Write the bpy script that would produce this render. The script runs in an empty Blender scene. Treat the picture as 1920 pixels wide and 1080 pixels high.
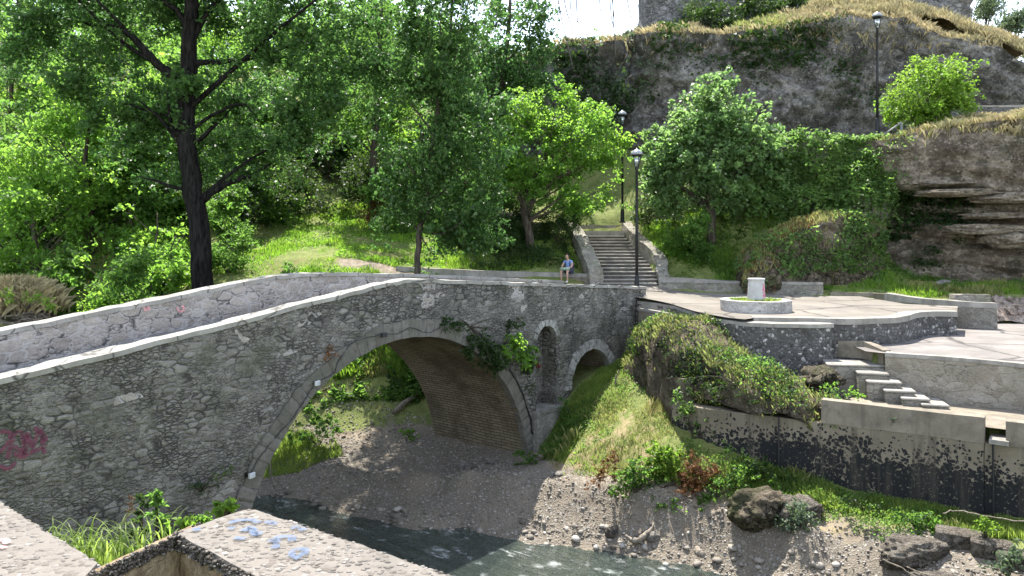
import bpy, bmesh, math, random
import numpy as np
from mathutils import Vector, Matrix, Euler

random.seed(7)
RNG = np.random.default_rng(11)
SC = bpy.context.scene
COL = SC.collection

# ------------------------------------------------------------------ camera, sky, sun, exposure
EYE = 8.3                      # height of the eye above the water
FPX, HOR = 1450.0, 450.0       # focal length and horizon in pixels of a 1920 wide frame
cam_d = bpy.data.cameras.new('camera')
cam_d.sensor_width = 36.0
cam_d.lens = 36.0 * FPX / 1920.0
cam_d.shift_y = -(540.0 - HOR) / 1920.0
cam_d.clip_start = 0.1
cam_d.clip_end = 2000.0
cam = bpy.data.objects.new('camera', cam_d)
COL.objects.link(cam)
cam.location = (0, 0, EYE)
cam.rotation_euler = (math.radians(90), 0, 0)
SC.camera = cam

SUN_DIR = Vector((-0.06, 0.48, 1.0)).normalized()
world = bpy.data.worlds.new('World')
SC.world = world
world.use_nodes = True
wn = world.node_tree
for n in list(wn.nodes):
    wn.nodes.remove(n)
sky = wn.nodes.new('ShaderNodeTexSky')
sky.sky_type = 'NISHITA'
sky.sun_disc = False
sky.sun_elevation = math.asin(SUN_DIR.z)
sky.sun_rotation = math.atan2(SUN_DIR.x, SUN_DIR.y)
sky.air_density = 1.0
sky.altitude = 3000.0
sky.dust_density = 0.0
sky.ozone_density = 1.6
bg = wn.nodes.new('ShaderNodeBackground')
bg.inputs['Strength'].default_value = 0.15
wo = wn.nodes.new('ShaderNodeOutputWorld')
hs = wn.nodes.new('ShaderNodeHueSaturation')
hs.inputs['Saturation'].default_value = 0.5      # sky colour desaturated so that the shade comes out neutral
wn.links.new(sky.outputs[0], hs.inputs['Color'])
wn.links.new(hs.outputs[0], bg.inputs[0])
wn.links.new(bg.outputs[0], wo.inputs[0])

sun_d = bpy.data.lights.new('sun', 'SUN')
sun_d.energy = 2.75
sun_d.angle = math.radians(0.5)
sun_d.color = (1.0, 0.955, 0.88)
sun = bpy.data.objects.new('sun', sun_d)
COL.objects.link(sun)
sun.location = (0, 0, 60)
sun.rotation_euler = SUN_DIR.to_track_quat('Z', 'Y').to_euler()

SC.view_settings.view_transform = 'Standard'
SC.view_settings.look = 'None'
SC.view_settings.gamma = 1.0
SC.view_settings.exposure = 2.46
SC.view_settings.use_curve_mapping = False
SC.cycles.max_bounces = 9
SC.cycles.diffuse_bounces = 6
SC.cycles.transparent_max_bounces = 12
SC.cycles.caustics_reflective = False
SC.cycles.caustics_refractive = False

# ------------------------------------------------------------------ helpers
def W(px, py, Y):
    """world point seen at a pixel of the photograph, at the distance Y where the thing stands"""
    return Vector(((px - 960.0) / FPX * Y, Y, EYE - (py - HOR) / FPX * Y))

def WX(px, Y):
    return (px - 960.0) / FPX * Y

def _hash(ix, iy, iz, seed):
    h = (ix.astype(np.uint32) * np.uint32(374761393) + iy.astype(np.uint32) * np.uint32(668265263)
         + iz.astype(np.uint32) * np.uint32(2147483647) + np.uint32((seed * 974634777) & 0xffffffff))
    h = (h ^ (h >> np.uint32(13))) * np.uint32(1274126177)
    h = h ^ (h >> np.uint32(16))
    return (h & np.uint32(0xffffff)).astype(np.float64) / float(0xffffff)

def vnoise(x, y, z, seed=0):
    x, y, z = np.broadcast_arrays(np.asarray(x, float), np.asarray(y, float), np.asarray(z, float))
    fx, fy, fz = np.floor(x), np.floor(y), np.floor(z)
    ix, iy, iz = fx.astype(np.int64), fy.astype(np.int64), fz.astype(np.int64)
    u, v, w = x - fx, y - fy, z - fz
    u = u * u * (3 - 2 * u); v = v * v * (3 - 2 * v); w = w * w * (3 - 2 * w)
    def c(a, b, d):
        return _hash(ix + a, iy + b, iz + d, seed)
    x00 = c(0, 0, 0) * (1 - u) + c(1, 0, 0) * u
    x10 = c(0, 1, 0) * (1 - u) + c(1, 1, 0) * u
    x01 = c(0, 0, 1) * (1 - u) + c(1, 0, 1) * u
    x11 = c(0, 1, 1) * (1 - u) + c(1, 1, 1) * u
    return ((x00 * (1 - v) + x10 * v) * (1 - w) + (x01 * (1 - v) + x11 * v) * w) * 2 - 1

def fbm(x, y, z, oct=4, seed=0, gain=0.5):
    s, a, f = 0.0, 1.0, 1.0
    for k in range(oct):
        s = s + a * vnoise(np.asarray(x) * f + 17.3 * k, np.asarray(y) * f + 5.1 * k, np.asarray(z) * f - 9.7 * k, seed + k)
        a *= gain; f *= 2.03
    return s

def sstep(a, b, x):
    t = np.clip((np.asarray(x, float) - a) / (b - a), 0, 1)
    return t * t * (3 - 2 * t)

def link(o, parent=None):
    COL.objects.link(o)
    if parent is not None:
        o.parent = parent
    return o

def tag(o, label=None, cat=None, group=None, kind=None):
    if label: o['label'] = label
    if cat: o['category'] = cat
    if group: o['group'] = group
    if kind: o['kind'] = kind
    return o

def empty(name, loc=(0, 0, 0), rz=0.0, label=None, cat=None, group=None):
    o = bpy.data.objects.new(name, None)
    o.location = loc
    o.rotation_euler = (0, 0, rz)
    o.empty_display_size = 0.2
    link(o)
    return tag(o, label, cat, group)

def mesh_np(name, verts, faces, mat=None, parent=None, smooth=False, attrs=None, uv=None):
    """verts (N,3) array, faces either an (M,k) array or a list of index lists"""
    me = bpy.data.meshes.new(name)
    verts = np.asarray(verts, dtype=np.float32).reshape(-1, 3)
    if isinstance(faces, np.ndarray):
        m, k = faces.shape
        me.vertices.add(len(verts)); me.vertices.foreach_set('co', verts.ravel())
        me.loops.add(m * k); me.loops.foreach_set('vertex_index', faces.astype(np.int32).ravel())
        me.polygons.add(m)
        me.polygons.foreach_set('loop_start', np.arange(0, m * k, k, dtype=np.int32))
        me.polygons.foreach_set('loop_total', np.full(m, k, dtype=np.int32))
        me.update(calc_edges=True)
        me.validate()
    else:
        me.from_pydata([tuple(v) for v in verts.tolist()], [], [list(f) for f in faces])
        me.update()
    if smooth:
        me.polygons.foreach_set('use_smooth', np.ones(len(me.polygons), dtype=bool))
    if attrs:
        for an, av in attrs.items():
            a = me.attributes.new(an, 'FLOAT', 'POINT')
            a.data.foreach_set('value', np.asarray(av, dtype=np.float32))
    if uv is not None:
        ul = me.uv_layers.new(name='UVMap')
        vi = np.empty(len(me.loops), dtype=np.int32)
        me.loops.foreach_get('vertex_index', vi)
        ul.data.foreach_set('uv', np.asarray(uv, dtype=np.float32)[vi].ravel())
    if mat is not None:
        me.materials.append(mat)
    o = bpy.data.objects.new(name, me)
    return link(o, parent)

class MB:
    """collects vertices and faces for ONE mesh object"""
    def __init__(self):
        self.v, self.f, self.n = [], [], 0
    def add(self, v, f):
        v = np.asarray(v, float).reshape(-1, 3)
        self.v.append(v)
        self.f.extend([[i + self.n for i in q] for q in f])
        self.n += len(v)
    def box(self, lo, hi, jit=0.0):
        x0, y0, z0 = lo; x1, y1, z1 = hi
        v = np.array([(x0, y0, z0), (x1, y0, z0), (x1, y1, z0), (x0, y1, z0), (x0, y0, z1), (x1, y0, z1), (x1, y1, z1), (x0, y1, z1)], float)
        if jit: v = v + RNG.uniform(-jit, jit, v.shape)
        self.add(v, [(3, 2, 1, 0), (4, 5, 6, 7), (0, 1, 5, 4), (1, 2, 6, 5), (2, 3, 7, 6), (3, 0, 4, 7)])
    def hexa(self, b, t):
        """b, t: four bottom and four top corners, both counter-clockwise from above"""
        self.add(list(b) + list(t), [(3, 2, 1, 0), (4, 5, 6, 7), (0, 1, 5, 4), (1, 2, 6, 5), (2, 3, 7, 6), (3, 0, 4, 7)])
    def tube(self, pts, radii, n=8, cap=True):
        pts = np.asarray(pts, float)
        m = len(pts)
        radii = np.broadcast_to(np.asarray(radii, float), (m,))
        tan = np.gradient(pts, axis=0)
        tan /= np.linalg.norm(tan, axis=1)[:, None] + 1e-9
        ref = np.array([0.0, 0.0, 1.0]) if abs(tan[0, 2]) < 0.9 else np.array([1.0, 0.0, 0.0])
        a = np.cross(tan, ref); a /= np.linalg.norm(a, axis=1)[:, None] + 1e-9
        b = np.cross(tan, a)
        ang = np.linspace(0, 2 * math.pi, n, endpoint=False)
        ring = (a[:, None, :] * np.cos(ang)[None, :, None] + b[:, None, :] * np.sin(ang)[None, :, None]) * radii[:, None, None] + pts[:, None, :]
        f = []
        for i in range(m - 1):
            for k in range(n):
                k2 = (k + 1) % n
                f.append((i * n + k, i * n + k2, (i + 1) * n + k2, (i + 1) * n + k))
        if cap:
            f.append(tuple(range(n - 1, -1, -1)))
            f.append(tuple((m - 1) * n + k for k in range(n)))
        self.add(ring.reshape(-1, 3), f)
    def lathe(self, prof, n=24, center=(0, 0, 0), cap=True):
        """prof: (radius, z) pairs from bottom to top"""
        ang = np.linspace(0, 2 * math.pi, n, endpoint=False)
        v, f = [], []
        for r, z in prof:
            for a in ang:
                v.append((center[0] + r * math.cos(a), center[1] + r * math.sin(a), center[2] + z))
        for i in range(len(prof) - 1):
            for k in range(n):
                k2 = (k + 1) % n
                f.append((i * n + k, i * n + k2, (i + 1) * n + k2, (i + 1) * n + k))
        if cap:
            f.append(tuple(range(n - 1, -1, -1)))
            f.append(tuple((len(prof) - 1) * n + k for k in range(n)))
        self.add(v, f)
    def build(self, name, mat=None, parent=None, smooth=False, bevel=0.0):
        v = np.concatenate(self.v) if self.v else np.zeros((0, 3))
        o = mesh_np(name, v, self.f, mat, parent, smooth)
        if bevel:
            bm = bmesh.new(); bm.from_mesh(o.data)
            bmesh.ops.bevel(bm, geom=list(bm.edges), offset=bevel, segments=1, affect='EDGES', clamp_overlap=True)
            bm.to_mesh(o.data); bm.free()
        return o

def grid_faces(nu, nv, base=0):
    i, j = np.meshgrid(np.arange(nu - 1), np.arange(nv - 1), indexing='ij')
    a = (i * nv + j).ravel()
    return np.stack([a, a + nv, a + nv + 1, a + 1], axis=1) + base

def densify(pts, step):
    pts = np.asarray(pts, float)
    out = [pts[0]]
    for p, q in zip(pts[:-1], pts[1:]):
        n = max(1, int(math.ceil(np.linalg.norm((q - p)[:2]) / step)))
        for k in range(1, n + 1):
            out.append(p + (q - p) * k / n)
    return np.array(out)

def smooth_path(pts, n=6):
    """Catmull-Rom through the points"""
    P = np.asarray(pts, float)
    P = np.vstack([2 * P[0] - P[1], P, 2 * P[-1] - P[-2]])
    out = []
    for i in range(1, len(P) - 2):
        for k in range(n):
            t = k / n
            out.append(0.5 * ((2 * P[i]) + (-P[i - 1] + P[i + 1]) * t + (2 * P[i - 1] - 5 * P[i] + 4 * P[i + 1] - P[i + 2]) * t * t
                              + (-P[i - 1] + 3 * P[i] - 3 * P[i + 1] + P[i + 2]) * t ** 3))
    out.append(P[-2])
    return np.array(out)

def wall_arrays(path, zbot, thick, step=0.3, vstep=0.3, jit=0.012, seed=3, side=1.0):
    """path: (x, y, ztop) points of the FRONT face; the body lies on the given side (left of travel = +1)"""
    P = densify(path, step)
    zb = np.interp(np.linspace(0, 1, len(P)), np.linspace(0, 1, len(np.atleast_1d(zbot))), np.atleast_1d(zbot)) if np.size(zbot) > 1 else np.full(len(P), float(np.atleast_1d(zbot)[0]))
    T = np.gradient(P[:, :2], axis=0); T /= np.linalg.norm(T, axis=1)[:, None] + 1e-9
    Nn = np.stack([-T[:, 1], T[:, 0]], 1) * side
    hmax = float(np.max(P[:, 2] - zb))
    nv = max(2, int(math.ceil(hmax / vstep)) + 1)
    nt_ = max(2, int(math.ceil(thick / vstep)) + 1)
    # cross-section ring: front bottom->top, top front->back, back top->bottom
    rows = []
    for k in range(nv):
        rows.append((0.0, k / (nv - 1)))
    for k in range(1, nt_):
        rows.append((thick * k / (nt_ - 1), 1.0))
    for k in range(nv - 2, -1, -1):
        rows.append((thick, k / (nv - 1)))
    nr = len(rows)
    V = np.zeros((len(P), nr, 3))
    for r, (off, h) in enumerate(rows):
        V[:, r, :2] = P[:, :2] + Nn * off
        V[:, r, 2] = zb + (P[:, 2] - zb) * h
    if jit:
        j = np.stack([vnoise(V[..., 0] * 2.3, V[..., 1] * 2.3, V[..., 2] * 2.3, seed + i) for i in range(3)], -1) * jit
        j += np.stack([vnoise(V[..., 0] * .6, V[..., 1] * .6, V[..., 2] * .6, seed + 9 + i) for i in range(3)], -1) * jit
        V = V + j
    v = V.reshape(-1, 3)
    f = [tuple(q) for q in (grid_faces(len(P), nr) if side < 0 else grid_faces(len(P), nr)[:, ::-1])]
    # end caps and the underside stay simple n-gons
    f.append(tuple(range(nr)) if side > 0 else tuple(range(nr - 1, -1, -1)))
    b = (len(P) - 1) * nr
    f.append(tuple(b + k for k in range(nr - 1, -1, -1)) if side > 0 else tuple(b + k for k in range(nr)))
    return v, f

def wall(name, path, zbot, thick, mat, parent=None, side=1.0, smooth=False, **kw):
    v, f = wall_arrays(path, zbot, thick, side=side, **kw)
    o = mesh_np(name, v, f, mat, parent, smooth)
    bm = bmesh.new(); bm.from_mesh(o.data)
    bmesh.ops.recalc_face_normals(bm, faces=bm.faces)
    bm.to_mesh(o.data); bm.free()
    return o

# ------------------------------------------------------------------ node helpers and materials
class NT:
    def __init__(self, name):
        self.m = bpy.data.materials.new(name)
        self.m.use_nodes = True
        self.t = self.m.node_tree
        for n in list(self.t.nodes): self.t.nodes.remove(n)
        self.out = self.t.nodes.new('ShaderNodeOutputMaterial')
    def n(self, typ, ins=None, **props):
        nd = self.t.nodes.new('ShaderNode' + typ)
        for k, v in props.items(): setattr(nd, k, v)
        for k, v in (ins or {}).items(): self.put(nd.inputs[k], v)
        return nd
    def put(self, sock, v):
        if isinstance(v, bpy.types.NodeSocket): self.t.links.new(v, sock)
        elif isinstance(v, bpy.types.Node): self.t.links.new(v.outputs[0], sock)
        else:
            if sock.type == 'RGBA' and len(v) == 3: v = (*v, 1.0)
            sock.default_value = v
    def co(self, which='Object'):
        return self.n('TexCoord').outputs[which]
    def mapv(self, vec, scale=(1, 1, 1), loc=(0, 0, 0), rot=(0, 0, 0)):
        return self.n('Mapping', {'Vector': vec, 'Scale': scale, 'Location': loc, 'Rotation': rot}).outputs[0]
    def noise(self, vec, scale, detail=4.0, rough=0.55, out=0, dist=0.0):
        return self.n('TexNoise', {'Vector': vec, 'Scale': scale, 'Detail': detail, 'Roughness': rough, 'Distortion': dist}).outputs[out]
    def vor(self, vec, scale, feature='F1', rnd=1.0, out='Distance', smooth=None):
        nd = self.n('TexVoronoi', feature=feature)
        self.put(nd.inputs['Vector'], vec); self.put(nd.inputs['Scale'], scale); self.put(nd.inputs['Randomness'], rnd)
        return nd.outputs[out]
    def math(self, op, a, b=0.0, c=None, clamp=False):
        nd = self.n('Math', operation=op, use_clamp=clamp)
        self.put(nd.inputs[0], a); self.put(nd.inputs[1], b)
        if c is not None: self.put(nd.inputs[2], c)
        return nd.outputs[0]
    def ss(self, a, b, x, lo=0.0, hi=1.0):
        nd = self.n('MapRange', {'Value': x, 'From Min': a, 'From Max': b, 'To Min': lo, 'To Max': hi}, interpolation_type='SMOOTHSTEP')
        return nd.outputs[0]
    def mix(self, f, a, b, blend='MIX'):
        nd = self.n('Mix', data_type='RGBA', blend_type=blend)
        self.put(nd.inputs[0], f); self.put(nd.inputs[6], a); self.put(nd.inputs[7], b)
        return nd.outputs[2]
    def ramp(self, f, stops, interp='LINEAR'):
        nd = self.n('ValToRGB')
        cr = nd.color_ramp; cr.interpolation = interp
        while len(cr.elements) < len(stops): cr.elements.new(0.5)
        for e, (p, c) in zip(cr.elements, stops):
            e.position = p; e.color = (*c, 1.0) if len(c) == 3 else c
        self.put(nd.inputs[0], f)
        return nd.outputs[0]
    def bump(self, h, strength=0.6, dist=0.05, normal=None):
        nd = self.n('Bump', {'Height': h, 'Strength': strength, 'Distance': dist})
        if normal is not None: self.put(nd.inputs['Normal'], normal)
        return nd.outputs[0]
    def attr(self, name, out='Fac'):
        nd = self.n('Attribute'); nd.attribute_name = name
        return nd.outputs[out]
    def sepz(self, vec, k=2):
        return self.n('SeparateXYZ', {'Vector': vec}).outputs[k]
    def vadd(self, a, b, op='ADD'):
        nd = self.n('VectorMath', operation=op)
        self.put(nd.inputs[0], a); self.put(nd.inputs[1], b)
        return nd.outputs[0]
    def warp(self, vec, amount, scale):
        nz = self.noise(vec, scale, 3.0, out=1)
        c = self.vadd(nz, (0.5, 0.5, 0.5), 'SUBTRACT')
        nd = self.n('VectorMath', operation='SCALE'); self.put(nd.inputs[0], c); self.put(nd.inputs['Scale'], amount)
        return self.vadd(vec, nd.outputs[0])
    def bsdf(self, color, rough=0.85, normal=None, spec=0.3, metal=0.0, **kw):
        nd = self.n('BsdfPrincipled')
        self.put(nd.inputs['Base Color'], color); self.put(nd.inputs['Roughness'], rough)
        nd.inputs['Specular IOR Level'].default_value = spec
        nd.inputs['Metallic'].default_value = metal
        if normal is not None: self.put(nd.inputs['Normal'], normal)
        for k, v in kw.items(): self.put(nd.inputs[k], v)
        return nd.outputs[0]
    def done(self, shader, disp=None):
        self.t.links.new(shader, self.out.inputs['Surface'])
        if disp is not None:
            self.t.links.new(disp, self.out.inputs['Displacement'])
        return self.m

def mat_plain(name, col, rough=0.6, metal=0.0, var=0.15, scale=6.0, spec=0.4, bump=0.0):
    t = NT(name)
    c = t.co()
    nz = t.noise(c, scale, 5.0)
    k = t.ss(0.3, 0.7, nz)
    colr = t.mix(k, tuple(x * (1 - var) for x in col), tuple(min(1, x * (1 + var)) for x in col))
    nrm = t.bump(t.noise(c, scale * 8, 3.0), bump, 0.02) if bump else None
    return t.done(t.bsdf(colr, rough, nrm, spec, metal))

def mat_rubble(name, cols, joint=(0.035, 0.033, 0.03), sx=2.6, sz=4.4, gap=0.06, gapamt=0.8, rnd=0.85, moss=None, stain=(0.09, 0.085, 0.075), stain_amt=0.5,
               bump=0.9, warp=0.16, mortar=None, disp=0.0, pit=0.5, small=1.0, blocky=False):
    """irregular rubble masonry: stones of different tone, dark open joints, lichen and stains"""
    t = NT(name)
    c0 = t.co()
    c = t.mapv(c0, (sx, sx, sz))
    c = t.warp(c, warp * 3, 1.1)
    c = t.warp(c, warp, 4.0)
    if blocky:
        def vb(feat, out):
            nd = t.n('TexVoronoi', {'Vector': c, 'Scale': 1.0, 'Randomness': rnd}, feature=feat, distance='MINKOWSKI')
            nd.inputs['Exponent'].default_value = 3.5
            return nd.outputs[out]
        edge = t.math('MULTIPLY', t.math('SUBTRACT', vb('F2', 'Distance'), vb('F1', 'Distance')), .62)
        cell = vb('F1', 'Color')
    else:
        edge = t.vor(c, 1.0, 'DISTANCE_TO_EDGE', rnd)
        cell = t.vor(c, 1.0, 'F1', rnd, 'Color')
    tone = t.n('SeparateColor', {'Color': cell}).outputs[0]
    c2 = t.warp(c, .3, 2.0)
    edge2 = t.vor(c2, 2.1, 'DISTANCE_TO_EDGE', 1.0)
    tone2 = t.n('SeparateColor', {'Color': t.vor(c2, 2.1, 'F1', 1.0, 'Color')}).outputs[0]
    pick = t.ss(.46, .54, t.noise(c0, 1.3, 4.0, .6))
    pick = t.math('MULTIPLY', pick, small)
    mf = t.n('Mix', {0: pick}); t.put(mf.inputs[2], edge); t.put(mf.inputs[3], edge2); edge = mf.outputs[0]
    mf = t.n('Mix', {0: pick}); t.put(mf.inputs[2], tone); t.put(mf.inputs[3], tone2); tone = mf.outputs[0]
    base = t.ramp(tone, [(0.0, cols[0]), (0.35, cols[1]), (0.7, cols[2]), (1.0, cols[3])])
    fine = t.noise(c0, 14.0, 6.0, 0.65)
    base = t.mix(t.ss(0.35, 0.7, fine), t.mix(0.5, base, (0.5, 0.5, 0.5), 'MULTIPLY'), base)
    grit = t.noise(c0, 60.0, 3.0, 0.7)
    base = t.mix(t.ss(0.45, 0.75, grit, 0.0, 0.55), base, tuple(min(1, x * 1.7) for x in cols[3]))
    wear = t.noise(t.mapv(c0, (1, 1, 2.2)), 7.0, 6.0, 0.75)
    base = t.mix(t.ss(0.55, 0.68, wear, 0.0, 0.7), base, joint)
    base = t.mix(t.ss(0.42, 0.3, wear, 0.0, 0.5), base, tuple(min(1, x * 1.35) for x in cols[3]))
    big = t.noise(c0, 0.55, 5.0, 0.6)
    base = t.mix(t.ss(0.45, 0.68, big, 0.0, stain_amt), base, stain)
    if moss is not None:
        mz = t.noise(t.mapv(c0, (1, 1, 1), (7, 3, 2)), 0.9, 6.0, 0.65)
        base = t.mix(t.ss(0.5, 0.7, mz, 0.0, moss[3]), base, moss[:3])
    # joints: mostly mortar, in places raked out and black
    gn = t.noise(t.mapv(c0, (1, 1, 1), (3, 9, 4)), 1.6, 4.0, 0.6)
    wide = t.ss(0.38, 0.62, gn, gap * 0.25, gap)
    jm = t.math('SUBTRACT', 1.0, t.ss(0.0, 1.0, t.math('DIVIDE', edge, wide)))
    jamt = t.ss(0.38, 0.6, gn, gapamt * 0.25, gapamt)
    jm2 = t.math('MULTIPLY', jm, jamt)
    if mortar is not None:
        mm = t.math('SUBTRACT', 1.0, t.ss(0.02, gap * 1.6, edge))
        base = t.mix(t.math('MULTIPLY', mm, 0.75), base, mortar)
    col = t.mix(jm2, base, joint)
    pn = t.vor(c0, 22.0, 'F1', 1.0)
    h = t.math('ADD', t.math('MULTIPLY', t.ss(0.0, gap * 1.8, edge), 1.0), t.math('MULTIPLY', fine, 0.7))
    h = t.math('ADD', h, t.math('MULTIPLY', tone, 0.4))
    h = t.math('ADD', h, t.math('MULTIPLY', wear, -1.2))
    h = t.math('ADD', h, t.math('MULTIPLY', t.ss(0.0, 0.35, pn), 0.25 * pit))
    nrm = t.bump(h, bump, 0.045)
    return t.done(t.bsdf(col, 0.9, nrm, 0.2))

def mat_concrete(name, c1, c2, scale=1.2, bump=0.25, cracks=0.0, joints=None, blotch=None, streak=0.0):
    t = NT(name)
    c = t.co()
    big = t.noise(c, scale, 6.0, 0.62)
    fine = t.noise(c, 35.0, 4.0, 0.7)
    col = t.mix(t.ss(0.32, 0.68, big), c1, c2)
    col = t.mix(t.ss(0.5, 0.72, fine, 0.0, 0.35), col, tuple(x * 0.55 for x in c1))
    if blotch is not None:
        bz = t.noise(t.mapv(c, (1, 1, 1), (5, 2, 8)), blotch[3], 5.0, 0.6)
        col = t.mix(t.ss(0.52, 0.66, bz, 0.0, blotch[4]), col, blotch[:3])
    if cracks:
        e = t.vor(t.warp(c, 0.25, 2.0), cracks, 'DISTANCE_TO_EDGE', 1.0)
        col = t.mix(t.math('SUBTRACT', 1.0, t.ss(0.0, 0.03, e), clamp=True), col, tuple(x * 0.35 for x in c1))
    if streak:
        sv = t.noise(t.mapv(c, (3.2, 3.2, .16)), 1.0, 5.0, .65)
        col = t.mix(t.ss(.5, .68, sv, 0, streak), col, tuple(x * .4 for x in c1))
    mid = t.noise(c, 5.5, 6.0, .7)
    col = t.mix(t.ss(.54, .68, mid, 0, .45), col, tuple(x * .6 for x in c1))
    if joints:
        bt = t.n('TexBrick', {'Vector': t.mapv(t.warp(c, .04, 2.0), (1, 1, 1), rot=(0, 0, joints[1])), 'Color1': (1, 1, 1), 'Color2': (.86, .86, .86), 'Mortar': (.45, .43, .4), 'Scale': 1.0, 'Mortar Size': .012, 'Mortar Smooth': .6, 'Bias': 0.0, 'Brick Width': joints[0], 'Row Height': joints[0] * .8})
        col = t.mix(.4, col, t.mix(1.0, col, bt.outputs[0], 'MULTIPLY'))
    h = t.math('ADD', t.math('MULTIPLY', fine, 0.6), big)
    return t.done(t.bsdf(col, 0.88, t.bump(h, bump, 0.03), 0.25))

def mat_cobble(name, cols, mortar, scale=9.0, bump=1.0, cover=0.25, bright=0.0, squash=(1, 1, 1)):
    """rounded river pebbles set in mortar"""
    t = NT(name)
    c0 = t.co()
    c = t.mapv(t.warp(c0, 0.05, 5.0), squash)
    d = t.vor(c, scale, 'F1', 0.85)
    e = t.vor(c, scale, 'DISTANCE_TO_EDGE', 0.85)
    cell = t.n('SeparateColor', {'Color': t.vor(c, scale, 'F1', 0.85, 'Color')})
    base = t.ramp(cell.outputs[0], [(0.0, cols[0]), (0.4, cols[1]), (0.8, cols[2]), (1.0, cols[3])])
    fine = t.noise(c0, 50.0, 4.0, 0.6)
    base = t.mix(t.ss(0.4, 0.7, fine, 0.0, 0.35), base, tuple(x * 0.5 for x in cols[0]))
    big = t.noise(c0, 1.1, 5.0, 0.6)
    m = t.ss(0.02, 0.12, e)
    m = t.math('MULTIPLY', m, t.ss(cover, cover + .1, cell.outputs[1], 0.12, 1.0))
    col = t.mix(m, mortar, base)
    col = t.mix(t.ss(0.45, 0.7, big, 0.0, 0.35), col, tuple(x * 0.45 for x in mortar))
    h = t.math('MULTIPLY', t.math('SUBTRACT', 1.0, t.math('MULTIPLY', t.math('POWER', d, 2.0), 2.0), clamp=True), m)
    h = t.math('ADD', h, t.math('MULTIPLY', fine, 0.15))
    return t.done(t.bsdf(col, 0.8, t.bump(h, bump, 0.04), 0.3))

def mat_rock(name, c1, c2, c3, strata=0.0, scale=0.6, bump=1.0, moss=None, pebbles=True, dry=None, cracks=1.0):
    """conglomerate cliff: bedded, pebbly, stained"""
    t = NT(name)
    c0 = t.co()
    cw = t.warp(c0, 0.8, 0.7)
    big = t.noise(cw, scale, 7.0, 0.62)
    col = t.ramp(big, [(0.3, c1), (0.5, c2), (0.68, c3)])
    z = t.sepz(cw)
    if strata:
        sv = t.noise(t.mapv(cw, (0.12, 0.12, 1.9)), 1.5, 4.0, 0.6)
        col = t.mix(t.ss(0.42, 0.6, sv, 0.0, strata), col, c1)
        col = t.mix(t.ss(0.62, 0.72, sv, 0.0, strata), col, c3)
    fine = t.noise(c0, 9.0, 6.0, 0.7)
    col = t.mix(t.ss(0.45, 0.65, fine, 0.0, 0.5), col, tuple(x * 0.35 for x in c1))
    pd = t.vor(t.warp(c0, 0.1, 6.0), 8.0, 'F1', 1.0)
    pc = t.n('SeparateColor', {'Color': t.vor(t.warp(c0, 0.1, 6.0), 8.0, 'F1', 1.0, 'Color')}).outputs[0]
    pm = t.math('MULTIPLY', t.ss(0.5, 0.3, pd), t.ss(0.72, 0.85, pc))
    col = t.mix(t.math('MULTIPLY', pm, 0.45), col, tuple(min(1, x * 1.25) for x in c3))
    if moss is not None:
        mz = t.noise(t.mapv(c0, (1, 1, 1), (4, 8, 1)), 0.45, 6.0, 0.65)
        col = t.mix(t.ss(0.5, 0.63, mz, 0.0, moss[3]), col, moss[:3])
    ck = t.warp(t.mapv(c0, (1, 1, 1.5)), 1.1, .8)
    ck = t.warp(ck, .9, 2.2)
    e1 = t.vor(ck, .6, 'DISTANCE_TO_EDGE', 1.0); e2 = t.vor(t.warp(ck, .4, 3.0), 2.6, 'DISTANCE_TO_EDGE', 1.0)
    cell = t.n('SeparateColor', {'Color': t.vor(t.warp(ck, .4, 3.0), 2.6, 'F1', 1.0, 'Color')}).outputs[0]
    cgate = t.ss(.46, .6, t.noise(c0, .8, 4.0))
    crack = t.math('MAXIMUM', t.math('MULTIPLY', t.math('SUBTRACT', 1.0, t.ss(0.0, .05, e1)), t.ss(.5, .62, t.noise(c0, .6, 3.0))), t.math('MULTIPLY', t.math('SUBTRACT', 1.0, t.ss(0.0, .09, e2)), cgate))
    col = t.mix(t.math('MULTIPLY', crack, .6 * cracks), col, tuple(x * .3 for x in c1))
    col = t.mix(t.math('MULTIPLY', cell, .35), col, tuple(x * .6 for x in c1))
    rough = t.noise(c0, 3.2, 8.0, .72)
    md = t.noise(t.warp(c0, .3, 2.0), 2.2, 7.0, .7)
    col = t.mix(t.ss(.5, .64, md, 0, .6), col, tuple(x * .55 for x in c1))
    col = t.mix(t.ss(.47, .36, md, 0, .55), col, c3)
    h = t.math('ADD', t.math('MULTIPLY', big, 1.6), t.math('MULTIPLY', fine, 0.9))
    h = t.math('ADD', h, t.math('MULTIPLY', t.math('SUBTRACT', 1.0, pd), 0.25))
    h = t.math('ADD', h, t.math('MULTIPLY', rough, 1.3))
    h = t.math('ADD', h, t.math('ADD', t.math('MULTIPLY', crack, -.7 * cracks), t.math('MULTIPLY', cell, .35 * cracks)))
    return t.done(t.bsdf(col, 0.92, t.bump(h, bump, 0.12), 0.15))

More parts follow.
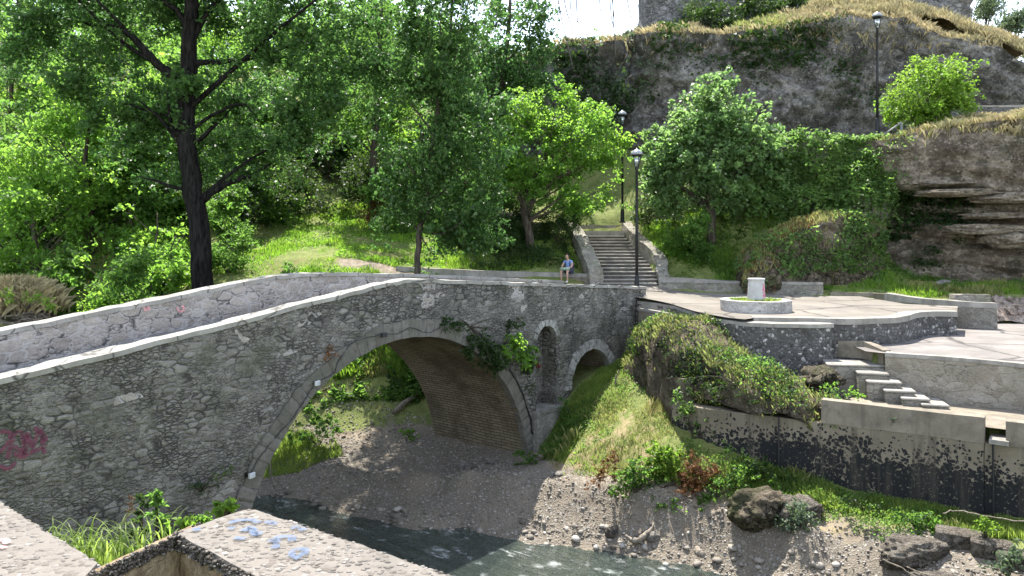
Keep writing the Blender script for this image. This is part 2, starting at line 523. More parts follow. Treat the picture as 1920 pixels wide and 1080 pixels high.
def mat_leaf(name, cols, trans, fac=0.45, rough=0.5, spec=0.25):
    """leaf: each leaf (mesh island) its own tone; light passes through"""
    t = NT(name)
    rnd = t.n('NewGeometry').outputs['Random Per Island']
    col = t.ramp(rnd, [(0.0, cols[0]), (0.5, cols[1]), (1.0, cols[2])])
    tr = t.ramp(rnd, [(0.0, tuple(x * 0.75 for x in trans)), (1.0, tuple(x * 1.2 for x in trans))])
    nz = t.noise(t.co(), 0.5, 3.0)
    tr = t.mix(t.ss(0.35, 0.65, nz), t.mix(1.0, tr, (0.78, 0.9, 0.85), 'MULTIPLY'), tr)
    v2 = t.noise(t.co(), 1.1, 4.0, .6)
    tint = t.ramp(v2, [(.3, (.62, .7, .66)), (.5, (.95, .97, .9)), (.7, (1.16, 1.16, .98))])
    col = t.mix(1.0, col, tint, 'MULTIPLY'); tr = t.mix(.7, tr, t.mix(1.0, tr, tint, 'MULTIPLY'))
    a = t.bsdf(col, rough, None, spec)
    b = t.n('BsdfTranslucent', {'Color': tr}).outputs[0]
    mx = t.n('MixShader', {0: fac}); t.put(mx.inputs[1], a); t.put(mx.inputs[2], b)
    return t.done(mx.outputs[0])

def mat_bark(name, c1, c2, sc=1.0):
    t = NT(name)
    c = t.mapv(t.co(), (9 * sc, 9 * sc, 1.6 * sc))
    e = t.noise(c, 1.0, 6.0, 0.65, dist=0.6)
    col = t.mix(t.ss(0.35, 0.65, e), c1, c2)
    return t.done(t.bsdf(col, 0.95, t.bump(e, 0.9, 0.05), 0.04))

# ------------------------------------------------------------------ materials
M = {}
M['bridge_face'] = mat_rubble('bridge_face', [(.11, .102, .087), (.17, .158, .136), (.215, .2, .174), (.26, .245, .216)], sx=3.5, sz=6.6, gap=0.15, gapamt=0.95, rnd=.8, blocky=True, warp=.12,
                              moss=(.045, .06, .022, .5), stain=(.07, .068, .06), stain_amt=.4, bump=1.0)
M['bridge_inner'] = mat_rubble('bridge_inner', [(.19, .168, .145), (.24, .213, .185), (.29, .26, .228), (.35, .318, .28)], sx=2.3, sz=4.0, gap=0.09, gapamt=0.95, blocky=True, rnd=.8, warp=.12, small=.4,
                               stain=(.2, .18, .17), stain_amt=.4, mortar=(.36, .34, .32), bump=.7)
M['ring_stone'] = mat_rubble('ring_stone', [(.15, .138, .115), (.2, .187, .16), (.25, .235, .205), (.3, .285, .25)], sx=3.4, sz=2.6, gap=.04, gapamt=.5,
                             moss=(.09, .1, .06, .4), bump=.6)
M['coping'] = mat_concrete('coping', (.2, .188, .165), (.285, .272, .243), 1.4, .4, cracks=.9, blotch=(.17, .16, .14, 1.2, .6))
M['deck'] = mat_rubble('deck', [(.2, .19, .18), (.27, .26, .25), (.33, .32, .3), (.4, .39, .37)], sx=5, sz=5, gap=.05, gapamt=.5, mortar=(.25, .24, .22))
M['terrace_top'] = mat_concrete('terrace_top', (.13, .114, .093), (.185, .165, .138), .5, .15, cracks=.3, joints=(2.2, .35), blotch=(.115, .102, .09, .35, .8))
M['platform_top'] = mat_concrete('platform_top', (.145, .13, .117), (.2, .182, .165), .6, .2, cracks=.3, joints=(1.5, -.6), blotch=(.11, .098, .09, .5, .8))
M['conc'] = mat_concrete('conc', (.15, .127, .095), (.22, .19, .145), 1.6, .35, blotch=(.1, .09, .068, 1.4, .7), streak=.3)
M['conc_light'] = mat_concrete('conc_light', (.19, .175, .15), (.28, .262, .23), 1.5, .3, blotch=(.14, .13, .11, 1.8, .6), streak=.35)
M['platform_face'] = mat_rubble('platform_face', [(.165, .14, .105), (.21, .182, .14), (.255, .225, .178), (.3, .27, .22)], sx=1.0, sz=2.0, gap=.04, gapamt=.6,
                                mortar=(.24, .21, .165), moss=(.08, .09, .03, .55), stain=(.15, .14, .11), bump=.5)
M['cobble_dark'] = mat_cobble('cobble_dark', [(.045, .042, .04), (.1, .095, .09), (.17, .16, .15), (.42, .4, .37)], (.06, .056, .05), 9.5, 1.0)
M['cobble_top'] = mat_cobble('cobble_top', [(.09, .075, .06), (.125, .108, .09), (.15, .132, .113), (.22, .205, .182)], (.135, .118, .098), 24.0, .45, cover=.45)
M['old_wall'] = mat_rubble('old_wall', [(.15, .132, .105), (.2, .18, .145), (.26, .235, .19), (.31, .285, .235)], sx=2.2, sz=3.2, gap=.06, gapamt=.5,
                           mortar=(.25, .23, .2), moss=(.07, .09, .03, .55), bump=.7)
M['ruin'] = mat_rubble('ruin', [(.1, .095, .09), (.15, .145, .14), (.2, .19, .185), (.25, .245, .24)], sx=2.4, sz=3.6, gap=.1, gapamt=.8, stain=(.06, .055, .05), bump=1.2, warp=.25)
M['cliff'] = mat_rock('cliff', (.07, .064, .056), (.2, .185, .165), (.4, .375, .345), .0, .5, 1.6, moss=(.04, .045, .02, .6), cracks=.4)
M['outcrop'] = mat_rock('outcrop', (.085, .066, .047), (.24, .195, .145), (.43, .365, .285), .5, .5, 1.4, moss=(.035, .05, .02, .5), cracks=.35)
M['mound_rock'] = mat_rock('mound_rock', (.07, .055, .038), (.16, .128, .09), (.25, .208, .155), .0, .9, 1.3, moss=(.05, .07, .02, .7))
M['boulder'] = mat_rock('boulder', (.1, .085, .065), (.2, .172, .138), (.3, .272, .23), .1, 1.2, 1.3, cracks=.4)
M['stone_pale'] = mat_rock('stone_pale', (.14, .125, .105), (.22, .2, .175), (.3, .28, .25), 0, 2.5, .7, cracks=.2)
M['black_metal'] = mat_plain('black_metal', (.008, .0085, .0095), .5, .0, .2, 12, .25)
M['lamp_cap'] = mat_plain('lamp_cap', (.2, .21, .22), .3, .3, .1, 12, .5)
M['white_box'] = mat_plain('white_box', (.45, .46, .46), .45, 0, .06, 9)
M['cable'] = mat_plain('cable', (.012, .012, .013), .5, 0, .1)
M['grey_metal'] = mat_plain('grey_metal', (.5, .53, .55), .4, .4, .1)
M['twig'] = mat_plain('twig', (.045, .038, .033), .8, 0, .3, 20)
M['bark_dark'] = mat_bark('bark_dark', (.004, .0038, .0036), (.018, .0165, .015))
M['bark'] = mat_bark('bark', (.03, .025, .02), (.085, .07, .055))
M['wood_pale'] = mat_bark('wood_pale', (.15, .125, .095), (.27, .235, .19), 1.5)
M['wood_dark'] = mat_bark('wood_dark', (.1, .085, .065), (.22, .19, .15), 1.5)

def graffiti(name, col, amt=.7):
    t = NT(name)
    c = t.co()
    nz = t.noise(c, 16.0, 6.0, .75)
    a = t.bsdf(col, .8)
    b = t.n('BsdfTransparent').outputs[0]
    mx = t.n('MixShader', {0: t.ss(.34, .54, nz, 0.0, amt)})
    t.put(mx.inputs[1], b); t.put(mx.inputs[2], a)
    return t.done(mx.outputs[0])
M['spray_pink'] = graffiti('spray_pink', (.15, .04, .07))
M['spray_red'] = graffiti('spray_red', (.15, .012, .016))
M['spray_magenta'] = graffiti('spray_magenta', (.62, .1, .22))
M['spray_blue'] = graffiti('spray_blue', (.07, .12, .21), .55)
M['spray_rose'] = graffiti('spray_rose', (.62, .3, .3))

# tan retaining wall with black algae spots that grow together towards the foot
def m_spotted():
    t = NT('spotted_concrete')
    c = t.co()
    z = t.sepz(c)
    big = t.noise(c, .7, 5.0, .6)
    fine = t.noise(c, 30.0, 4.0, .7)
    col = t.mix(t.ss(.35, .65, big), (.15, .126, .09), (.215, .185, .135))
    col = t.mix(t.ss(.5, .7, fine, 0, .4), col, (.14, .12, .09))
    # density of the spots: grows downward, with patches
    lvl = t.n('MapRange', {'Value': z, 'From Min': 2.2, 'From Max': 1.25, 'To Min': .0, 'To Max': 1.5}).outputs[0]
    pat = t.noise(t.mapv(c, (.6, .6, .9)), 1.0, 5.0, .6)
    lvl = t.math('ADD', lvl, t.ss(.3, .7, pat, -.4, .7))
    e = t.vor(t.warp(c, .22, 4.0), 11.0, 'F1', 1.0)
    k = t.n('SeparateColor', {'Color': t.vor(t.warp(c, .22, 4.0), 11.0, 'F1', 1.0, 'Color')}).outputs[0]
    e2 = t.noise(c, 7.0, 4.0, .7)
    thr = t.math('ADD', t.math('MULTIPLY', lvl, .62), t.math('MULTIPLY', t.math('SUBTRACT', k, .5), .45))
    thr = t.math('ADD', thr, t.math('MULTIPLY', t.math('SUBTRACT', e2, .5), .8))
    m = t.ss(-.03, .05, t.math('SUBTRACT', thr, e))
    col = t.mix(m, col, (.012, .0125, .013))
    light = t.math('MULTIPLY', m, t.ss(.6, .68, t.noise(c, 14.0, 3.0), 0, .7))
    col = t.mix(light, col, (.16, .14, .1))
    st = t.noise(t.mapv(c, (2.6, 2.6, .2)), 1.0, 6.0, .7)
    col = t.mix(t.ss(.5, .66, st, 0, .6), col, (.055, .047, .036))
    pink = t.noise(t.mapv(c, (1, 1, 1), (3, 3, 3)), .5, 2.0)
    h = t.math('ADD', big, t.math('MULTIPLY', fine, .4))
    return t.done(t.bsdf(col, .85, t.bump(h, .4, .04), .25))
M['spotted'] = m_spotted()

def m_barrel():
    t = NT('barrel_stone')
    uv = t.co('UV')
    uvw = t.warp(uv, .10, 1.2)
    br = t.n('TexBrick', {'Vector': uvw, 'Color1': (.16, .128, .085), 'Color2': (.215, .178, .124), 'Mortar': (.03, .024, .016), 'Scale': 1.0,
                          'Mortar Size': .012, 'Mortar Smooth': .3, 'Bias': 0.0, 'Brick Width': .45, 'Row Height': .11})
    br.offset = .43; br.squash = 1.0
    c0 = t.co()
    big = t.noise(c0, .8, 6.0, .65)
    fine = t.noise(c0, 16.0, 5.0, .7)
    col = t.mix(t.ss(.4, .65, big, 0, .8), br.outputs[0], (.055, .042, .028))
    col = t.mix(t.ss(.45, .7, fine, 0, .5), col, (.22, .18, .125))
    h = t.math('ADD', t.math('MULTIPLY', br.outputs['Fac'], -1.0), t.math('MULTIPLY', fine, .7))
    return t.done(t.bsdf(col, .9, t.bump(h, 1.0, .05), .15))
M['barrel'] = m_barrel()

def m_ring(name, width, light):
    t = NT(name)
    uv = t.co('UV')
    br = t.n('TexBrick', {'Vector': t.warp(uv, .07, 3.0), 'Color1': light, 'Color2': tuple(x * .8 for x in light), 'Mortar': tuple(x * .5 for x in light),
                          'Scale': 1.0, 'Mortar Size': .009, 'Mortar Smooth': .4, 'Bias': 0.0, 'Brick Width': width, 'Row Height': 3.0})
    br.offset = 0.0
    c0 = t.co()
    fine = t.noise(c0, 12.0, 6.0, .7)
    big = t.noise(c0, 1.1, 5.0, .6)
    col = t.mix(t.ss(.42, .7, fine, 0, .6), br.outputs[0], tuple(x * .5 for x in light))
    col = t.mix(t.ss(.42, .62, big, 0, .7), col, (.085, .082, .062))
    gr = t.noise(c0, 5.0, 6.0, .75)
    col = t.mix(t.ss(.52, .64, gr, 0, .7), col, (.06, .057, .047))
    h = t.math('ADD', t.math('MULTIPLY', br.outputs['Fac'], -1.0), fine)
    return t.done(t.bsdf(col, .9, t.bump(h, .7, .03), .2))
M['ring_main'] = m_ring('ring_main', .3, (.15, .14, .12))
M['ring_small'] = m_ring('ring_small', .17, (.32, .31, .285))

# ground: grass, gravel, bare earth by zone
def m_ground():
    t = NT('ground')
    c = t.co()
    gr, gv, dr = t.attr('grass'), t.attr('gravel'), t.attr('dry')
    n1 = t.noise(c, .55, 6.0, .62); n2 = t.noise(c, 3.0, 6.0, .65); n3 = t.noise(c, 28.0, 4.0, .7)
    earth = t.mix(t.ss(.35, .65, n2), (.15, .12, .088), (.25, .21, .16))
    green = t.mix(t.ss(.35, .65, n2), (.1, .125, .035), (.165, .185, .06))
    green = t.mix(t.ss(.5, .68, n1, 0, .7), green, (.16, .14, .055))
    dryc = t.mix(t.ss(.35, .65, n2), (.17, .135, .07), (.25, .2, .11))
    # pebbles of two sizes
    e1 = t.vor(c, 8.0, 'F1', 1.0); p1 = t.n('SeparateColor', {'Color': t.vor(c, 8.0, 'F1', 1.0, 'Color')}).outputs[0]
    e2 = t.vor(c, 19.0, 'F1', 1.0); p2 = t.n('SeparateColor', {'Color': t.vor(c, 19.0, 'F1', 1.0, 'Color')}).outputs[0]
    pc = t.ramp(p2, [(0, (.105, .09, .07)), (.45, (.18, .158, .128)), (.8, (.24, .216, .18)), (1, (.35, .325, .285))])
    pb = t.ramp(p1, [(0, (.09, .078, .063)), (.5, (.16, .142, .118)), (1, (.28, .26, .225))])
    isb = t.math('MULTIPLY', t.ss(.62, .7, p1), t.ss(.42, .36, e1))
    pebble = t.mix(isb, t.mix(t.ss(.3, .5, e2), pc, (.15, .128, .1)), pb)
    pebble = t.mix(t.ss(.45, .66, n1, 0, .6), pebble, (.21, .176, .133))
    # wobbly borders between zones
    j = t.math('MULTIPLY', t.math('SUBTRACT', n2, .5), .9)
    col = t.mix(t.ss(.4, .6, t.math('ADD', gr, j)), earth, green)
    col = t.mix(t.ss(.4, .6, t.math('ADD', dr, j)), col, dryc)
    col = t.mix(t.ss(.4, .6, t.math('ADD', gv, t.math('MULTIPLY', j, .6))), col, pebble)
    col = t.mix(t.ss(.5, .75, n3, 0, .3), col, (.05, .045, .03))
    hp = t.math('MULTIPLY', t.math('SUBTRACT', 1.0, t.math('MULTIPLY', e2, 1.6), clamp=True), .5)
    hp = t.math('ADD', hp, t.math('MULTIPLY', isb, .8))
    h = t.math('ADD', t.math('MULTIPLY', hp, gv), t.math('MULTIPLY', n3, .4))
    h = t.math('ADD', h, n2)
    return t.done(t.bsdf(col, .93, t.bump(h, .9, .07), .15))
M['ground'] = m_ground()

def m_water():
    t = NT('river_water')
    c = t.co()
    cw = t.mapv(c, (1, 1, 1), rot=(0, 0, math.radians(38)))
    cw = t.mapv(cw, (1.0, 2.4, 1))
    a = t.noise(cw, 1.1, 5.0, .6, dist=.9); b = t.noise(cw, 4.2, 4.0, .6, dist=.5)
    h = t.math('ADD', a, t.math('MULTIPLY', b, .38))
    nrm = t.bump(h, 1.0, .55)
    gl = t.n('BsdfGlossy', {'Color': (.9, .95, .95), 'Roughness': .06, 'Normal': nrm}).outputs[0]
    refr = t.n('BsdfTransparent', {'Color': (.74, .85, .77)}).outputs[0]
    body = t.n('BsdfDiffuse', {'Color': (.08, .105, .092), 'Normal': nrm}).outputs[0]
    m1 = t.n('MixShader', {0: .4}); t.put(m1.inputs[1], refr); t.put(m1.inputs[2], body)
    fr = t.n('Fresnel', {'IOR': 1.33, 'Normal': nrm}).outputs[0]
    m2 = t.n('MixShader', {0: t.math('MULTIPLY', fr, 1.15, clamp=True)}); t.put(m2.inputs[1], m1.outputs[0]); t.put(m2.inputs[2], gl)
    foam = t.bsdf((.75, .78, .76), .6)
    fz = t.noise(t.mapv(c, (1.2, 1.2, 1)), 1.0, 3.0, .6)
    fm = t.math('MULTIPLY', t.ss(.68, .82, h), t.ss(.5, .64, fz))
    m3 = t.n('MixShader', {0: t.math('MULTIPLY', fm, .25)}); t.put(m3.inputs[1], m2.outputs[0]); t.put(m3.inputs[2], foam)
    return t.done(m3.outputs[0])
M['water'] = m_water()

# leaves
M['leaf_poplar'] = mat_leaf('leaf_poplar', [(.022, .05, .013), (.042, .085, .022), (.075, .125, .036)], (.14, .28, .07), .44, .45, .35)
M['leaf_bright'] = mat_leaf('leaf_bright', [(.045, .095, .02), (.072, .135, .028), (.105, .175, .042)], (.35, .58, .08), .55)
M['leaf_mid'] = mat_leaf('leaf_mid', [(.03, .066, .015), (.055, .105, .022), (.09, .145, .034)], (.25, .44, .08), .5)
M['leaf_fig'] = mat_leaf('leaf_fig', [(.05, .09, .035), (.085, .13, .055), (.13, .175, .09)], (.3, .47, .14), .52, .42, .45)
M['leaf_dark'] = mat_leaf('leaf_dark', [(.012, .028, .01), (.022, .045, .014), (.04, .072, .022)], (.09, .15, .025), .4)
M['leaf_ivy'] = mat_leaf('leaf_ivy', [(.04, .078, .024), (.072, .118, .036), (.115, .165, .058)], (.27, .43, .1), .5, .5, .3)
M['leaf_lime'] = mat_leaf('leaf_lime', [(.06, .11, .012), (.1, .165, .018), (.13, .2, .035)], (.3, .47, .06), .5)
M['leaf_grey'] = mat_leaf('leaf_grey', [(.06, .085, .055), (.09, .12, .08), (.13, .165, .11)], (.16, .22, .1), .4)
M['grass'] = mat_leaf('grass_blade', [(.09, .13, .03), (.135, .18, .045), (.19, .225, .07)], (.4, .52, .1), .5, .5, .25)
M['lawn'] = mat_leaf('lawn_blade', [(.08, .14, .022), (.125, .2, .034), (.17, .245, .05)], (.36, .58, .06), .5, .5, .25)
M['grass_dry'] = mat_leaf('grass_dry_blade', [(.2, .165, .09), (.3, .24, .14), (.4, .33, .2)], (.5, .4, .23), .42, .6, .2)
M['grass_mixed'] = mat_leaf('grass_mixed_blade', [(.1, .13, .035), (.2, .19, .075), (.31, .26, .14)], (.42, .44, .14), .45, .6, .2)
M['rust'] = mat_leaf('rust_leaf', [(.09, .04, .02), (.16, .075, .035), (.22, .12, .06)], (.25, .11, .04), .3, .6, .2)

# ------------------------------------------------------------------ terrain
CP = np.array([
    # river bed, mid-stream
    (18, 5, -.4), (12, 9, -.45), (8, 12, -.45), (4, 15.7, -.45), (1, 18, -.45), (-2, 20, -.45), (-4.8, 21, -.5), (-8.3, 22.9, -.5), (-12, 26, -.45), (-16, 29.5, -.4), (-22, 34, -.3), (-30, 40, 0), (-42, 50, 2),
    # far shore
    (-11.5, 28.3, 0), (-8, 25.2, 0), (-5.2, 23.5, 0), (-1.84, 22.3, 0), (.37, 21.6, 0), (2.6, 20.9, 0), (4.4, 19.9, 0), (5.8, 19.0, 0), (8, 16.9, .0), (11, 13.9, 0), (15, 10.5, 0),
    # near shore
    (-9.8, 20.2, .3), (-6.6, 18.2, 0), (-4.4, 17.3, 0), (-1, 15.2, 0), (3, 12, 0), (8, 8, 0), (14, 3, 0),
    # gravel bank
    (1.26, 22.7, 1.0), (-1, 24.0, .85), (-3.2, 24.7, .65), (-5.5, 25.8, .55), (2.9, 21.95, .95), (4.5, 20.85, .85), (6, 19.95, .85), (7.3, 18.7, 1.0), (9, 17.1, 1.0), (11, 15.2, 1.05), (13, 13.6, 1.2),
    (10.2, 17.4, 1.3), (12, 16, 1.45), (9, 18.6, 1.3),
    # foot of the pier, the dry arch, behind it
    (.5, 25.6, 1.0), (-1.2, 27.2, 1.1), (-2.9, 28.8, 1.2), (1.1, 26.2, 1.55), (1.75, 26.9, 2.3), (2.3, 27.6, 2.8), (3.1, 28.6, 3.25), (3.8, 29.5, 3.5), (4.6, 30.4, 3.7), (1.2, 30.5, 3.3), (.2, 32, 3.4), (-1.2, 29.5, 2.2), (2.2, 32.5, 3.8),
    # grassy slope in front of the dry arch
    (4.3, 28.6, 3.6), (2.45, 25.4, 2.2), (3.5, 26.8, 3.0), (2.6, 23.6, 1.5), (4.1, 22.1, 1.75), (4.3, 24.7, 2.6), (4.9, 23.1, 2.55), (5.2, 26.5, 3.4), (5.6, 21.4, 1.65), (6.4, 21.6, 2.1), (7.5, 21.0, 1.95), (8.9, 20.1, 1.65), (10, 19.3, 1.6), (11.3, 18.4, 1.62), (12.2, 17.9, 1.7), (14, 16.9, 1.8), (17, 15, 2),
    # gravel and bank beyond the bridge
    (-7.3, 29.0, 1.75), (-5.3, 29.2, 1.75), (-7.0, 30.0, 2.6), (-3.9, 30.3, 2.3), (-5.9, 30.3, 2.9), (-4.6, 31.0, 3.7), (-5.2, 32.4, 5.2), (-2.2, 31.2, 3.2), (-2.4, 33.0, 5.2), (-8.3, 30.2, 2.9), (-9.4, 31.5, 4.2), (-7.4, 32.3, 5.0), (-8, 33.3, 6.6), (-11.3, 30.5, 3.0),
    (-6, 34, 7.0), (-8.5, 34.6, 7.2), (-4, 34.6, 6.75), (-2, 35, 6.5), (-.5, 35.3, 6.3), (1.5, 35.2, 6.25), (-11, 38, 7.9), (-9, 44, 9.3), (-8, 50, 11.2), (-8, 56, 13.4), (-4, 39, 7.9), (-2.5, 43, 9.0), (-2, 47, 11), (0, 52, 13.5), (-4.5, 36.8, 7.2), (-12.8, 32, 5.9), (-13, 35, 7.0), (-16, 34.5, 6.5), (-20, 39, 7.5),
    (-1, 36.6, 7.0), (1, 37.5, 7.5), (1.1, 39, 8.25), (2.4, 38.5, 7.8), (-.8, 38.5, 7.7), (.5, 42, 9.3), (3, 41.5, 9.0), (-1, 42, 9.2),
    # left bank behind the bridge
    (-12, 21, 3.6), (-12.5, 23.5, 4.0), (-16, 23, 5.6), (-15.6, 26.2, 5.3), (-19, 28, 6.2), (-20, 24, 6), (-26, 32, 7), (-13.6, 27.3, 1.5),
    # stairs, slopes behind the terrace
    (4.2, 35.2, 6.1), (6.5, 35.2, 6.1), (7, 36, 6.6), (3.9, 38, 7.3), (6.2, 38, 7.3), (4.6, 41.5, 8.8), (5.8, 41, 8.9), (7.4, 38.5, 8.2), (8.4, 36.2, 7.1), (8.5, 40.5, 9.4), (5.8, 43, 9.7), (3, 45, 10.4), (11, 35.5, 6.9), (11, 37, 8.2), (13.2, 37.3, 9.6), (15.5, 36.9, 9.4), (16, 35, 7.1), (12.5, 34.2, 6.3), (14.5, 33.5, 6.05),
    (16, 32.5, 6.0), (19, 32.6, 6.15), (18, 34.6, 6.5), (22, 33.3, 6.4), (26, 33, 6.4), (24, 31.9, 6.0),
    (7, 34.8, 6.15), (9, 34.6, 6.15),
    # terraces above
    (13, 40, 13.1), (16, 40, 13.2), (19, 39, 13.2), (24, 38, 13.4), (14, 44, 14.5), (20, 43.5, 14.3), (26, 42, 14.5), (8, 44.5, 12), (9.5, 41.5, 10.4), (11, 41.5, 11.8),
    # plateau
    (5, 54, 18.5), (10, 53, 20), (20, 53, 20.5), (32, 50, 19.5), (10, 70, 22), (40, 60, 20), (45, 40, 15), (60, 30, 12),
    # wooded hill
    (-25, 42, 9), (-20, 52, 13), (-30, 60, 19), (-12, 66, 18), (0, 62, 18), (-40, 45, 13), (0, 80, 25), (-25, 80, 26), (-50, 70, 24), (-60, 40, 14), (40, 90, 24), (-60, 120, 30), (0, 130, 30), (60, 130, 30),
    # near bank, where the camera stands
    (0, 0, 6.2), (-3, 1, 6.2), (3, 1, 6), (-2.4, 3.4, 5.6), (-3.9, 6.6, 5.45), (-3.2, 7.2, 5.1), (-5.2, 7.5, 5.3), (-6, 10.5, 3.3), (-8, 13, 2.5), (-9, 15.5, 2.4), (-6, 15.6, 1.7), (-4.5, 12, 2.4), (-3.1, 9.4, 3.9), (-.8, 7.2, 4.2), (.5, 9, 2.4), (4, 6.5, 2.4), (-11, 12, 3.3), (-13, 15, 3.4), (-20, 10, 5.2), (-12, 5, 5.5), (8, 2, 3), (-30, 20, 6), (0, -20, 6.5), (-30, -10, 6.5), (30, -20, 6.5), (25, 5, 4),
    (20, 20, 4.8), (30, 25, 5), (40, 20, 6), (60, 0, 6), (-60, 0, 7), (-60, -40, 7), (60, -40, 7), (6, 27.5, 4.9), (7, 25, 4.3), (8.5, 23, 3.7),
], float)
_d = np.linalg.norm(CP[:, None, :2] - CP[None, :, :2], axis=-1)
_A = np.zeros((len(CP) + 3, len(CP) + 3))
_A[:len(CP), :len(CP)] = _d
_A[:len(CP), :len(CP)] += np.eye(len(CP)) * -0.04
_P = np.hstack([np.ones((len(CP), 1)), CP[:, :2]])
_A[:len(CP), len(CP):] = _P; _A[len(CP):, :len(CP)] = _P.T
_wt = np.linalg.solve(_A, np.concatenate([CP[:, 2], np.zeros(3)]))

def rbf(x, y):
    x = np.asarray(x, float).ravel(); y = np.asarray(y, float).ravel()
    out = np.empty(len(x))
    for s in range(0, len(x), 20000):
        xs, ys = x[s:s + 20000], y[s:s + 20000]
        d = np.hypot(xs[:, None] - CP[None, :, 0], ys[:, None] - CP[None, :, 1])
        out[s:s + 20000] = d @ _wt[:len(CP)] + _wt[-3] + _wt[-2] * xs + _wt[-1] * ys
    return out

def in_poly(x, y, poly):
    x = np.asarray(x, float); y = np.asarray(y, float)
    ins = np.zeros(x.shape, bool)
    n = len(poly)
    for i in range(n):
        x1, y1 = poly[i]; x2, y2 = poly[(i + 1) % n]
        c = ((y1 > y) != (y2 > y)) & (x < (x2 - x1) * (y - y1) / (y2 - y1 + 1e-12) + x1)
        ins ^= c
    return ins

# walls of the terraces in plan (front faces)
LEDGE = smooth_path([(4.98, 31.05), (6.0, 29.1), (6.62, 25.95), (7.35, 24.35), (8.7, 24.05), (9.95, 24.0)], 7)
WALL2 = smooth_path([(7.75, 24.85), (9.0, 24.68), (10.8, 24.35), (12.5, 24.95), (13.75, 26.3), (14.6, 26.85), (15.45, 26.85)], 7)
TERRACE = [tuple(p) for p in LEDGE[:22]] + [tuple(p) for p in WALL2] + [(16.6, 28.8), (15.0, 29.5), (14.6, 32.4), (12.4, 32.6), (11.9, 33.2), (7.0, 34.6), (6.6, 35.2), (-.9, 35.6), (-.6, 34.3), (4.4, 31.5)]
PLATFORM = [(10.55, 23.05), (11.0, 22.65), (12.0, 22.0), (13.7, 20.65), (17, 18.2), (30, 10), (40, 24), (24, 31.6), (15.6, 31.6), (15.6, 26.9), (14.6, 26.9), (12.5, 25.0), (10.7, 24.4)]
WALK = [(8.4, 21.1), (11.6, 18.95), (18, 14.8), (18.5, 17.0), (13.6, 20.6), (11, 22.6), (10, 22.4), (8.7, 22.4)]

def shrink(poly, k):
    p = np.array(poly, float); out = []
    n = len(p)
    area = 0.5 * np.sum(p[:, 0] * np.roll(p[:, 1], -1) - np.roll(p[:, 0], -1) * p[:, 1])
    sgn = 1 if area > 0 else -1
    for i in range(n):
        a, b, c = p[i - 1], p[i], p[(i + 1) % n]
        t1 = (b - a) / (np.linalg.norm(b - a) + 1e-9); t2 = (c - b) / (np.linalg.norm(c - b) + 1e-9)
        nn = np.array([-(t1 + t2)[1], (t1 + t2)[0]]); nn /= np.linalg.norm(nn) + 1e-9
        out.append(tuple(b + nn * k * sgn))
    return out

def terrace_z(x, y):
    return 5.8 + 0.16 * sstep(27, 34, y) + 0.22 * sstep(33.5, 35.5, y) * sstep(9, 6, x) + 0.1 * sstep(27, 31, y) * sstep(9, 5.5, x)

ZONES = [(shrink(TERRACE, .38), lambda x, y: terrace_z(x, y) - .12), (shrink(PLATFORM, .38), lambda x, y: 4.98 + 0 * x - .1), (shrink(WALK, .35), lambda x, y: 3.62 + 0 * x)]
# line between the low river side and everything held up by the walls
LOWSIDE = [(4.7, 31.0), (5.6, 29.0), (5.3, 26.0), (4.95, 23.3), (8.3, 20.95), (12.3, 18.4), (20, 13.4), (20, -5), (-6, -5), (-6, 24), (-.5, 28), (2, 29.5)]

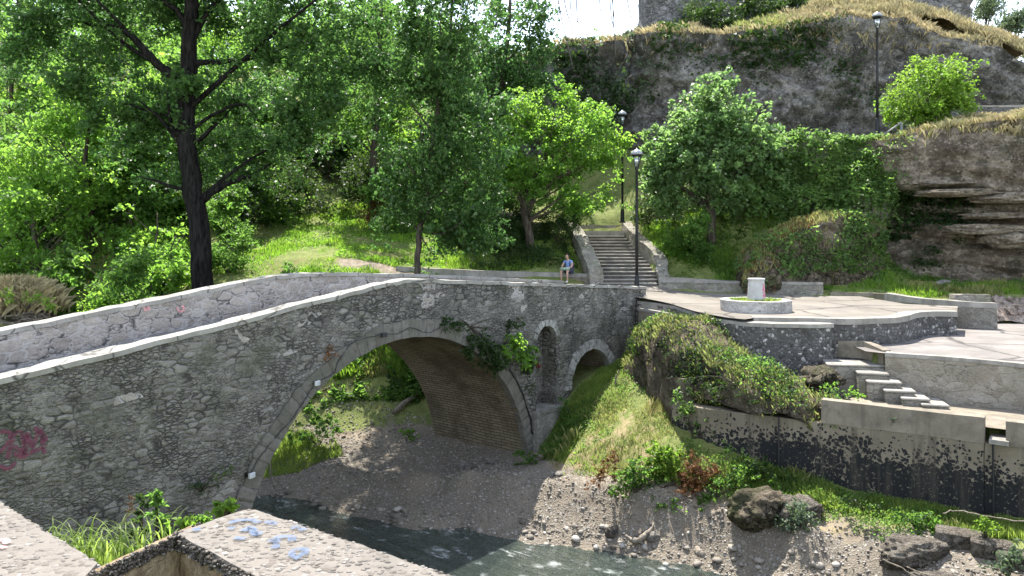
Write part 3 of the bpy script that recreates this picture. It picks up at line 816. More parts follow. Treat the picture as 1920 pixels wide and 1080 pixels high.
def gz(x, y):
    x = np.asarray(x, float); y = np.asarray(y, float)
    sh = np.broadcast(x, y).shape
    xx = np.broadcast_to(x, sh).ravel(); yy = np.broadcast_to(y, sh).ravel()
    z = rbf(xx, yy)
    z = z + 0.10 * fbm(xx * .7, yy * .7, 0, 4, 5) + 0.03 * fbm(xx * 2.9, yy * 2.9, 0, 3, 8)
    cl = np.array([(-6.5, 26.0), (-3.4, 24.6), (-1.0, 23.9), (1.26, 22.9), (2.9, 22.0), (4.5, 20.95), (6, 20.0), (7.2, 18.9)])
    dm = np.full(len(xx), 9.0)
    for a_, b_ in zip(cl[:-1], cl[1:]):
        ab = b_ - a_; tt = np.clip(((xx - a_[0]) * ab[0] + (yy - a_[1]) * ab[1]) / (ab @ ab), 0, 1)
        dm = np.minimum(dm, np.hypot(xx - a_[0] - tt * ab[0], yy - a_[1] - tt * ab[1]))
    face_ = in_poly(xx, yy, [(.3, 21.2), (1.2, 23.0), (3, 22.1), (4.6, 21.0), (6.2, 20.1), (9.5, 18.4), (11, 14), (7, 17), (4, 19.6)])
    z = z + face_ * .13 * np.abs(fbm(xx * 1.5, yy * 1.5, 2, 4, 21))
    z = z + .26 * np.exp(-(dm / .42) ** 2) * (1 + .5 * vnoise(xx * 1.3, yy * 1.3, 0, 4)) + .09 * np.exp(-(dm / 1.2) ** 2) * fbm(xx * 2.2, yy * 2.2, 1, 3, 6)
    far = sstep(45, 90, yy)
    z = z + far * 1.2 * fbm(xx * .12, yy * .12, 0, 3, 2)
    # the banks end at the foot of the retaining walls and cliffs
    yw = np.interp(xx, [10.8, 11, 13, 15.5, 16.5, 17.5, 18.5, 19.5, 21, 24, 28, 34, 40], [60, 38.2, 37.9, 37.6, 37.4, 36.8, 36.0, 35.4, 34.9, 34.2, 33.4, 32.2, 31])
    fr = np.interp(xx, [10, 14, 16.5, 18.5, 40], [9.6, 9.4, 8.8, 6.5, 6.4])
    ft = 6.15 + (fr - 6.15) * sstep(34.2, 37.6, yy + .9 * sstep(16, 20, xx) * 2)
    off_ = .3 + 1.0 * sstep(16.4, 17.6, xx)
    k = (xx > 10.9) & (yy < yw + off_) & (yy > 31.5)
    z[k] = np.minimum(z[k], ft[k] + .06 * fbm(xx[k] * .9, yy[k] * .9, 0, 3, 8))
    k = (xx > 10.9) & (yy >= yw + off_) & (yy < 48.6)
    z[k] = np.clip(z[k], 12.75, 13.15)
    rw = np.interp(xx, [4.5, 4.72, 4.85, 5.45, 6.3, 7.4, 8.3, 10, 11.42, 13.6, 18, 25], [26, 24.4, 23.5, 22.7, 22.05, 21.4, 20.8, 19.7, 18.72, 17.2, 14.2, 9.5])
    rb = np.interp(xx, [4.6, 4.85, 5.45, 6.3, 7.4, 8.9, 10, 14, 20], [3.2, 2.9, 2.55, 2.25, 1.98, 1.72, 1.66, 1.75, 2.0])
    k = (xx > 4.75) & (xx < 20) & (yy < rw + .3) & (yy > rw - 1.2)
    z[k] = np.minimum(z[k], rb[k] + .03 * fbm(xx[k] * 2, yy[k] * 2, 0, 2, 4))
    k = (xx > 3.35) & (xx < 6.75) & (yy > 34.7) & (yy < 42.5)
    z[k] = np.minimum(z[k], 6.15 + np.maximum(0, yy[k] - 35.2) * .38 - .5)
    for poly, zf in ZONES:
        k = in_poly(xx, yy, poly)
        if k.any(): z[k] = zf(xx[k], yy[k])
    return z.reshape(sh)

def axis(segments):
    out = []
    for a, b, s in segments:
        out.append(np.arange(a, b, s))
    return np.unique(np.round(np.concatenate(out), 4))
gx = axis([(-400, -90, 40), (-90, -40, 5), (-40, -18, 1.2), (-18, -13, .45), (-13, 14, .19), (14, 24, .4), (24, 50, 2), (50, 100, 6), (100, 401, 40)])
gy = axis([(-300, -40, 40), (-40, -4, 4), (-4, 10, .5), (10, 16, .3), (16, 40, .19), (40, 48, .5), (48, 80, 1.6), (80, 160, 8), (160, 481, 40)])
GX, GY = np.meshgrid(gx, gy, indexing='ij')
GZ = gz(GX, GY)
# zone weights
def shore_side(x, y):
    return rbf(x, y).reshape(np.shape(x))
raw = shore_side(GX, GY)
lowp = in_poly(GX, GY, LOWSIDE)
gravel = sstep(1.35, .9, raw + .35 * fbm(GX * .8, GY * .8, 0, 3, 4))
# the gravel flat runs on under and beyond the bridge
fl = in_poly(GX, GY, [(-12, 24), (-3, 23), (.6, 24.6), (-3.2, 29.6), (-6.2, 30.0), (-11, 30.5)])
gravel = np.maximum(gravel, fl * sstep(2.4, 1.7, raw) * np.clip(.75 - .45 * sstep(26, 28, GY) + .5 * fbm(GX * .9, GY * .9, 3, 3, 2), 0, 1))
gravel = gravel * (1 - .45 * in_poly(GX, GY, [(1.0, 22.0), (1.6, 23.2), (3, 22.4), (4.6, 21.3), (6.2, 20.4), (9.5, 18.6), (11, 15), (7, 17.6), (4, 20.3)]))
rs = in_poly(GX, GY, [(5.6, 20.7), (8, 18.6), (9.5, 18.6), (13, 15.8), (12, 12), (5, 19)])
gravel = np.maximum(gravel, rs * .62)
path = np.hypot(GX - np.clip(GX, -12, 0), GY - (34.3 - .02 * (GX + 6)) - .0 * GX)
pathm = sstep(.6, .3, np.abs(GY - (34.0 + .2 * np.clip(-GX - 3, 0, 9)))) * sstep(-8.6, -7.2, GX) * sstep(-1.5, -3, GX)
grass = np.clip(sstep(1.0, 1.7, raw), 0, 1) * (1 - .9 * pathm)
dryb = np.zeros_like(GX)
dryb = np.maximum(dryb, sstep(14, 17, raw) * sstep(2, 6, GX) * .75)
dryb = np.maximum(dryb, in_poly(GX, GY, [(7, 20.5), (9, 19), (12, 16.8), (12, 15.5), (7.5, 18.6)]) * .45)
dryb = np.maximum(dryb, in_poly(GX, GY, [(2.2, 24.4), (3.3, 26.6), (4.5, 24), (4.0, 22.5)]) * .5)
dryb = np.maximum(dryb, in_poly(GX, GY, [(1, 23.4), (2.7, 22.8), (5.5, 21.2), (8.7, 19.6), (11.5, 18.2), (8.8, 20.2), (6, 21.9), (4.9, 23.0), (4.9, 25.5), (5.2, 28.5), (4.7, 30.2), (3.2, 28.9)]) * np.clip(.45 + .5 * fbm(GX * .8, GY * .8, 0, 3, 12), 0, .9))
mfar = (GX.shape[0], GX.shape[1])
ground = mesh_np('ground', np.stack([GX, GY, GZ], -1).reshape(-1, 3), grid_faces(*mfar), M['ground'], None, True,
                 attrs={'grass': grass.ravel(), 'gravel': gravel.ravel(), 'dry': dryb.ravel()})
tag(ground, kind='structure')

river = mesh_np('river_water', np.array([(-60, -12, 0), (50, -12, 0), (50, 21.5, 0), (6, 20.6, 0), (-10, 30, 0), (-60, 60, 0)], float), [[0, 1, 2, 3, 4, 5]], M['water'])
tag(river, kind='structure')

# ------------------------------------------------------------------ the stone bridge (local x runs from its far right end to the left, y towards the camera)
BX, BY = 4.9, 31.0
BD = np.array([-0.641, -0.7675]); BN = np.array([0.7675, -0.641])
BW = 4.4
bridge = empty('stone_bridge', (BX, BY, 0), math.atan2(BD[1], BD[0]), 'old grey humpback bridge of rubble stone spanning the river on one wide arch', 'bridge')

def NEARTOP(t): return np.interp(t, [-1, 0, 5.33, 9.2, 11.4, 12.3, 13.2, 15.15, 17.74, 22.15, 27, 34], [6.4, 6.44, 6.78, 7.02, 7.17, 7.2, 7.1, 6.82, 6.4, 5.79, 5.2, 4.9])
def FARTOP(t): return np.interp(t, [-1, 5, 9, 11.5, 12.7, 14, 15.2, 20.8, 25, 34], [6.47, 6.9, 7.14, 7.25, 7.28, 7.22, 7.06, 6.26, 5.65, 5.1])
def DECK(t): return np.interp(t, [-2, 0, 5, 9, 12.4, 15.5, 22, 34], [5.95, 6.0, 6.1, 6.25, 6.36, 6.1, 5.2, 4.3])
AC, AR, AZ = 12.1, 5.32, .26        # main arch
SC_, SR, SZ = 3.05, 1.32, 2.95      # dry arch at the right
RINGM, RINGS = .50, .38
NL, NR_, NB, NT_ = 5.23, 6.38, 2.54, 5.36   # niche

def arch_z(t, c, r, z0):
    d = r * r - (t - c) ** 2
    return z0 + np.sqrt(np.maximum(d, 0))

def face_piece(ts, bot, top, y, nv, V, F, flip=False):
    ts = np.asarray(ts, float)
    k = np.linspace(0, 1, nv)
    z = bot[:, None] + (top - bot)[:, None] * k[None, :]
    base = sum(len(a) for a in V)
    v = np.stack([np.repeat(ts[:, None], nv, 1), np.full(z.shape, y), z], -1).reshape(-1, 3)
    f = grid_faces(len(ts), nv, base)
    V.append(v); F.append(f if flip else f[:, ::-1])

def face_mesh(name, y, topf, mat, niche, outward):
    V, F = [], []
    t_all = []
    step = .09
    ro, rs = AR + .02, SR + .02
    # segments along the bridge
    segs = [(-.9 if outward > 0 else -1.5, SC_ - rs, None), (SC_ - rs, SC_ + rs, 's'), (SC_ + rs, NL if niche else AC - ro, None)]
    if niche: segs += [(NL, NR_, 'n'), (NR_, AC - ro, None)]
    segs += [(AC - ro, AC + ro, 'm'), (AC + ro, 33, None)]
    for a, b, k in segs:
        n = max(3, int((b - a) / step) + 1)
        if k in ('s', 'm'):
            th = np.linspace(math.pi, 0, n + 20)
            c, r, z0 = (SC_, rs, SZ) if k == 's' else (AC, ro, AZ)
            ts = c + r * np.cos(th)
            bot = z0 + r * np.sin(th)
        else:
            ts = np.linspace(a, b, n)
            bot = np.full(len(ts), -1.0)
        top = topf(ts)
        if k == 'n':
            cn, rn = (NL + NR_) / 2, (NR_ - NL) / 2
            face_piece(ts, np.maximum(arch_z(ts, cn, rn, NT_ - rn), NT_ - rn), top, y, 30, V, F, outward < 0)
            face_piece(ts, np.full(len(ts), -.5), np.full(len(ts), NB), y, 34, V, F, outward < 0)
        else:
            nv = 90 if k == 'm' else 80
            face_piece(ts, bot, top, y, nv, V, F, outward < 0)
    v = np.concatenate(V); f = np.concatenate(F)
    # real relief: stones stand a little proud, the wall bellies
    rel = .02 * fbm(v[:, 0] * .7, 0, v[:, 2] * .7, 3, 3) + .014 * vnoise(v[:, 0] * 2.7, 3, v[:, 2] * 4.5, 6) + .008 * vnoise(v[:, 0] * 9, 1, v[:, 2] * 9, 7)
    v[:, 1] += outward * np.where(v[:, 2] > -5, rel, 0)
    return mesh_np(name, v, f, mat, bridge, True)

near_face = face_mesh('spandrel_wall', 0.0, lambda t: NEARTOP(t) - .1, M['bridge_face'], True, 1)
far_face = face_mesh('spandrel_wall', -BW, lambda t: FARTOP(t) - .1, M['bridge_face'], False, -1)

def barrel(name, c, r, z0, mat, y0, y1, n=60, zlow=-1.0):
    th = np.linspace(math.pi, 0, n)
    px = [c - r] + list(c + r * np.cos(th)) + [c + r]
    pz = [zlow] + list(z0 + r * np.sin(th)) + [zlow]
    px, pz = np.array(px), np.array(pz)
    al = np.concatenate([[0], np.cumsum(np.hypot(np.diff(px), np.diff(pz)))])
    ny = 24
    ys = np.linspace(y0, y1, ny)
    v = np.stack([np.repeat(px[:, None], ny, 1), np.repeat(ys[None, :], len(px), 0), np.repeat(pz[:, None], ny, 1)], -1)
    rel = .02 * vnoise(v[..., 0] * 2, v[..., 1] * 2, v[..., 2] * 2, 9)
    v[..., 0] += rel * np.where(v[..., 0] > c, -1, 1) * .6; v[..., 2] += rel * .4
    uv = np.stack([np.repeat(ys[None, :], len(px), 0), np.repeat(al[:, None], ny, 1)], -1)
    return mesh_np(name, v.reshape(-1, 3), grid_faces(len(px), ny)[:, ::-1], mat, bridge, True, uv=uv.reshape(-1, 2))
barrel('arch_vault', AC, AR, AZ, M['barrel'], .01, -BW - .01)
o = barrel('arch_vault', SC_, SR, SZ, M['barrel'], .01, -BW - .01, 30, 1.0)
o['label'] = 'dark vault of the small dry arch'

def ring(name, c, r, w, z0, mat, y0, y1_, a0=math.pi, a1=0.0, n=70, taper=0.0, legs=0.0):
    n = n * 3
    th = np.linspace(a0, a1, n)
    rgb_ = np.random.default_rng(int(r * 100)); blk = rgb_.uniform(-1, 1, 400)
    V, UV = [], []
    for i, a in enumerate(th):
        q = abs(a - a0) * r / (.3 if r > 3 else .17); bi = int(q); edge = min(q - bi, 1 - q + bi)
        b1, b2, b3 = blk[bi % 400], blk[(bi * 7 + 31) % 400], blk[(bi * 13 + 5) % 400]
        rr = r + .012 * b3 - (.0 if edge > .06 else .006)
        y1 = y1_ + .016 * b1 - (.0 if edge > .07 else .018)
        ww = w * (1 - max(taper, .2) * (0.5 + .5 * b2)) + .03 * b1
        for (rad, y) in ((rr - .012, y0 - .16), (rr - .012, y1), (rr + ww, y1), (rr + ww, y0)):
            V.append((c + rad * math.cos(a), y, z0 + rad * math.sin(a)))
            UV.append((abs(a - a0) * r, rad))
    F = []
    for i in range(n - 1):
        for k in range(3):
            F.append((i * 4 + k, i * 4 + k + 1, (i + 1) * 4 + k + 1, (i + 1) * 4 + k))
    F.append((0, 1, 2, 3)); F.append(tuple((n - 1) * 4 + k for k in (3, 2, 1, 0)))
    o = mesh_np(name, np.array(V), F, mat, bridge, False, uv=np.array(UV))
    bm = bmesh.new(); bm.from_mesh(o.data); bmesh.ops.recalc_face_normals(bm, faces=bm.faces); bm.to_mesh(o.data); bm.free()
    return o
ring('arch_ring', AC, AR, RINGM, AZ, M['ring_main'], -.02, .055)
ring('arch_ring', SC_, SR, RINGS, SZ, M['ring_small'], -.02, .05, math.pi * 1.02, -.02, 34, .25)
ring('arch_ring', (NL + NR_) / 2, (NR_ - NL) / 2, .27, NT_ - (NR_ - NL) / 2, M['ring_small'], -.02, .04, math.pi * .93, math.pi * .07, 22, .3)

# the niche: a recess with a sill, and the pier foot standing forward below it
cn, rn = (NL + NR_) / 2, (NR_ - NL) / 2
ths = np.linspace(math.pi, 0, 18)
prof = [(NL, NB)] + [(cn + rn * math.cos(a), NT_ - rn + rn * math.sin(a)) for a in ths] + [(NR_, NB)]
V = [(x, 0.0, z) for x, z in prof] + [(x, -.62, z) for x, z in prof]
n = len(prof)
F = [(i, i + 1, n + i + 1, n + i) for i in range(n - 1)] + [(n - 1, 0, n, 2 * n - 1)] + [tuple(range(n, 2 * n))]
mesh_np('niche', np.array(V), F, M['bridge_face'], bridge)
mb = MB()
mb.hexa([(NL - .25, -.1, -.5), (NR_ + .32, -.1, -.5), (NR_ + .32, .34, -.5), (NL - .25, .34, -.5)], [(NL - .12, -.1, NB - .03), (NR_ + .2, -.1, NB - .03), (NR_ + .2, .22, NB - .03), (NL - .12, .22, NB - .03)])
mb.box((NL - .05, -.55, NB - .12), (NR_ + .02, .27, NB + .02), .01)
mb.build('pier_foot', M['ring_stone'], bridge, bevel=.02)

mb = MB(); mb.box((SC_ - SR - .2, -3.0, 1.5), (SC_ + SR + .2, -2.6, SZ + SR + .1)); ob = mb.build('arch_light_block', M['bridge_face'], bridge); ob['label'] = 'added wall blocking light from behind the small dry arch'  # unseen wall added so that no daylight comes through the arch
# parapets, coping, deck
def strip_solid(name, ts, y0, y1, zb, zt, mat, jit=.01, seed=1, bev=0.0):
    ts = np.asarray(ts, float)
    ny = max(2, int(abs(y1 - y0) / .15) + 1)
    ys = np.linspace(y0, y1, ny)
    ring_pts = [(y0, 0)] + [(y0, .5)] + [(y, 1) for y in ys] + [(y1, .5)] + [(y1, 0)]
    nr = len(ring_pts)
    Z0, Z1 = zb(ts), zt(ts)
    v = np.zeros((len(ts), nr, 3))
    for k, (y, h) in enumerate(ring_pts):
        v[:, k, 0] = ts; v[:, k, 1] = y; v[:, k, 2] = Z0 + (Z1 - Z0) * h
    v[..., 1] += jit * vnoise(v[..., 0] * 1.9, v[..., 1] * 3, v[..., 2] * 3, seed) * 1.5
    v[..., 2] += jit * vnoise(v[..., 0] * 2.6, v[..., 1] * 4, 7, seed + 1)
    F = [tuple(q) for q in grid_faces(len(ts), nr)]
    F += [tuple(i * nr for i in range(len(ts)))[0:0]]
    F = [q for q in F if q]
    for i in range(len(ts) - 1):
        F.append((i * nr, i * nr + nr - 1, (i + 1) * nr + nr - 1, (i + 1) * nr))
    F.append(tuple(range(nr))); F.append(tuple((len(ts) - 1) * nr + k for k in range(nr - 1, -1, -1)))
    o = mesh_np(name, v.reshape(-1, 3), F, mat, bridge, False)
    bm = bmesh.new(); bm.from_mesh(o.data); bmesh.ops.recalc_face_normals(bm, faces=bm.faces); bm.to_mesh(o.data); bm.free()
    return o
tn = np.arange(-.92, 33, .16); tf = np.arange(-.62, 33, .16)
PT = .46
strip_solid('parapet', tn, -.02, -PT, lambda t: DECK(t) - .5, lambda t: NEARTOP(t) - .1, M['bridge_inner'], .012, 3)
strip_solid('parapet', tf, -BW + .02, -BW + PT, lambda t: DECK(t) - .6, lambda t: FARTOP(t) - .1, M['bridge_inner'], .012, 5)
strip_solid('coping', tn, .05, -PT - .03, lambda t: NEARTOP(t) - .105, lambda t: NEARTOP(t), M['coping'], .022, 11)
strip_solid('coping', tf, -BW - .05, -BW + PT + .03, lambda t: FARTOP(t) - .105, lambda t: FARTOP(t), M['coping'], .022, 15)
strip_solid('deck', np.arange(-1.6, 33, .4), -PT + .01, -BW + PT - .01, lambda t: DECK(t) - .35, lambda t: DECK(t), M['deck'], .02, 17)
mb = MB()
mb.box((-.915, -PT - .01, 3.2), (-.93, -.0, 6.34))
mb.build('end_face', M['bridge_inner'], bridge)

def bloc(t, y, z):
    """bridge-local point to world"""
    p = np.array([BX, BY]) + BD * t + BN * y
    return Vector((p[0], p[1], z))
def on_face(px, py):
    """t and height on the near face for a pixel of the photograph"""
    s = (px - 960) / FPX
    t = (BX - s * BY) / (s * BD[1] - BD[0])
    Y = BY + BD[1] * t
    return t, EYE - (py - HOR) / FPX * Y

def scrawl(name, strokes, toP, nrm, width, mat, parent, off=.035, label=None):
    """spray-paint strokes: flat ribbons lying on a surface, one mesh"""
    V, F = [], []
    nrm = Vector(nrm).normalized()
    for st in strokes:
        P = [toP(*p) for p in smooth_path([(a, b, 0) for a, b in st], 5)[:, :2]]
        for i, p in enumerate(P):
            q = P[min(i + 1, len(P) - 1)] - P[max(i - 1, 0)]
            s = q.cross(nrm)
            if s.length < 1e-6: s = Vector((0, 0, 1))
            s = s.normalized() * width * (.8 + .4 * random.random())
            V += [tuple(p + s + nrm * off), tuple(p - s + nrm * off)]
            if i:
                b = len(V) - 4
                F.append((b, b + 1, b + 3, b + 2))
    o = mesh_np(name, np.array(V), F, mat, parent)
    if label: o['label'] = label
    return o
def fp(px, py):
    t, z = on_face(px, py)
    return Vector((t, 0, z))
scrawl('graffiti', [[(-6, 808), (18, 812), (10, 835), (-6, 850)], [(12, 860), (26, 815), (40, 812), (44, 850), (30, 838), (14, 842)],
                    [(46, 852), (50, 812), (60, 838), (74, 805), (82, 850)], [(24, 848), (40, 856), (60, 846), (84, 836)], [(-4, 872), (14, 878), (30, 866)], [(62, 802), (78, 812), (86, 826)]],
       fp, (0, 1, 0), .038, M['spray_pink'], bridge, label='faded pink spray paint scrawl')
scrawl('graffiti', [[(1008, 684), (1012, 694), (1018, 682), (1020, 695)], [(1022, 684), (1027, 694), (1032, 683), (1036, 694)], [(1006, 690), (1020, 689), (1040, 690)]],
       lambda px, py: Vector((on_face(px, py)[0], -.62, on_face(px, py)[1])), (0, 1, 0), .05, M['spray_red'], bridge, label='dark red spray paint scrawl in the niche')
def ip(px, py):
    s = (px - 960) / FPX
    bx, by = np.array([BX, BY]) + BN * (-BW + PT)
    t = (bx - s * by) / (s * BD[1] - BD[0])
    return Vector((t, -BW + PT, EYE - (py - HOR) / FPX * (by + BD[1] * t)))
scrawl('graffiti', [[(268, 572), (272, 582), (278, 574)], [(274, 576), (280, 581)]], ip, (0, 1, 0), .025, M['spray_rose'], bridge, label='small rusty red scribble inside the far parapet')
scrawl('graffiti', [[(330, 576), (336, 584), (344, 580), (340, 572)]], ip, (0, 1, 0), .03, M['spray_rose'], bridge, label='rusty red arrow mark inside the far parapet')

# floodlights and their cables on the arch
def floodlight(px, py, cat_label, tilt, white=True):
    t, z = on_face(px, py)
    p = bloc(t, .16, z)
    r = empty('floodlight', p, math.atan2(BN[1], BN[0]) + tilt, cat_label, 'floodlight', 'floodlights on the arch')
    mb = MB(); mb.box((-.035, -.085, -.06), (.035, .085, .06)); mb.build('housing', M['white_box'] if white else M['cable'], r, bevel=.01)
    mb = MB(); mb.box((.036, -.07, -.045), (.041, .07, .045)); mb.build('glass', M['grey_metal'] if white else M['cable'], r)
    mb = MB(); mb.box((-.17, -.015, -.03), (-.036, .015, .0)); mb.box((-.17, -.04, -.08), (-.15, .04, .05)); mb.build('bracket', M['cable'], r)
floodlight(588, 717, 'white floodlight halfway up the left limb of the main arch', .4)
floodlight(465, 889, 'white floodlight low on the left limb of the main arch near the water', .3)
floodlight(713, 627, 'small black floodlight near the crown of the main arch', 0, False)
def face_cable(name, pix, label, y=.075, r=.011):
    P = np.array([tuple(bloc(*(lambda a: (a[0], y, a[1]))(on_face(px, py)))) for px, py in pix])
    P = smooth_path(P, 6)
    P = P + np.stack([vnoise(np.arange(len(P)) * .7, k, 2, 4) for k in range(3)], -1) * .02
    mb = MB(); mb.tube(P, r, 6)
    return tag(mb.build(name, M['cable'], None, True), label, 'cable')
face_cable('cable', [(585, 722), (567, 752), (548, 780), (520, 812), (488, 850), (468, 884)], 'black cable running down from the white floodlight along the left arch ring')
face_cable('cable', [(590, 716), (622, 700), (634, 672), (660, 642), (706, 628), (742, 625), (765, 614), (800, 623), (822, 613)], 'black cable looping along the crown of the main arch')
face_cable('cable', [(952, 690), (974, 732), (990, 780), (996, 815)], 'black cable hanging down the right limb of the main arch beside the niche', .07, .03)

# white junction box with its conduit on the end wall
r = empty('junction_box', bloc(-.62, .25, 0) + Vector((0, 0, on_face(1187, 607)[1])), bridge.rotation_euler.z, 'white electrical junction box under the lamp post at the right end of the bridge', 'junction box')
mb = MB(); mb.box((-.18, -.1, -.15), (.18, .06, .15)); mb.build('housing', M['white_box'], r, bevel=.015)
mb = MB(); mb.tube(smooth_path([(.06, -.02, .15), (.04, -.02, .6), (.04, -.02, .95), (.12, -.06, 1.1)], 5), .022, 7); mb.build('conduit', M['white_box'], r, True)

# ------------------------------------------------------------------ terraces, stairs and walls
def poly_sheet(name, poly, zf, mat, step=.3, border=0.0):
    """paved sheet filling a polygon: clipped grid, triangulated outline"""
    P = np.array(densify(np.array([(x, y, 0) for x, y in poly] + [(*poly[0], 0)]), .5))[:-1, :2]
    bm = bmesh.new()
    vs = [bm.verts.new((x, y, 0)) for x, y in P]
    f = bm.faces.new(vs)
    x0, y0 = P.min(0); x1, y1 = P.max(0)
    for x in np.arange(x0 + step, x1, step * 3):
        bmesh.ops.bisect_plane(bm, geom=bm.verts[:] + bm.edges[:] + bm.faces[:], plane_co=(x, 0, 0), plane_no=(1, 0, 0))
    for y in np.arange(y0 + step, y1, step * 3):
        bmesh.ops.bisect_plane(bm, geom=bm.verts[:] + bm.edges[:] + bm.faces[:], plane_co=(0, y, 0), plane_no=(0, 1, 0))
    co = np.array([v.co for v in bm.verts])
    z = zf(co[:, 0], co[:, 1]) + .012 * vnoise(co[:, 0] * .8, co[:, 1] * .8, 0, 3)
    for v, zz in zip(bm.verts, z): v.co.z = zz
    bmesh.ops.recalc_face_normals(bm, faces=bm.faces)
    if sum(f.normal.z for f in bm.faces) < 0: bmesh.ops.reverse_faces(bm, faces=bm.faces)
    me = bpy.data.meshes.new(name); bm.to_mesh(me); bm.free()
    me.materials.append(mat)
    return link(bpy.data.objects.new(name, me))

tp = [tuple(p) for p in LEDGE[:22]] + [tuple(p) for p in WALL2] + TERRACE[22 + len(WALL2):]
ter = poly_sheet('terrace_paving', tp, lambda x, y: terrace_z(x, y) + .004, M['terrace_top'])
tag(ter, kind='structure')
plat = poly_sheet('platform_paving', PLATFORM, lambda x, y: 4.98 + 0 * x, M['platform_top'])
tag(plat, kind='structure')
wk = poly_sheet('walkway', WALK, lambda x, y: 3.72 + 0 * x, M['conc'])
tag(wk, kind='structure')

# pebbled terrace walls: the lower ledge and the higher wall behind it
r = empty('terrace_wall', (7.3, 24.3, 3.5), 0, 'curved dark pebble wall under the terrace edge with a thin pale ledge, ending at the steps', 'wall')
def rel(path, r): return [(x - r.location.x, y - r.location.y, z - r.location.z) for x, y, z in path]
led = [(x, y, (5.86 - .16 * sstep(31, 24.5, y))) for x, y in LEDGE]
wall('wall_body', rel([(x, y, z - .1) for x, y, z in led], r), -1.2, .62, M['cobble_dark'], r, step=.18, vstep=.18, jit=.03, side=1.0)
wall('ledge', rel([(x + .03, y - .05, z) for x, y, z in led], r), (5.58 - 3.5), .70, M['conc_light'], r, step=.3, vstep=.15, jit=.012, side=1.0)
r2 = empty('terrace_wall', (11, 24.5, 4.6), 0, 'long winding pebble wall between the upper terrace and the lower paved platform', 'wall')
w2 = [(x, y, 5.8 + .02) for x, y in WALL2]
wall('wall_body', rel([(x, y, z - .16) for x, y, z in w2], r2), -.4, .45, M['cobble_dark'], r2, step=.18, vstep=.18, jit=.03)
wall('coping', rel([(x, y - .03, z) for x, y, z in w2], r2), 5.64 - 4.6 - .001, .5, M['conc_light'], r2, step=.3, vstep=.15, jit=.01)

# stone support under the terrace beside the bridge, with its low ledge
r = empty('abutment_wall', (5.4, 30.2, 3.2), 0, 'plain dark wall beside the bridge end carrying the junction box', 'wall')
wall('wall_body', rel([(5.02, 30.72, 5.52), (5.6, 29.55, 5.5), (6.15, 28.35, 5.42)], r), 0, .5, M['conc'], r, jit=.02)
wall('ledge', rel([(4.98, 30.74, 5.6), (5.56, 29.52, 5.58), (6.12, 28.3, 5.5)], r), 5.49 - 3.2, .6, M['conc_light'], r, jit=.012)

# low wall behind the terrace
r = empty('back_wall', (10, 34, 5.8), 0, 'low grey wall along the back of the terrace in front of the shaded bank', 'wall')
bw = [(6.62, 34.95, 6.66), (7.6, 34.75, 6.6), (9.5, 34.0, 6.5), (12.0, 33.3, 6.5), (13.3, 33.1, 6.48)]
wall('wall_body', rel([(x, y, z - .09) for x, y, z in bw], r), 0, .4, M['old_wall'], r, jit=.02)
wall('coping', rel([(x, y - .03, z) for x, y, z in bw], r), .0 + 6.39 - 5.8, .46, M['conc_light'], r, jit=.015)
# kerb to the right of it, and the low curved wall above the platform
kb = tag(wall('kerb', [(13.6, 33.0, 6.08), (15.2, 32.7, 6.06), (15.5, 31.9, 6.06)], 5.7, .2, M['conc'], None, jit=.012), 'low kerb between the sunny grass and the back of the terrace', 'kerb')
r = empty('kerb_wall', (16.2, 29.6, 5), 0, 'low curved wall at the right corner of the terrace, lower end by the brown rubble heap', 'wall')
kw = smooth_path([(15.4, 32.0, 6.12), (16.1, 30.6, 6.0), (16.6, 29.4, 6.0), (17.2, 28.9, 5.98), (18.0, 28.7, 5.96)], 5)
wall('wall_body', rel([(x, y, z - .08) for x, y, z in kw], r), 0, .35, M['old_wall'], r, jit=.015)
wall('coping', rel([(x, y - .02, z) for x, y, z in kw], r), .78, .4, M['conc_light'], r, jit=.012)
tag(wall('block', [(17.9, 31.4, 6.1), (19.3, 31.2, 6.1)], 5.3, .4, M['old_wall'], None, jit=.02), 'short grey masonry block behind the low curved wall', 'block')

# planter ring, its soil, and the pillar standing in it
pc = W(1417, 582, 27.3); pc.z = terrace_z(np.array([pc.x]), np.array([pc.y]))[0]
r = empty('planter', pc, 0, 'round stone planter ring on the terrace filled with grass around a pillar', 'planter')
mb = MB()
prof = [(1.2, -.05), (1.21, .12), (1.2, .26), (1.215, .39), (1.21, .40), (.9, .405), (.88, .3), (.88, .05)]
mb.lathe(prof, 40, cap=False)
v = np.concatenate(mb.v); v += np.stack([vnoise(v[:, 0] * 2.5, v[:, 1] * 2.5, v[:, 2] * 4, k) for k in range(3)], -1) * .02
mb.v = [v]
mb.build('ring_wall', mat_rubble('planter_stone', [(.26, .24, .22), (.32, .3, .28), (.38, .36, .33), (.44, .42, .39)], sx=1.6, sz=2.0, gap=.06, gapamt=.35, mortar=(.4, .38, .35), bump=.5), r)
mb = MB(); mb.lathe([(.9, .2), (.9, .33), (.4, .36), (.02, .37)], 30); mb.build('soil', M['ground'], r, True)
rgp = np.random.default_rng(8); ap = rgp.uniform(0, 6.283, 900); rp_ = .9 * np.sqrt(rgp.uniform(.15, 1, 900))
PLANT_BL = (rp_ * np.cos(ap), rp_ * np.sin(ap))
planter_root = r
r = empty('pillar', pc + Vector((.02, 0, .34)), 0, 'short round concrete pillar with pink graffiti standing in the planter', 'pillar')
mb = MB(); mb.lathe([(.315, -.2), (.305, .1), (.28, .62), (.275, .74), (.29, .75), (.3, .79), (.285, .81), (.02, .815)], 28); mb.build('shaft', M['white_box'] and mat_concrete('pillar_conc', (.32, .31, .3), (.42, .41, .39), 3.0, .2), r, True)
def pil(a, z):
    rr = .305 - .04 * z
    return Vector((rr * math.sin(a), -rr * math.cos(a), z))
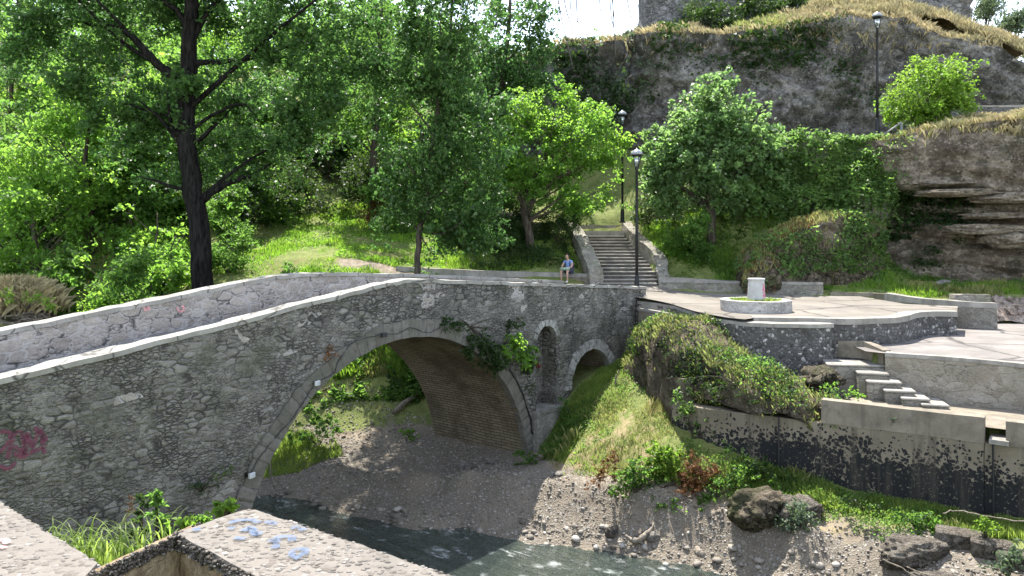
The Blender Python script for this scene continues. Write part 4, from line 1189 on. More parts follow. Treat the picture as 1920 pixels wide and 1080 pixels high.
scrawl('graffiti', [[(.5, .62), (.75, .55), (.6, .48), (.82, .45)], [(.45, .4), (.7, .42), (.8, .33), (.55, .3)], [(.5, .24), (.72, .2), (.85, .26), (.66, .12)]],
       pil, (.6, -.8, 0), .028, M['spray_magenta'], r, .012)

# paved platform: its front wall, the steps down to the walkway, the parapet and the spotted river wall
r = empty('platform_wall', (12, 21.5, 3.6), 0, 'long mortared stone wall below the paved platform beside the small steps', 'wall')
pw = [(10.95, 22.7, 5.0), (12.0, 21.95, 5.0), (13.7, 20.62, 5.0), (17, 18.15, 5.0), (24, 13, 5.0)]
wall('wall_body', rel([(x, y, 4.9) for x, y, z in pw], r), -.3, .5, M['platform_face'], r, jit=.02)
wall('coping', rel([(x - .02, y - .03, 5.012) for x, y, z in pw], r), 4.9 - 3.6 + .001, .34, M['conc_light'], r, jit=.02)

r = empty('concrete_steps', (10.4, 22.7, 3.6), 0, 'short flight of pale concrete steps going down beside the end of the pebble wall', 'steps')
# each step: pixel outline of its tread and its height
steps = [((1553, 1660), 4.53, 23.05), ((1610, 1658), 4.38, 22.5), ((1628, 1682), 4.2, 22.1), ((1660, 1708), 4.02, 21.75), ((1692, 1734), 3.87, 21.42), ((1730, 1770), 3.76, 21.12)]
for i, (px, z, Y) in enumerate(steps):
    x0 = WX(px[0], Y); x1 = WX(px[1], Y)
    mb = MB()
    d = 1.15
    mb.hexa([(x0 - 10.4, Y - 22.7, -.6), (x1 - 10.4, Y - 22.7 - .22, -.6), (x1 - 10.4 + .25, Y - 22.7 + d - .4, -.6), (x0 - 10.4 + .25, Y - 22.7 + d, -.6)],
            [(x0 - 10.4, Y - 22.7, z - 3.6), (x1 - 10.4, Y - 22.7 - .22, z - 3.6), (x1 - 10.4 + .25, Y - 22.7 + d - .4, z - 3.6), (x0 - 10.4 + .25, Y - 22.7 + d, z - 3.6)])
    st = mb.build('step', M['old_wall'], r, bevel=.03)
    mb = MB()
    q = [(x0 - 10.4 - .03, Y - 22.7 - .03), (x1 - 10.4 + .03, Y - 22.7 - .25), (x1 - 10.4 + .28, Y - 22.7 + d - .4), (x0 - 10.4 + .25, Y - 22.7 + d)]
    mb.hexa([(x, y, z - 3.6 + .002) for x, y in q], [(x, y, z - 3.6 + .07) for x, y in q])
    mb.build('tread', M['conc_light'], st, bevel=.02)
tag(wall('kerb', [(9.95, 24.55, 5.1), (10.9, 24.05, 5.14), (11.0, 22.95, 5.02)], 4.6, .25, M['conc'], None, jit=.012), 'pale kerb at the head of the small steps on the paved platform', 'kerb')

M['bank_rock'] = mat_rock('bank_rock', (.06, .05, .036), (.19, .155, .11), (.28, .24, .18), 0, 1.6, 1.2, cracks=.3)
r = empty('river_wall', (10, 19.7, 1.2), 0, 'high tan retaining wall by the river covered with black algae spots', 'retaining wall')
rp = [(4.9, 25.2, 3.7), (4.72, 24.4, 3.9), (4.85, 23.5, 4.1), (5.45, 22.7, 4.15), (6.3, 22.05, 4.1), (7.4, 21.4, 3.6), (8.3, 20.8, 4.0), (10.0, 19.7, 4.0), (11.42, 18.72, 4.0)]
def seg(name, path, zb, th, mat, **k): return wall(name, rel(path, r), zb, th, mat, r, **k)
seg('rock_face', rp[:3] + [(5.1, 23.2, 4.1)], -1.0, .5, M['bank_rock'], step=.16, vstep=.16, jit=.09)
seg('wall_body', [(x, y, 3.38) for x, y, z in rp[2:]], -1.0, .5, M['spotted'], step=.3, vstep=.3, jit=.018)
seg('parapet', [(x, y - .02, z) for x, y, z in rp[6:]], 3.38 - 1.2, .36, M['conc'], jit=.014)
seg('parapet', [(11.78, 18.46, 3.98), (13.6, 17.2, 3.97), (18, 14.2, 3.95)], 3.38 - 1.2, .36, M['conc'], jit=.014)
seg('wall_body', [(11.45, 18.74, 3.38), (13.6, 17.22, 3.38), (18, 14.22, 3.38)], -1.0, .5, M['spotted'], jit=.018)
seg('spout', [(11.44, 18.55, 3.52), (11.77, 18.32, 3.52)], 3.41 - 1.2, .7, M['conc_light'], jit=.008)
mb = MB()
for (x, y) in ((7.36, 21.38), (11.55, 18.6)):
    mb.box((x - 10 - .02, y - 19.7 - .05, .1), (x - 10 + .02, y - 19.7 - .02, 2.2))
mb.build('expansion_joint', M['cable'], r)

# bank of the stairs: seat wall, stairs and their side walls
r = empty('seat_wall', (0, 35.5, 6.2), 0, 'low concrete seat wall behind the far parapet where a person sits', 'wall')
sp = [(-5.2, 34.7, 7.12), (-3.6, 35.0, 7.02), (-1.5, 35.5, 6.9), (1.0, 35.9, 6.82), (2.5, 36.0, 6.76), (4.15, 35.6, 6.7)]
wall('wall_body', rel([(x, y, z - .07) for x, y, z in sp], r), -.4, .42, M['conc'], r, jit=.015)
wall('coping', rel([(x, y - .02, z) for x, y, z in sp], r), .38, .46, M['conc_light'], r, jit=.012)

M['step_shade'] = mat_concrete('step_shade', (.05, .044, .036), (.1, .088, .07), 2.0, .4)  # step bodies under the pale treads: riser shade put into the colour
r = empty('stairs', (5, 36, 6.1), 0, 'broad flight of worn stone stairs climbing from the terrace to the upper path', 'stairs')
NS = 16
for i in range(NS):
    k = i / (NS - 1)
    Y0 = 35.0 + i * .385 + (.5 if i > 3 else 0)
    z = 6.2 + (i + 1) * .155
    pxl = 1126 + (1086 - 1126) * min(1, max(0, (i - 1) / 13)); pxr = 1232 if i < 4 else 1232 - 8 + (1165 - 1224) * (i - 4) / 11
    xl, xr = WX(pxl, Y0), WX(pxr, Y0)
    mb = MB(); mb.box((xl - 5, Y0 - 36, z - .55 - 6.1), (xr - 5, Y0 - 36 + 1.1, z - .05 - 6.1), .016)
    st = mb.build('step', M['step_shade'], r, bevel=.02)
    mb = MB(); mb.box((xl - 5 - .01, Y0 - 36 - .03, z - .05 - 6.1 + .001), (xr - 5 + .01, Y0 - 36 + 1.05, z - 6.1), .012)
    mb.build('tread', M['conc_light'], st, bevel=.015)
# side walls
wall('side_wall', rel([(4.12, 35.25, 6.95), (4.02, 36.4, 7.45), (3.72, 39.2, 8.55), (3.52, 41.4, 9.2)], r), [-.4, .0, 1.2, 2.0], .62, M['old_wall'], r, side=1.0, jit=.06)
wall('side_wall', rel([(6.62, 34.95, 6.7), (6.66, 35.7, 7.0), (6.9, 36.6, 7.35), (6.45, 38.5, 8.2), (6.05, 40.6, 8.95), (5.95, 42.0, 9.3)], r), [-.4, .0, .3, 1.0, 1.9, 2.2], .5, M['old_wall'], r, side=-1.0, jit=.05)
wall('cross_wall', rel([(3.4, 42.3, 9.12), (6.1, 42.3, 9.1)], r), 1.9, .4, M['old_wall'], r, jit=.02)
mb = MB(); mb.box((3.2 - 5, 41.2 - 36, 2.0), (6.2 - 5, 42.35 - 36, 2.68)); mb.build('landing', M['conc_light'], r)

r = empty('path_wall', (1.6, 41, 7.6), 0, 'dark retaining wall under the upper path left of the stairs, behind the bushy bank', 'wall')
pp = [(-.6, 41.3, 9.35), (1.3, 41.2, 9.25), (2.6, 41.1, 9.15), (3.5, 41.0, 9.1)]
wall('wall_body', rel([(x, y, z - .08) for x, y, z in pp], r), [.2, .0, -.2, -.3], .4, M['old_wall'], r, jit=.02)
wall('coping', rel([(x, y - .03, z) for x, y, z in pp], r), [9.27 - 7.6, 9.17 - 7.6, 9.07 - 7.6, 9.02 - 7.6], .45, M['conc_light'], r, jit=.012)
pth = mesh_np('upper_path', np.array([(-3.5, 41.7, 9.36), (3.4, 41.5, 9.14), (3.4, 43.2, 9.2), (-3.5, 43.4, 9.42)]), [[0, 1, 2, 3]], M['conc_light'])
tag(pth, kind='structure')
mb = MB()
for i in range(3):
    mb.box((-.9 - i * .1, 41.95 + i * .42, 9.2), (1.15, 43.6, 9.5 + i * .16), .01)
tag(mb.build('path_steps', M['conc_light'], bevel=.02), 'three pale steps on the upper path behind the bright mulberry trunk', 'steps')

# ivy terrace: wall with pale top, low wall on the right
r = empty('ivy_wall', (14.5, 37.5, 9), 0, 'high retaining wall below the upper terrace, almost wholly covered with ivy', 'retaining wall')
iv = [(11.0, 38.1, 13.2), (13.0, 37.8, 13.2), (15.5, 37.5, 13.25), (17.6, 37.3, 13.25), (19, 37.3, 13.2)]
wall('wall_body', rel([(x, y, z - .1) for x, y, z in iv], r), -.6, .5, M['old_wall'], r, jit=.03)
wall('coping', rel([(x, y - .04, z) for x, y, z in iv], r), 13.1 - 9, .55, M['conc_light'], r, jit=.015)
lw = [(21.5, 40.2, 15.25), (24, 40, 15.25), (30, 39.5, 15.3)]
r = empty('low_wall', (24, 40, 14), 0, 'low grey wall with white top at the foot of the upper cliff on the right', 'wall')
wall('wall_body', rel([(x, y, z - .1) for x, y, z in lw], r), -1.0, .4, M['ruin'], r, jit=.03)
wall('coping', rel([(x, y - .03, z) for x, y, z in lw], r), 15.15 - 14, .5, M['conc_light'], r, jit=.015)
M['rail_grey'] = mat_plain('rail_grey', (.12, .12, .115), .6, 0, .1)
# sloping ramp rail by the bright shrub
mb = MB(); a = W(1652, 256, 36.8); b = W(1690, 230, 36.8)
mb.tube([a, b], .045, 8)
mb.tube([a, a - Vector((0, 0, 1.0))], .06, 8); mb.tube([b, b - Vector((0, 0, 1.2))], .06, 8)
tag(mb.build('handrail', M['rail_grey'], None, True), 'short sloping grey handrail between the lamp and the lime green shrub', 'handrail')

# ------------------------------------------------------------------ near walls under the camera
def flat(px, py, z):
    Y = (EYE - z) * FPX / (py - HOR)
    return Vector(((px - 960) / FPX * Y, Y, z))
Z1 = 6.5
r = empty('parapet_wall', flat(500, 1010, Z1) - Vector((0, 0, .8)), 0, 'thick pebble topped parapet with blue spray paint nearest the river', 'wall')
A = [flat(329, 999, Z1), flat(455, 957, Z1), flat(478, 956, Z1), flat(620, 1003, Z1), flat(862, 1086, Z1)]
B0, B1 = A[0], flat(482, 1083, Z1)
ext = (A[-1] - A[-2]).normalized() * 3.2
A.append(A[-1] + ext); B2 = B1 + (B1 - B0).normalized() * 3.6
top = [B0, B1, B2, A[-1], A[-2], A[-3], A[-4], A[-5]] 
top = [B0] + [B0.lerp(B1, k / 8) for k in range(1, 9)] + [B1.lerp(B2, k / 10) for k in range(1, 11)] + [A[5]] + [A[5].lerp(A[4], k / 8) for k in range(1, 9)] + [A[4].lerp(A[3], k / 8) for k in range(1, 9)] + [A[3].lerp(A[2], k / 6) for k in range(1, 7)] + [A[1]] + [A[1].lerp(A[0], k / 5) for k in range(1, 5)]
def slab(name, top, zt, zb, mat, parent, jit=.012, inset=0.0):
    o_ = parent.location if parent else Vector((0, 0, 0))
    n = len(top)
    c = sum(top, Vector()) / n
    V = []
    for p in top:
        j = Vector((vnoise(p.x * 9, p.y * 9, 1, 3) * jit, vnoise(p.x * 9, p.y * 9, 5, 4) * jit, 0))
        q = p + j + (c - p).normalized() * inset
        V.append((q.x, q.y, zt))
    Vb = [(x, y, zb) for x, y, z in V]
    bm = bmesh.new()
    tv = [bm.verts.new(Vector(v) - o_) for v in V]; bv = [bm.verts.new(Vector(v) - o_) for v in Vb]
    bm.faces.new(tv); bm.faces.new(bv[::-1])
    for i in range(n):
        bm.faces.new((tv[i], bv[i], bv[(i + 1) % n], tv[(i + 1) % n]))
    bmesh.ops.recalc_face_normals(bm, faces=bm.faces)
    bmesh.ops.triangulate(bm, faces=[f for f in bm.faces if len(f.verts) > 4])
    me = bpy.data.meshes.new(name); bm.to_mesh(me); bm.free(); me.materials.append(mat)
    return link(bpy.data.objects.new(name, me), parent)
M['near_face'] = mat_rock('near_face', (.22, .155, .09), (.37, .275, .17), (.48, .385, .26), .2, 2.2, .8)
M['pebble_edge'] = mat_cobble('pebble_edge', [(.1, .085, .065), (.2, .17, .14), (.33, .29, .24), (.5, .46, .4)], (.05, .04, .03), 34.0, 1.3)
slab('cap', top, Z1, Z1 - .09, M['cobble_top'], r)
slab('wall_body', top, Z1 - .09, Z1 - 2.6, M['near_face'], r, inset=.04)
def pebble_row(name, pts, n, parent, mat, rad=.016, rows=3, dz=.03, outw=(0, 0, 0)):
    mb = MB()
    o_ = parent.location if parent else Vector()
    P = np.array([tuple(p - o_) for p in pts])
    L = np.concatenate([[0], np.cumsum(np.linalg.norm(np.diff(P, axis=0), axis=1))])
    for i in range(n):
        for k in range(rows):
            s = L[-1] * (i + random.random()) / n
            c = np.array([np.interp(s, L, P[:, q]) for q in range(3)]) + np.array(outw) * random.uniform(0, 1) + np.array([0, 0, -dz * (k + random.random())])
            rr = rad * random.uniform(.6, 1.4)
            sx, sy, sz = rr * random.uniform(.8, 1.4), rr * random.uniform(.8, 1.2), rr * random.uniform(.6, .9)
            v, f = PEB
            mb.add(v * np.array([sx, sy, sz]) + c, f)
    return mb.build(name, mat, parent, True)
def _peb():
    bm = bmesh.new(); bmesh.ops.create_icosphere(bm, subdivisions=1, radius=1.0)
    v = np.array([x.co for x in bm.verts]); f = [tuple(q.index for q in x.verts) for x in bm.faces]; bm.free()
    return v, f
PEB = _peb()
M['pebble'] = mat_rock('pebble', (.12, .103, .085), (.19, .17, .145), (.3, .28, .25), 0, 9.0, .3)
out = Vector((-.57, -.82, 0)) * .02
pebble_row('pebble_edge', [B0, B1, B2], 210, r, M['pebble_edge'], .014, 3, .03, tuple(out))
pebble_row('pebble_edge', [A[1], A[2], A[3], A[4], A[5]], 240, r, M['pebble'], .013, 2, .02)
# pebbles showing on the top
mb = MB()
for i in range(1500):
    u, w_ = random.random() ** .8, random.random()
    p = A[2].lerp(A[5], u).lerp(B0.lerp(B2, u), .04 + .92 * w_) - r.location
    rr = .012 * random.uniform(.6, 1.5)
    mb.add(PEB[0] * np.array([rr * random.uniform(.9, 1.5), rr, rr * .35]) + np.array([p.x, p.y, Z1 - r.location.z]), PEB[1])
mb.build('top_pebbles', M['pebble'], r, True)
def tp1(px, py): return flat(px, py, Z1) - r.location
scrawl('graffiti', [[(428, 985), (445, 980), (470, 978), (486, 984)], [(430, 996), (438, 992)], [(455, 1000), (470, 992), (478, 1006), (490, 1000)], [(496, 984), (508, 982), (514, 988)], [(545, 994), (560, 992), (570, 998)],
                    [(508, 1020), (518, 1012), (545, 1010), (548, 1018)], [(514, 1032), (520, 1022), (512, 1014)], [(545, 1048), (552, 1036), (572, 1034), (568, 1044), (550, 1052)], [(362, 998), (376, 994)], [(440, 1012), (462, 1014)]],
       tp1, (0, 0, 1), .024, M['spray_blue'], r, .014, 'blue spray paint marks')

# the thin broken wall that meets it, and the second parapet on the left
r = empty('corner_wall', flat(240, 1040, Z1) - Vector((0, 0, .8)), 0, 'thin brown broken wall closing the gap between the two pebble topped parapets', 'wall')
C0, C1 = flat(326, 1001, Z1), flat(140, 1086, Z1)
dirc = (C1 - C0).normalized(); nrm = Vector((-dirc.y, dirc.x, 0))
if nrm.x > 0: nrm = -nrm
C2 = C1 + dirc * 1.2
line = [C0 - dirc * .2] + [C0.lerp(C1, k / 8) for k in range(9)] + [C2]
slab('wall_body', line + [p + nrm * .05 for p in reversed(line)], Z1 - .02, Z1 - 2.2, M['near_face'], r, .006)
pebble_row('pebble_edge', [p - nrm * .012 for p in line], 170, r, M['pebble_edge'], .013, 4, .022)
r = empty('parapet_wall', flat(60, 1020, Z1) - Vector((0, 0, .8)), 0, 'pebble topped parapet with faint rose paint in the lower left corner', 'wall')
D = [flat(0, 943, Z1), flat(90, 1000, Z1), flat(183, 1057, Z1), flat(150, 1095, Z1)]
D0 = D[0] + (D[0] - D[2]).normalized() * 2.5
E1 = D[3] + Vector((-2.2, -.9, 0)); E0 = D0 + Vector((-1.0, -1.2, 0))
tl = [D0] + [D0.lerp(D[0], k / 6) for k in range(1, 7)] + [D[0].lerp(D[2], k / 14) for k in range(1, 15)] + [D[3], E1, E0]
slab('cap', tl, Z1 + .004, Z1 - .09, M['cobble_top'], r, .014)
slab('wall_body', tl, Z1 - .09, Z1 - 2.4, M['near_face'], r, inset=.03)
pebble_row('pebble_edge', [D0, D[0], D[1], D[2]], 260, r, M['pebble'], .013, 2, .02)
mb = MB()
for i in range(1300):
    u, w_ = random.random(), random.random()
    p = D0.lerp(D[2], u).lerp(E0.lerp(E1, u), .03 + .9 * w_) - r.location
    rr = .012 * random.uniform(.6, 1.5)
    mb.add(PEB[0] * np.array([rr * random.uniform(.9, 1.5), rr, rr * .35]) + np.array([p.x, p.y, Z1 + .004 - r.location.z]), PEB[1])
mb.build('top_pebbles', M['pebble'], r, True)
scrawl('graffiti', [[(-6, 1020), (8, 1016), (14, 1024)], [(-4, 1030), (10, 1032)]], lambda a, b: flat(a, b, Z1) - r.location, (0, 0, 1), .02, M['spray_rose'], r, .016, 'faint rose spray paint')

# ------------------------------------------------------------------ cliffs, mounds, ruin
def cliff_sheet(name, cols, mat, depthf, nz=60, step=.3, back=6.0, seed=3, noise=.45, topn=.25, stepz=None):
    """cols: (x, y, zbottom, ztop) along the foot; depthf(s, h, x, z) pushes the face towards the viewer (-n)"""
    C = np.array(cols, float)
    L = np.concatenate([[0], np.cumsum(np.hypot(np.diff(C[:, 0]), np.diff(C[:, 1])))])
    n = int(L[-1] / step) + 1
    s = np.linspace(0, L[-1], n)
    X, Y, Z0, Z1_ = (np.interp(s, L, C[:, k]) for k in range(4))
    # soften the plan
    ker = np.ones(5) / 5
    T = np.stack([np.gradient(X), np.gradient(Y)], 1); T /= np.linalg.norm(T, axis=1)[:, None]
    Nx, Ny = T[:, 1], -T[:, 0]
    Z1_ = Z1_ + topn * fbm(s * .5, 0, 0, 4, seed)
    h = np.linspace(0, 1, nz)
    Z = Z0[:, None] + (Z1_ - Z0)[:, None] * h[None, :]
    XX = np.repeat(X[:, None], nz, 1); YY = np.repeat(Y[:, None], nz, 1)
    d = depthf(s[:, None], h[None, :], XX, Z)
    d = d + noise * fbm(XX * .45, YY * .45, Z * .5, 5, seed + 2) + .16 * np.abs(fbm(XX * 1.7, YY * 1.7, Z * 1.7, 4, seed + 5)) + .09 * vnoise(XX * 4, YY * 4, Z * 4, seed + 8)
    XX = XX + Nx[:, None] * d; YY = YY + Ny[:, None] * d
    # cap going back from the top edge
    nb = 10
    kb = np.linspace(0, 1, nb + 1)[1:]
    CX = XX[:, -1:] - Nx[:, None] * kb[None, :] * back; CY = YY[:, -1:] - Ny[:, None] * kb[None, :] * back
    CZ = Z[:, -1:] + kb[None, :] * .5 + .25 * fbm(CX * .4, CY * .4, 0, 3, seed)
    V = np.stack([np.hstack([XX, CX]), np.hstack([YY, CY]), np.hstack([Z, CZ])], -1)
    o = mesh_np(name, V.reshape(-1, 3), grid_faces(n, nz + nb)[:, ::-1], mat, None, False)
    bm = bmesh.new(); bm.from_mesh(o.data); bmesh.ops.recalc_face_normals(bm, faces=bm.faces); bm.to_mesh(o.data); bm.free()
    return o, V

def Wc(px, py_top, Y, zb): 
    p = W(px, py_top, Y); return (p.x, Y, zb, p.z)
upper_cols = [Wc(900, 120, 52.5, 10), Wc(1030, 92, 51, 10), Wc(1100, 84, 50, 10), Wc(1180, 82, 49, 10), Wc(1205, 72, 46.8, 11), Wc(1300, 60, 46, 12.5), Wc(1400, 58, 46, 13), Wc(1480, 55, 46.3, 13.5), Wc(1560, 42, 46.2, 13.5),
              Wc(1640, 32, 46, 13.5), Wc(1700, 44, 45.6, 13.5), Wc(1780, 72, 45, 13.5), Wc(1862, 84, 44.4, 13.5), Wc(1900, 108, 44, 13.5), Wc(1960, 130, 43.6, 13.5), Wc(2100, 150, 42.5, 13)]
def up_depth(s, h, x, z):
    d = .9 * sstep(.0, .35, h) * 0 + .55 * np.sin(h * 3.1) 
    d = d + .35 * sstep(.8, .95, h) - .5 * sstep(.28, .2, h) * (.5 + .5 * vnoise(s * .3, 1, 1, 4))
    d = d + .25 * (1 - 2 * np.abs(fbm(s * .7, z * .7, 3, 3, 7)))
    return d
cliff_up, CU = cliff_sheet('cliff', upper_cols, M['cliff'], up_depth, 84, .2, 5.0, 3, .6, .22)
tag(cliff_up, kind='structure')

# hump of dry earth above it
HUMP = [(1395, 52, 14), (1450, 44, 30), (1500, 30, 22), (1560, 18, 14), (1620, 14, 12), (1700, 16, 22), (1760, 32, 30), (1810, 52, 22), (1870, 70, 12)]

out_cols = [(16.2, 38.4, 8.6, 13.0), (17.2, 37.2, 7.2, 13.05), (18.2, 36.2, 6.3, 13.1), (19.4, 35.4, 6.1, 13.25), (20.6, 35.0, 6.1, 13.45), (22.2, 34.5, 6.1, 13.6), (24.5, 34.0, 6.0, 13.7), (28, 33.2, 6.0, 13.7), (34, 32, 6, 13.5)]
def out_depth(s, h, x, z):
    ft = sstep(18.5, 21.5, x)       # the ledges start to the right
    zz = z + .35 * vnoise(x * .35, 2, 3, 2)
    upper = .75 * sstep(10.2, 10.75, zz)
    d = upper - .35 * sstep(12.4, 13.4, z)
    cave = -.9 * sstep(10.4, 10.0, zz) * sstep(7.2, 8.6, zz) * (1 - .75 * ft)
    d = d + cave
    # stepped strata
    for k, (za, zb, am) in enumerate([(9.5, 9.75, .35), (9.0, 9.12, -.35), (8.35, 8.9, .65), (8.0, 8.3, -.5), (7.3, 7.8, .25), (6.2, 6.9, .45)]):
        w_ = sstep(za - .12, za + .05, zz) * sstep(zb + .12, zb - .03, zz)
        d = d + 1.9 * am * w_ * (.25 + .75 * ft) * (.55 + .45 * vnoise(x * .5, k * 3.1, 0, 5))
    return d + .14 * vnoise(x * .25, zz * 4.5, 1, 3) * (.3 + ft)
cliff_lo, CLO = cliff_sheet('rock_outcrop', out_cols, M['outcrop'], out_depth, 96, .16, 4.0, 13, .22, .12)
tag(cliff_lo, kind='structure')

def _later_ledges():
    for i, (px, py, Y, rx, ry, rz_) in enumerate(((1800, 362, 33.9, 2.0, .75, .2), (1890, 372, 33.5, 1.7, .8, .24), (1840, 430, 33.7, 1.9, .8, .26), (1905, 452, 33.3, 1.6, .8, .3), (1770, 345, 34.4, 1.3, .7, .16), (1870, 405, 33.5, 1.5, .7, .14))):
        o = blob('ledge', W(px, py, Y + .28), (rx, ry, rz_), M['ledge'], cliff_lo, 31 + i, .3, 1.1, 5, None, rz=-.22)
def blob(name, center, radii, mat, parent=None, seed=1, amp=.25, freq=1.2, sub=4, flat_bottom=None, label=None, cat=None, group=None, rz=0, ridged=False, lf=0.0, rough=True):
    bm = bmesh.new(); bmesh.ops.create_icosphere(bm, subdivisions=sub, radius=1.0)
    v = np.array([x.co for x in bm.verts]); f = np.array([[q.index for q in x.verts] for x in bm.faces]); bm.free()
    nz = fbm(v[:, 0] * freq + seed * 3.3, v[:, 1] * freq, v[:, 2] * freq, 5, seed)
    if ridged: nz = 1 - 2 * np.abs(nz)
    k = 1 + amp * nz
    if rough: k = k - .12 * np.abs(fbm(v[:, 0] * 4, v[:, 1] * 4, v[:, 2] * 4, 3, seed + 1))
    if lf: k = k + lf * vnoise(v[:, 0] * .9 + seed, v[:, 1] * .9, v[:, 2] * .9, seed + 3)
    v = v * k[:, None] * np.asarray(radii)[None, :]
    if flat_bottom is not None: v[:, 2] = np.maximum(v[:, 2], flat_bottom)
    o = mesh_np(name, v, f, mat, parent, not rough)
    o.location = center; o.rotation_euler = (0, 0, rz)
    return tag(o, label, cat, group)

M['ledge'] = mat_rock('ledge', (.11, .088, .062), (.3, .25, .185), (.46, .4, .31), .25, .9, 1.3, cracks=.3)
_later_ledges()
# overgrown rock between the terrace wall and the river wall
def mound(name, path, mat, seed, label, cat):
    """path: (px, py_top, Y, half_width, z_bottom) cross-sections along a ridge"""
    rows = []
    na = 22
    P = []
    for px, py, Y, hw, zb in path:
        p = W(px, py, Y); P.append((p.x, p.y, p.z, hw, zb))
    P = smooth_path([q[:3] for q in P], 8), np.array(P)
    ridge = P[0]; par = P[1]
    k = np.linspace(0, 1, len(ridge)); kk = np.linspace(0, 1, len(par))
    hw = np.interp(k, kk, par[:, 3]); zb = np.interp(k, kk, par[:, 4])
    T = np.gradient(ridge[:, :2], axis=0); T /= np.linalg.norm(T, axis=1)[:, None] + 1e-9
    Nn = np.stack([-T[:, 1], T[:, 0]], 1)
    a = np.linspace(0, math.pi, na)
    V = np.zeros((len(ridge), na, 3))
    for j, an in enumerate(a):
        c, s_ = math.cos(an), math.sin(an)
        c = math.copysign(abs(c) ** .6, c); s_ = s_ ** .55
        V[:, j, :2] = ridge[:, :2] + Nn * (hw * c)[:, None]
        V[:, j, 2] = zb + (ridge[:, 2] - zb) * s_
    d = np.stack([fbm(V[..., 0] * .9, V[..., 1] * .9, V[..., 2] * .9 + 7 * q, 5, seed + q) for q in range(3)], -1) * np.array([.28, .28, .2])
    V = V + d
    F = [tuple(q) for q in grid_faces(len(ridge), na)]
    F.append(tuple(range(na))); F.append(tuple((len(ridge) - 1) * na + j for j in range(na - 1, -1, -1)))
    o = mesh_np(name, V.reshape(-1, 3), F, mat, None, True)
    bm = bmesh.new(); bm.from_mesh(o.data); bmesh.ops.recalc_face_normals(bm, faces=bm.faces); bm.to_mesh(o.data); bm.free()
    tag(o, label, cat)
    return o, V
mound1, MV1 = mound('overgrown_rock', [(1200, 640, 28.5, .6, 3.0), (1232, 602, 27.4, 1.0, 2.6), (1290, 598, 25.9, 1.25, 3.0), (1345, 640, 24.2, 1.2, 3.5), (1405, 690, 22.9, 1.05, 3.6), (1465, 716, 22.15, .9, 3.5), (1520, 735, 21.8, .8, 3.2), (1575, 760, 21.5, .5, 3.3)],
                  M['mound_rock'], 5, 'overgrown rock bank between the bridge end and the spotted river wall', 'rock')
rk = blob('rock', W(1535, 712, 22.7), (.62, .5, .36), M['mound_rock'], None, 8, .45, 1.6, 4, None, 'brown rock lying above the river wall beside the small steps', 'rock')
mound2, MV2 = mound('ivy_mound', [(1382, 505, 33.95, .7, 5.9), (1420, 462, 34.3, 1.0, 6.0), (1470, 425, 34.8, 1.1, 6.1), (1530, 402, 35.2, 1.0, 6.1), (1590, 400, 35.5, .9, 6.3), (1640, 420, 36.0, .7, 6.5)],
                  M['mound_rock'], 9, 'sloping earth and stone block overgrown with ivy on the bank behind the terrace', 'mound')

# ruin of the fortress on top
def ruin(name, px0, px1, Y, zb, tops, thick, label, seed):
    xs = np.linspace(WX(px0, Y), WX(px1, Y), 46)
    tz = np.interp(np.linspace(0, 1, 46), np.linspace(0, 1, len(tops)), tops) + .4 * vnoise(xs * 1.1, 1, 2, seed) + .2 * vnoise(xs * 3.1, 1, 2, seed + 1)
    v, f = wall_arrays([(x, Y, z) for x, z in zip(xs, tz)], zb, thick, .35, .4, .22, seed)
    o = mesh_np(name, v, f, M['ruin'])
    bm = bmesh.new(); bm.from_mesh(o.data); bmesh.ops.recalc_face_normals(bm, faces=bm.faces); bm.to_mesh(o.data); bm.free()
    return tag(o, label, 'ruin')
ruin('ruin_wall', 1207, 1700, 52.5, 20, [26.0, 27.5, 27.5, 27, 26.5, 26, 26.5], 2.0, 'ragged dark ruin wall of the old fortress on top of the cliff', 3)
ruin('ruin_tower', 1690, 1824, 51.5, 20.5, [28, 29, 28.5, 27.8], 3.0, 'plain grey ruined tower wall standing right on the cliff top behind the dry hump', 9)
hv, hf = [], []
def earth_hump():
    ridge = []
    for px, py, Y in ((1385, 60, 47.5), (1440, 40, 48), (1500, 22, 48.5), (1560, 9, 48.8), (1620, 6, 49), (1690, 10, 48.6), (1740, 22, 48), (1800, 48, 47), (1860, 66, 46), (1930, 98, 45)):
        ridge.append(tuple(W(px, py, Y)))
    R = smooth_path(ridge, 8)
    na = 14; a = np.linspace(0, 1, na)
    V = np.zeros((len(R), na, 3))
    for j, t in enumerate(a):
        off = -2.0 + t * 6.5
        V[:, j, 0] = R[:, 0]; V[:, j, 1] = R[:, 1] + off
        V[:, j, 2] = R[:, 2] - np.where(off < 0, (np.abs(off) / 2.0) ** 1.4 * 1.15, (np.abs(off) / 3.5) ** 2 * 1.2)
    V[..., 2] += .18 * fbm(V[..., 0] * .8, V[..., 1] * .8, 0, 4, 8)
    return mesh_np('earth_hump', V.reshape(-1, 3), grid_faces(len(R), na), M['dry_earth'], None, True), V
t_ = NT('dry_earth'); c_ = t_.co()
M['dry_earth'] = t_.done(t_.bsdf(t_.mix(t_.ss(.35, .65, t_.noise(c_, 2.0, 6.0)), (.2, .155, .085), (.33, .26, .155)), .95, t_.bump(t_.noise(c_, 9.0, 5.0), .8, .1), .1))
hump, HV = earth_hump(); tag(hump, kind='structure')

